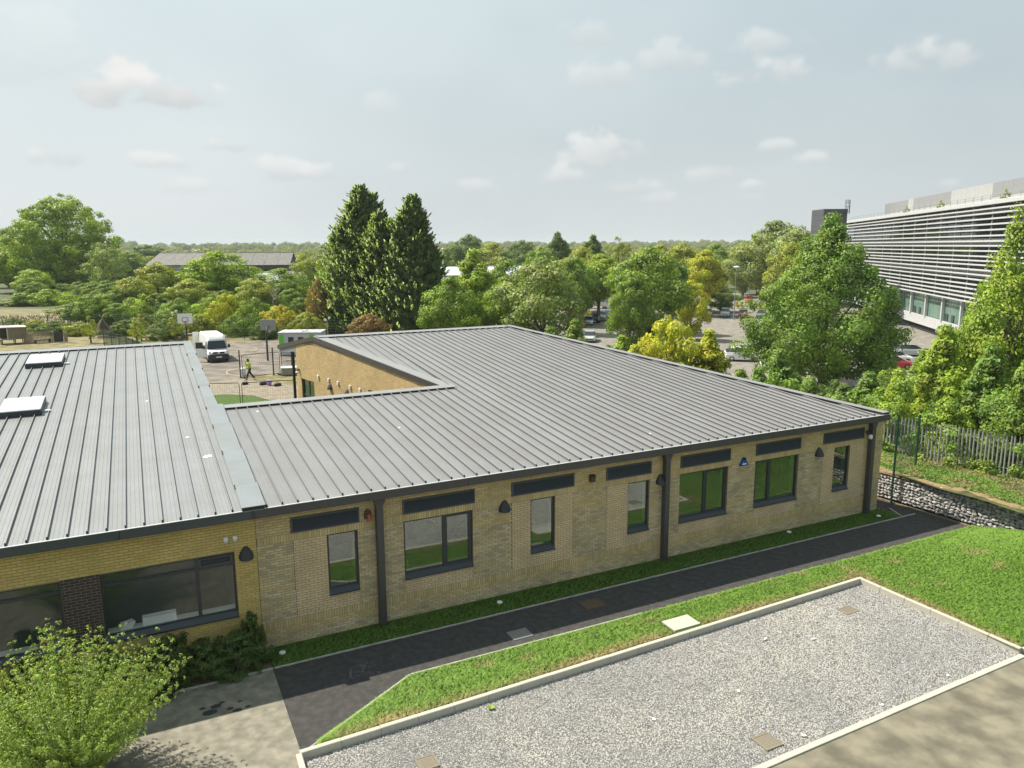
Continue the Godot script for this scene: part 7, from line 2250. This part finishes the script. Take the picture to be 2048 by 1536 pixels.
# ---------- the car park, the office and far roofs
func car(label: String, pos: Vector3, turn: float, paint: String, kind := 0) -> void:
	var t: Node3D
	if not unit.has("car_%d" % kind):
		t = Node3D.new()
		t.name = "parked_car"
		add_child(t, true)
		unit["car_%d" % kind] = t
		var l := 2.1
		var w := 0.88
		var up := 0.0 if kind == 0 else 0.16
		var b := MB.new()
		hull(b, [vsec(-l, w - 0.12, w - 0.2, 0.4, 0.7, 0.88 + up, 0.08), vsec(-l + 0.2, w, w - 0.08, 0.24, 0.72, 0.97 + up, 0.1), vsec(-1.2, w, w - 0.05, 0.2, 0.75, 0.98 + up, 0.08), vsec(0.75, w, w - 0.05, 0.2, 0.72, 0.95 + up, 0.08), vsec(1.6, w - 0.01, w - 0.12, 0.2, 0.66, 0.84 + up, 0.1), vsec(l - 0.15, w - 0.06, w - 0.2, 0.22, 0.6, 0.72 + up, 0.1), vsec(l, w - 0.2, w - 0.34, 0.32, 0.55, 0.62 + up, 0.08)])
		put(t, "body", b, M.car_white)
		var g := MB.new()
		hull(g, [vsec(-1.95 if kind else -1.8, w - 0.1, w - 0.2, 0.9 + up, 0.95 + up, 1.05 + up, 0.04), vsec(-1.3, w - 0.07, w - 0.24, 0.9 + up, 0.96 + up, 1.4 + up, 0.06), vsec(-0.2, w - 0.06, w - 0.22, 0.9 + up, 0.96 + up, 1.45 + up, 0.06), vsec(0.35, w - 0.07, w - 0.24, 0.88 + up, 0.95 + up, 1.38 + up, 0.06), vsec(1.2, w - 0.12, w - 0.2, 0.8 + up, 0.86 + up, 0.9 + up, 0.03)])
		put(t, "glasshouse", g, M.car_glass)
		var r := MB.new()
		hull(r, [vsec(-1.45, w - 0.26, w - 0.36, 1.34 + up, 1.36 + up, 1.41 + up, 0.02), vsec(-0.9, w - 0.22, w - 0.3, 1.4 + up, 1.43 + up, 1.475 + up, 0.02), vsec(-0.2, w - 0.21, w - 0.29, 1.41 + up, 1.44 + up, 1.485 + up, 0.02), vsec(0.4, w - 0.25, w - 0.34, 1.36 + up, 1.38 + up, 1.41 + up, 0.02)])
		put(t, "roof_panel", r, M.car_white)
		for s in [-1.0, 1.0]:
			for z in [1.28, -1.28]: wheel(t, Vector3(s * 0.79, 0.31, z), 0.31)
			var h := MB.new()
			h.hexa([Vector3(s * 0.6 - 0.15, 0.58, l - 0.02), Vector3(s * 0.6 + 0.15, 0.58, l - 0.12), Vector3(s * 0.6 + 0.15, 0.58, l - 0.4), Vector3(s * 0.6 - 0.15, 0.58, l - 0.3), Vector3(s * 0.6 - 0.15, 0.72 + up * 0.7, l - 0.1), Vector3(s * 0.6 + 0.15, 0.74 + up * 0.7, l - 0.2), Vector3(s * 0.6 + 0.15, 0.74 + up * 0.7, l - 0.4), Vector3(s * 0.6 - 0.15, 0.72 + up * 0.7, l - 0.35)])
			put(t, "headlight", h, M.lens)
			var tl := MB.new()
			tl.cbox(at(s * 0.66, 0.8 + up, -l + 0.06), Vector3(0.22, 0.16, 0.14), 0.03)
			put(t, "tail_light", tl, M.tail_lens)
			var mi := MB.new()
			mi.cbox(at(s * 0.96, 1.0 + up, 0.62), Vector3(0.16, 0.12, 0.1), 0.03)
			put(t, "mirror", mi, M.bumper)
		var gr := MB.new()
		gr.cbox(at(0, 0.45, l - 0.02), Vector3(0.9, 0.18, 0.06), 0.02)
		put(t, "grille", gr, M.bumper)
		var np := MB.new()
		np.cbox(at(0, 0.36, l + 0.02), Vector3(0.5, 0.1, 0.02), 0.004)
		put(t, "number_plate", np, M.plate)
	else:
		t = unit["car_%d" % kind].duplicate()
		t.name = "parked_car"
		add_child(t, true)
	for c in t.get_children():
		if c.name.begins_with("body") or c.name.begins_with("roof_panel"): c.material_override = M[paint]
	t.position = pos
	t.rotation = Vector3(0, turn, 0)
	tag(t, label, "car", "cars in the car park")

func lamp_post(label: String, pos: Vector3, h: float) -> void:
	var t := thing("lamp_post", label, "lamp post", pos, 0.0, "white car park lamp posts")
	var m := MB.new()
	m.tube([Vector3(0, 0, 0), Vector3(0, h * 0.25, 0), Vector3(0, h - 0.3, 0)], [0.11, 0.08, 0.05], 8)
	put(t, "post", m, M.galvanised)
	var hd := MB.new()
	hd.lathe(at(0, h - 0.42, 0), [Vector2(0.05, 0), Vector2(0.16, 0.05), Vector2(0.2, 0.2), Vector2(0.55, 0.24), Vector2(0.56, 0.28), Vector2(0.4, 0.4), Vector2(0.15, 0.46), Vector2(0, 0.47)], 16)
	put(t, "lamp_head", hd, M.white)

func car_park() -> void:
	var g := -2.2
	struct("car_park", sheet([Vector2(39, -10), Vector2(46, -62), Vector2(58, -86), Vector2(75, -128), Vector2(140, -150), Vector2(170, -120), Vector2(96, -30), Vector2(84, -8)], g + 0.03), M.carpark, "sunlit car park beyond the trees")
	var ln := MB.new()
	for i in 12:
		var o := Vector3(60.5 + i * 2.1, g + 0.036, -81.0 - i * 1.7)
		var d := Vector3(0.62, 0, 0.78) * 4.8
		var s := Vector3(0.78, 0, -0.62) * 0.06
		ln.quad(o - s, o + d - s, o + d + s, o + s)
	struct("bay_lines", ln, M.white_line, "painted parking bay lines")
	var face := 0.62
	var rows := [
		[63.4, -83.2, "car_silver", 0, "silver car at the near end of the row right of the roof ridge"], [66.4, -85.8, "car_red", 0, "red car second in the row right of the roof ridge"], [69.6, -88.6, "car_white", 0, "white car third in the row beside the red one"], [72.6, -91.2, "car_black", 1, "black car fourth in the row, behind the white one"], [75.7, -93.8, "car_silver", 1, "silver tall car at the far end of the row"], [78.8, -96.4, "car_blue", 0, "bluish car mostly behind leaves past the row"],
		[57.6, -69.0, "car_silver", 0, "silver car just showing over the roof edge below the row"],
		[95.0, -93.0, "car_silver", 0, "silver car left in the row below the lamp posts"], [97.2, -90.6, "car_white", 0, "white car in the row below the lamp posts"], [99.4, -88.2, "car_silver", 1, "tall silver car directly below the first lamp post"], [101.6, -85.8, "car_red", 0, "bright red car right of the first lamp post"], [103.8, -83.4, "car_grey", 0, "dark grey car next to the bright red one"], [92.6, -95.4, "car_grey", 0, "grey car at the left end of the row below the lamp posts"],
		[128.0, -112.0, "car_red", 1, "dark red car beyond the clipped hedge"],
		[63.2, -45.0, "car_white", 1, "white car behind the golden shrub"], [66.8, -47.0, "car_silver", 0, "silver car behind the golden shrub, right of the white one"], [83.5, -38.6, "car_silver", 0, "silver car under the office edge"], [73.4, -33.4, "car_red", 0, "red car glimpsed under the big full tree"], [61.0, -37.4, "car_white", 0, "white car glimpsed through the left of the big full tree"], [77.0, -36.0, "car_white", 0, "white car glimpsed between the red car and the office"],
	]
	var spin := 0
	for q in rows:
		car(q[4], Vector3(q[0], g + 0.03, q[1]), PI + 2.55 if spin < 7 else (-0.75 if spin < 14 else 0.9), q[2], q[3])
		spin += 1
	# delivery vans far behind the row
	for q in [[89.0, -116.0, "white box van behind the row of parked cars"], [97.5, -122.0, "second white box van further behind the row"]]:
		var t := thing("box_van", q[2], "van", Vector3(q[0], g + 0.03, q[1]), 0.7)
		var b := MB.new()
		b.cbox(at(0, 1.75, -0.6), Vector3(2.1, 2.4, 4.0), 0.06)
		put(t, "cargo_box", b, M.van_white)
		var c := MB.new()
		hull(c, [vsec(1.45, 1.0, 0.85, 0.4, 1.2, 2.1, 0.1), vsec(2.0, 1.0, 0.82, 0.4, 1.1, 1.9, 0.1), vsec(2.7, 0.95, 0.85, 0.4, 0.9, 1.1, 0.1)])
		put(t, "cab", c, M.van_white)
		var wn := MB.new()
		wn.hexa([Vector3(-0.84, 1.25, 2.62), Vector3(0.84, 1.25, 2.62), Vector3(0.84, 1.2, 2.3), Vector3(-0.84, 1.2, 2.3), Vector3(-0.74, 1.85, 2.14), Vector3(0.74, 1.85, 2.14), Vector3(0.74, 1.83, 1.9), Vector3(-0.74, 1.83, 1.9)])
		put(t, "windscreen", wn, M.car_glass)
		for s in [-1.0, 1.0]:
			for z in [1.8, -1.6]: wheel(t, Vector3(s * 0.9, 0.36, z), 0.36)
	lamp_post("nearer and taller white lamp post in the car park", Vector3(96.5, g, -82.7), 9.5)
	lamp_post("farther white lamp post in the car park, right of the taller one", Vector3(131.1, g, -115.4), 8.7)
	lamp_post("white lamp head just showing above the deep green tree", Vector3(101.9, g, -116.6), 8.5)
	for q in [[110.0, -104.0, 24.0, -0.66, "clipped yellow-topped hedge behind the cars below the lamp posts"], [73.0, -97.5, 22.0, -0.7, "clipped hedge behind the row of cars right of the roof ridge"]]:
		rng.seed = int(q[0])
		var cl := []
		for i in 130: cl.push_back([Vector3(rng.randf_range(-0.5, 0.5) * q[2], rng.randf_range(0.2, 1.35), rng.randf_range(-0.8, 0.8)), 0.4, 45])
		var t := thing("clipped_hedge", q[4], "hedge", Vector3(q[0], g, q[1]), q[3])
		put(t, "foliage", leaves(cl, 0.22, Vector3(0, 0.5, 0)), M.leaf_yellow)
		var tw := MB.new()
		for i in 12: tw.tube([Vector3(-q[2] / 2 + i * q[2] / 11.0, 0, 0), Vector3(-q[2] / 2 + i * q[2] / 11.0, 1.0, 0)], [0.05, 0.03], 4)
		put(t, "stems", tw, M.bark)

func office() -> void:
	# local x runs towards the viewer's right, z outwards
	var org := Vector3(99.35, -2.2, -43.9)
	var ex := Vector3(-0.6222, 0, 0.7828)
	var t := thing("office_block", "large modern office with white horizontal sun fins over glass and a pale green glazed floor", "office building", org)
	t.basis = Basis(ex, Vector3.UP, Vector3(-0.7828, 0, -0.6222))
	var x0 := -75.0
	var x1 := 42.0
	var core := MB.new()
	core.box(x0, 5.75, -26.0, x1, 17.6, -1.1)
	core.box(x0 + 2, 1.4, -26.0, x1, 5.7, -0.4)
	put(t, "core", core, M.dark_cladding)
	var slab := MB.new()
	slab.box(x0, 1.1, -26.0, x1, 1.38, 0.05)
	slab.box(x0, -0.2, -5.0, x1, 0.15, -1.0)
	put(t, "floor_slab", slab, M.white_cladding)
	var under := MB.new()
	under.box(x0, -2.0, -6.0, x1, 1.1, -5.5)
	put(t, "undercroft_wall", under, M.bumper)
	# fins
	var fm := MB.new()
	fm.cbox(at((x0 + x1) / 2, 0, 0), Vector3(x1 - x0, 0.19, 0.22), 0.02)
	var fmesh := fm.mesh()
	var heights := [17.66, 17.26, 16.73, 16.08, 15.43, 14.78, 14.1, 13.45, 12.9, 12.29, 11.64, 11.1, 10.6, 10.0, 9.4, 8.8, 8.16, 7.6, 7.03, 6.5, 5.95]
	for i in range(1, heights.size()): put(t, "sun_fin", fmesh, M.white_cladding, at(0, heights[i], 0.55))
	var x := x1 - 2.0
	while x > x0:
		var pm := MB.new()
		pm.box(x - 0.05, 5.9, 0.3, x + 0.05, 17.5, 0.42)
		pm.tube([Vector3(x, 17.75, -0.9), Vector3(x, 17.6, 0.6)], [0.07, 0.06], 4)
		pm.box(x - 0.03, 6.0, -1.0, x + 0.03, 6.06, 0.3)
		put(t, "fin_post", pm, M.white_cladding)
		x -= 6.0
	# glazing behind the fins: three storeys of panes between spandrels
	var pn := MB.new()
	pn.box(-0.97, 0, -0.05, 0.97, 2.75, 0)
	var pmesh := pn.mesh()
	for f in 3:
		for i in 58:
			put(t, "window_pane", pmesh, M.office_glass, at(x0 + 1.2 + i * 2.0, 6.1 + f * 3.9, -0.98))
		var sp := MB.new()
		sp.box(x0, 8.9 + f * 3.9, -1.09, x1, 9.95 + f * 3.9, -0.96)
		put(t, "spandrel", sp, M.grey_cladding)
	# glazed lower floor
	var tm := MB.new()
	tm.box(-1.17, 2.55, -0.05, 1.17, 5.7, 0)
	var tmesh := tm.mesh()
	for i in 48:
		put(t, "glazed_panel", tmesh, M.teal_glass, at(x0 + 3.2 + i * 2.42, 0, -0.3))
		if i % 5 == 3 or i % 7 == 1:
			var ow := MB.new()
			ow.box(-0.5, 2.6, -0.24, 0.5, 3.6, -0.2)
			put(t, "opening_light", ow, M.office_glass, at(x0 + 3.2 + i * 2.42, 0, 0))
		var sl := MB.new()
		sl.cbox(at(0, 1.95, -0.12), Vector3(2.38, 1.12, 0.22), 0.01)
		put(t, "sill_panel", sl, M.white_cladding, at(x0 + 3.2 + i * 2.42, 0, 0))
		if i % 3 == 0:
			var cm := MB.new()
			cm.cbox(at(0, 4.1, -0.05), Vector3(0.42, 3.3, 0.4), 0.02)
			var pr := MB.new()
			pr.tube([Vector3(0, -2.0, -3.0), Vector3(0, 1.1, -3.0)], [0.3, 0.3], 10)
			put(t, "pier", pr, M.white_cladding, at(x0 + 4.41 + i * 2.42, 0, 0))
			put(t, "column", cm, M.white_cladding, at(x0 + 4.41 + i * 2.42, 0, 0))
	# white eaves and gutter
	for i in 39:
		var cm := MB.new()
		cm.cbox(at(x0 + 1.5 + i * 3.0, 17.95, -0.1), Vector3(2.98, 0.5, 2.0), 0.03)
		put(t, "eaves_panel", cm, M.white_cladding)
	var gt := MB.new()
	gt.box(x0, 17.42, -0.9, x1, 17.6, 0.2)
	put(t, "gutter", gt, M.bumper)
	var rf := MB.new()
	rf.box(x0, 17.6, -26.0, x1, 17.85, -1.1)
	put(t, "roof", rf, M.pale_cladding)
	# set-back top storey in cladding panels
	var ph := MB.new()
	ph.box(-80.0, 17.9, -24.0, x1, 22.2, -9.75)
	put(t, "top_storey", ph, M.dark_cladding, at(0, 0, 0))
	for i in 34:
		var pale := i in [5, 12, 13, 14, 15, 16, 24, 25]
		for r in 2:
			var cm := MB.new()
			cm.cbox(at(-80.0 + 1.8 + i * 3.6, 19.0 + r * 2.15, -9.7), Vector3(3.57, 2.12, 0.08), 0.01)
			put(t, "cladding_panel", cm, M.pale_cladding if pale or r == 0 else M.grey_cladding)
		if i % 4 == 2:
			var wn := MB.new()
			wn.box(-80.0 + 0.7 + i * 3.6, 18.3, -9.64, -80.0 + 1.7 + i * 3.6, 19.6, -9.6)
			put(t, "window", wn, M.office_glass)
	var rail := MB.new()
	for i in 40: rail.tube([Vector3(x0 + i * 2.9, 18.2, -1.6), Vector3(x0 + i * 2.9, 19.2, -1.6)], [0.03, 0.03], 4)
	rail.tube([Vector3(x0, 19.2, -1.6), Vector3(x1, 19.2, -1.6)], [0.03, 0.03], 4)
	put(t, "roof_railing", rail, M.galvanised)
	# roof plant on the terrace
	for q in [[-38.0, 1], [-20.0, 2], [4.0, 3]]:
		var rp := thing("roof_shrub", ["small planted shrub on the office terrace, left one", "small planted shrub on the office terrace, middle one", "small planted shrub on the office terrace, right one"][int(q[1]) - 1], "shrub", t.transform * Vector3(q[0], 17.85, -3.0))
		put(rp, "trunk", trunks["sapling"], M.bark, Transform3D(Basis.IDENTITY.scaled(Vector3.ONE * 0.8), Vector3.ZERO))
		put(rp, "crown", crowns["sapling"], M.leaf_olive, Transform3D(Basis.IDENTITY.scaled(Vector3.ONE * 0.8), Vector3.ZERO))
	# dark stair tower at the far end, with its caged ladder
	var tw := thing("roof_tower", "dark clad stair tower with a caged ladder at the far end of the office", "tower", Vector3(106.6, -2.2, -72.2))
	tw.basis = Basis(Vector3(0.9, 0, 0.436), Vector3.UP, Vector3(-0.436, 0, 0.9))
	var bm := MB.new()
	bm.box(-1.3, 0, -4.0, 2.6, 19.0, 1.0)
	put(tw, "core", bm, M.dark_cladding)
	for i in 5:
		var pl := MB.new()
		pl.cbox(at(0.65, 14.9 + i * 0.9, 1.02), Vector3(3.88, 0.87, 0.06), 0.01)
		pl.cbox(at(-1.32, 14.9 + i * 0.9, -1.5), Vector3(0.06, 0.87, 4.95), 0.01)
		put(tw, "cladding_band", pl, M.dark_cladding)
	var cg := MB.new()
	for k in 6:
		var a := PI * k / 5.0
		cg.tube([Vector3(2.4 + 0.35 * cos(a), 18.2, 1.3 + 0.5 * sin(a)), Vector3(2.4 + 0.35 * cos(a), 20.4, 1.3 + 0.5 * sin(a))], [0.035, 0.035], 4)
	for y in [18.6, 19.3, 20.0, 20.4]:
		var pts := []
		var rad := []
		for k in 7:
			var a := PI * k / 6.0
			pts.push_back(Vector3(2.4 + 0.35 * cos(a), y, 1.3 + 0.5 * sin(a))); rad.push_back(0.035)
		cg.tube(pts, rad, 4)
	put(tw, "ladder_cage", cg, M.dark_steel)

func gable_shed(label: String, pos: Vector3, turn: float, l: float, w: float, h: float, rise: float, roof_mat: String, wall_mat: String, n: int, called := "warehouse") -> void:
	var t := thing(called, label, "building", pos, turn)
	var b := MB.new()
	b.prism(PackedVector2Array([Vector2(-w / 2, 0), Vector2(w / 2, 0), Vector2(w / 2, h), Vector2(0, h + rise), Vector2(-w / 2, h)]), -l / 2, l / 2)
	put(t, "wall", b, M[wall_mat])
	for s in [-1.0, 1.0]:
		for i in n:
			var za := -l / 2 - 0.4 + (l + 0.8) * i / n; var zb := -l / 2 - 0.4 + (l + 0.8) * (i + 1) / n - 0.06
			var r := MB.new()
			var a := Vector3(s * (w / 2 + 0.6), h - 0.15, za); var d := Vector3(0, h + rise + 0.1, za)
			var a2 := Vector3(a.x, a.y, zb); var d2 := Vector3(0, d.y, zb)
			if s > 0: r.hexa([a2 - Vector3(0, 0.15, 0), a - Vector3(0, 0.15, 0), d - Vector3(0, 0.15, 0), d2 - Vector3(0, 0.15, 0), a2, a, d, d2])
			else: r.hexa([a - Vector3(0, 0.15, 0), a2 - Vector3(0, 0.15, 0), d2 - Vector3(0, 0.15, 0), d - Vector3(0, 0.15, 0), a, a2, d2, d])
			put(t, "roof_sheet", r, M[roof_mat])
	var e := MB.new()
	e.tube([Vector3(0, h + rise + 0.12, -l / 2 - 0.4), Vector3(0, h + rise + 0.12, l / 2 + 0.4)], [0.16, 0.16], 6)
	put(t, "ridge_tile", e, M[roof_mat])
	for s in [-1.0, 1.0]:
		for k in 4:
			var wm := MB.new()
			wm.box(s * w / 2 + (0.0 if s > 0 else -0.03), h * 0.35, -l * 0.4 + k * l * 0.25, s * w / 2 + (0.03 if s > 0 else 0.0), h * 0.75, -l * 0.4 + k * l * 0.25 + l * 0.12)
			put(t, "window", wm, M.office_glass)

func far_roofs() -> void:
	gable_shed("grey-roofed low warehouse, left one of the pair behind the shrubs", Vector3(18.5, 0.0, -262.0), 1.0, 20.0, 17.0, 5.6, 3.6, "slate_roof", "pale_cladding", 6)
	gable_shed("grey-roofed low warehouse, right one of the pair behind the shrubs", Vector3(38.0, 0.0, -246.0), 1.25, 24.0, 18.0, 5.6, 3.6, "slate_roof", "timber_dark", 6)
	gable_shed("small pale-roofed building in front of the right warehouse", Vector3(33.5, 0.0, -170.0), 1.3, 11.0, 7.0, 3.2, 1.8, "pale_cladding", "pale_cladding", 4, "small_building")
	gable_shed("long white-roofed factory with red-brown roof edges beyond the conifers", Vector3(91.0, -2.2, -203.0), 1.25, 44.0, 20.0, 4.8, 2.0, "white_cladding", "white_cladding", 11, "factory")
	var pk := thing("mast", "thin white mast beside the right conifer", "mast", Vector3(70.5, -2.2, -158.0))
	var m := MB.new()
	m.tube([Vector3.ZERO, Vector3(0, 12.5, 0)], [0.16, 0.12], 6)
	put(pk, "pole", m, M.white)
	var mt := MB.new()
	mt.lathe(at(0, 12.5, 0), [Vector2(0.12, 0), Vector2(0.3, 0.1), Vector2(0.1, 0.4), Vector2(0, 0.42)], 8)
	put(pk, "finial", mt, M.white)


func _ready() -> void:
	rng.seed = 1
	air_and_light()
	materials()
	school()
	ground()
	right_side()
	plants()
	yard()
	car_park()
	office()
	far_roofs()
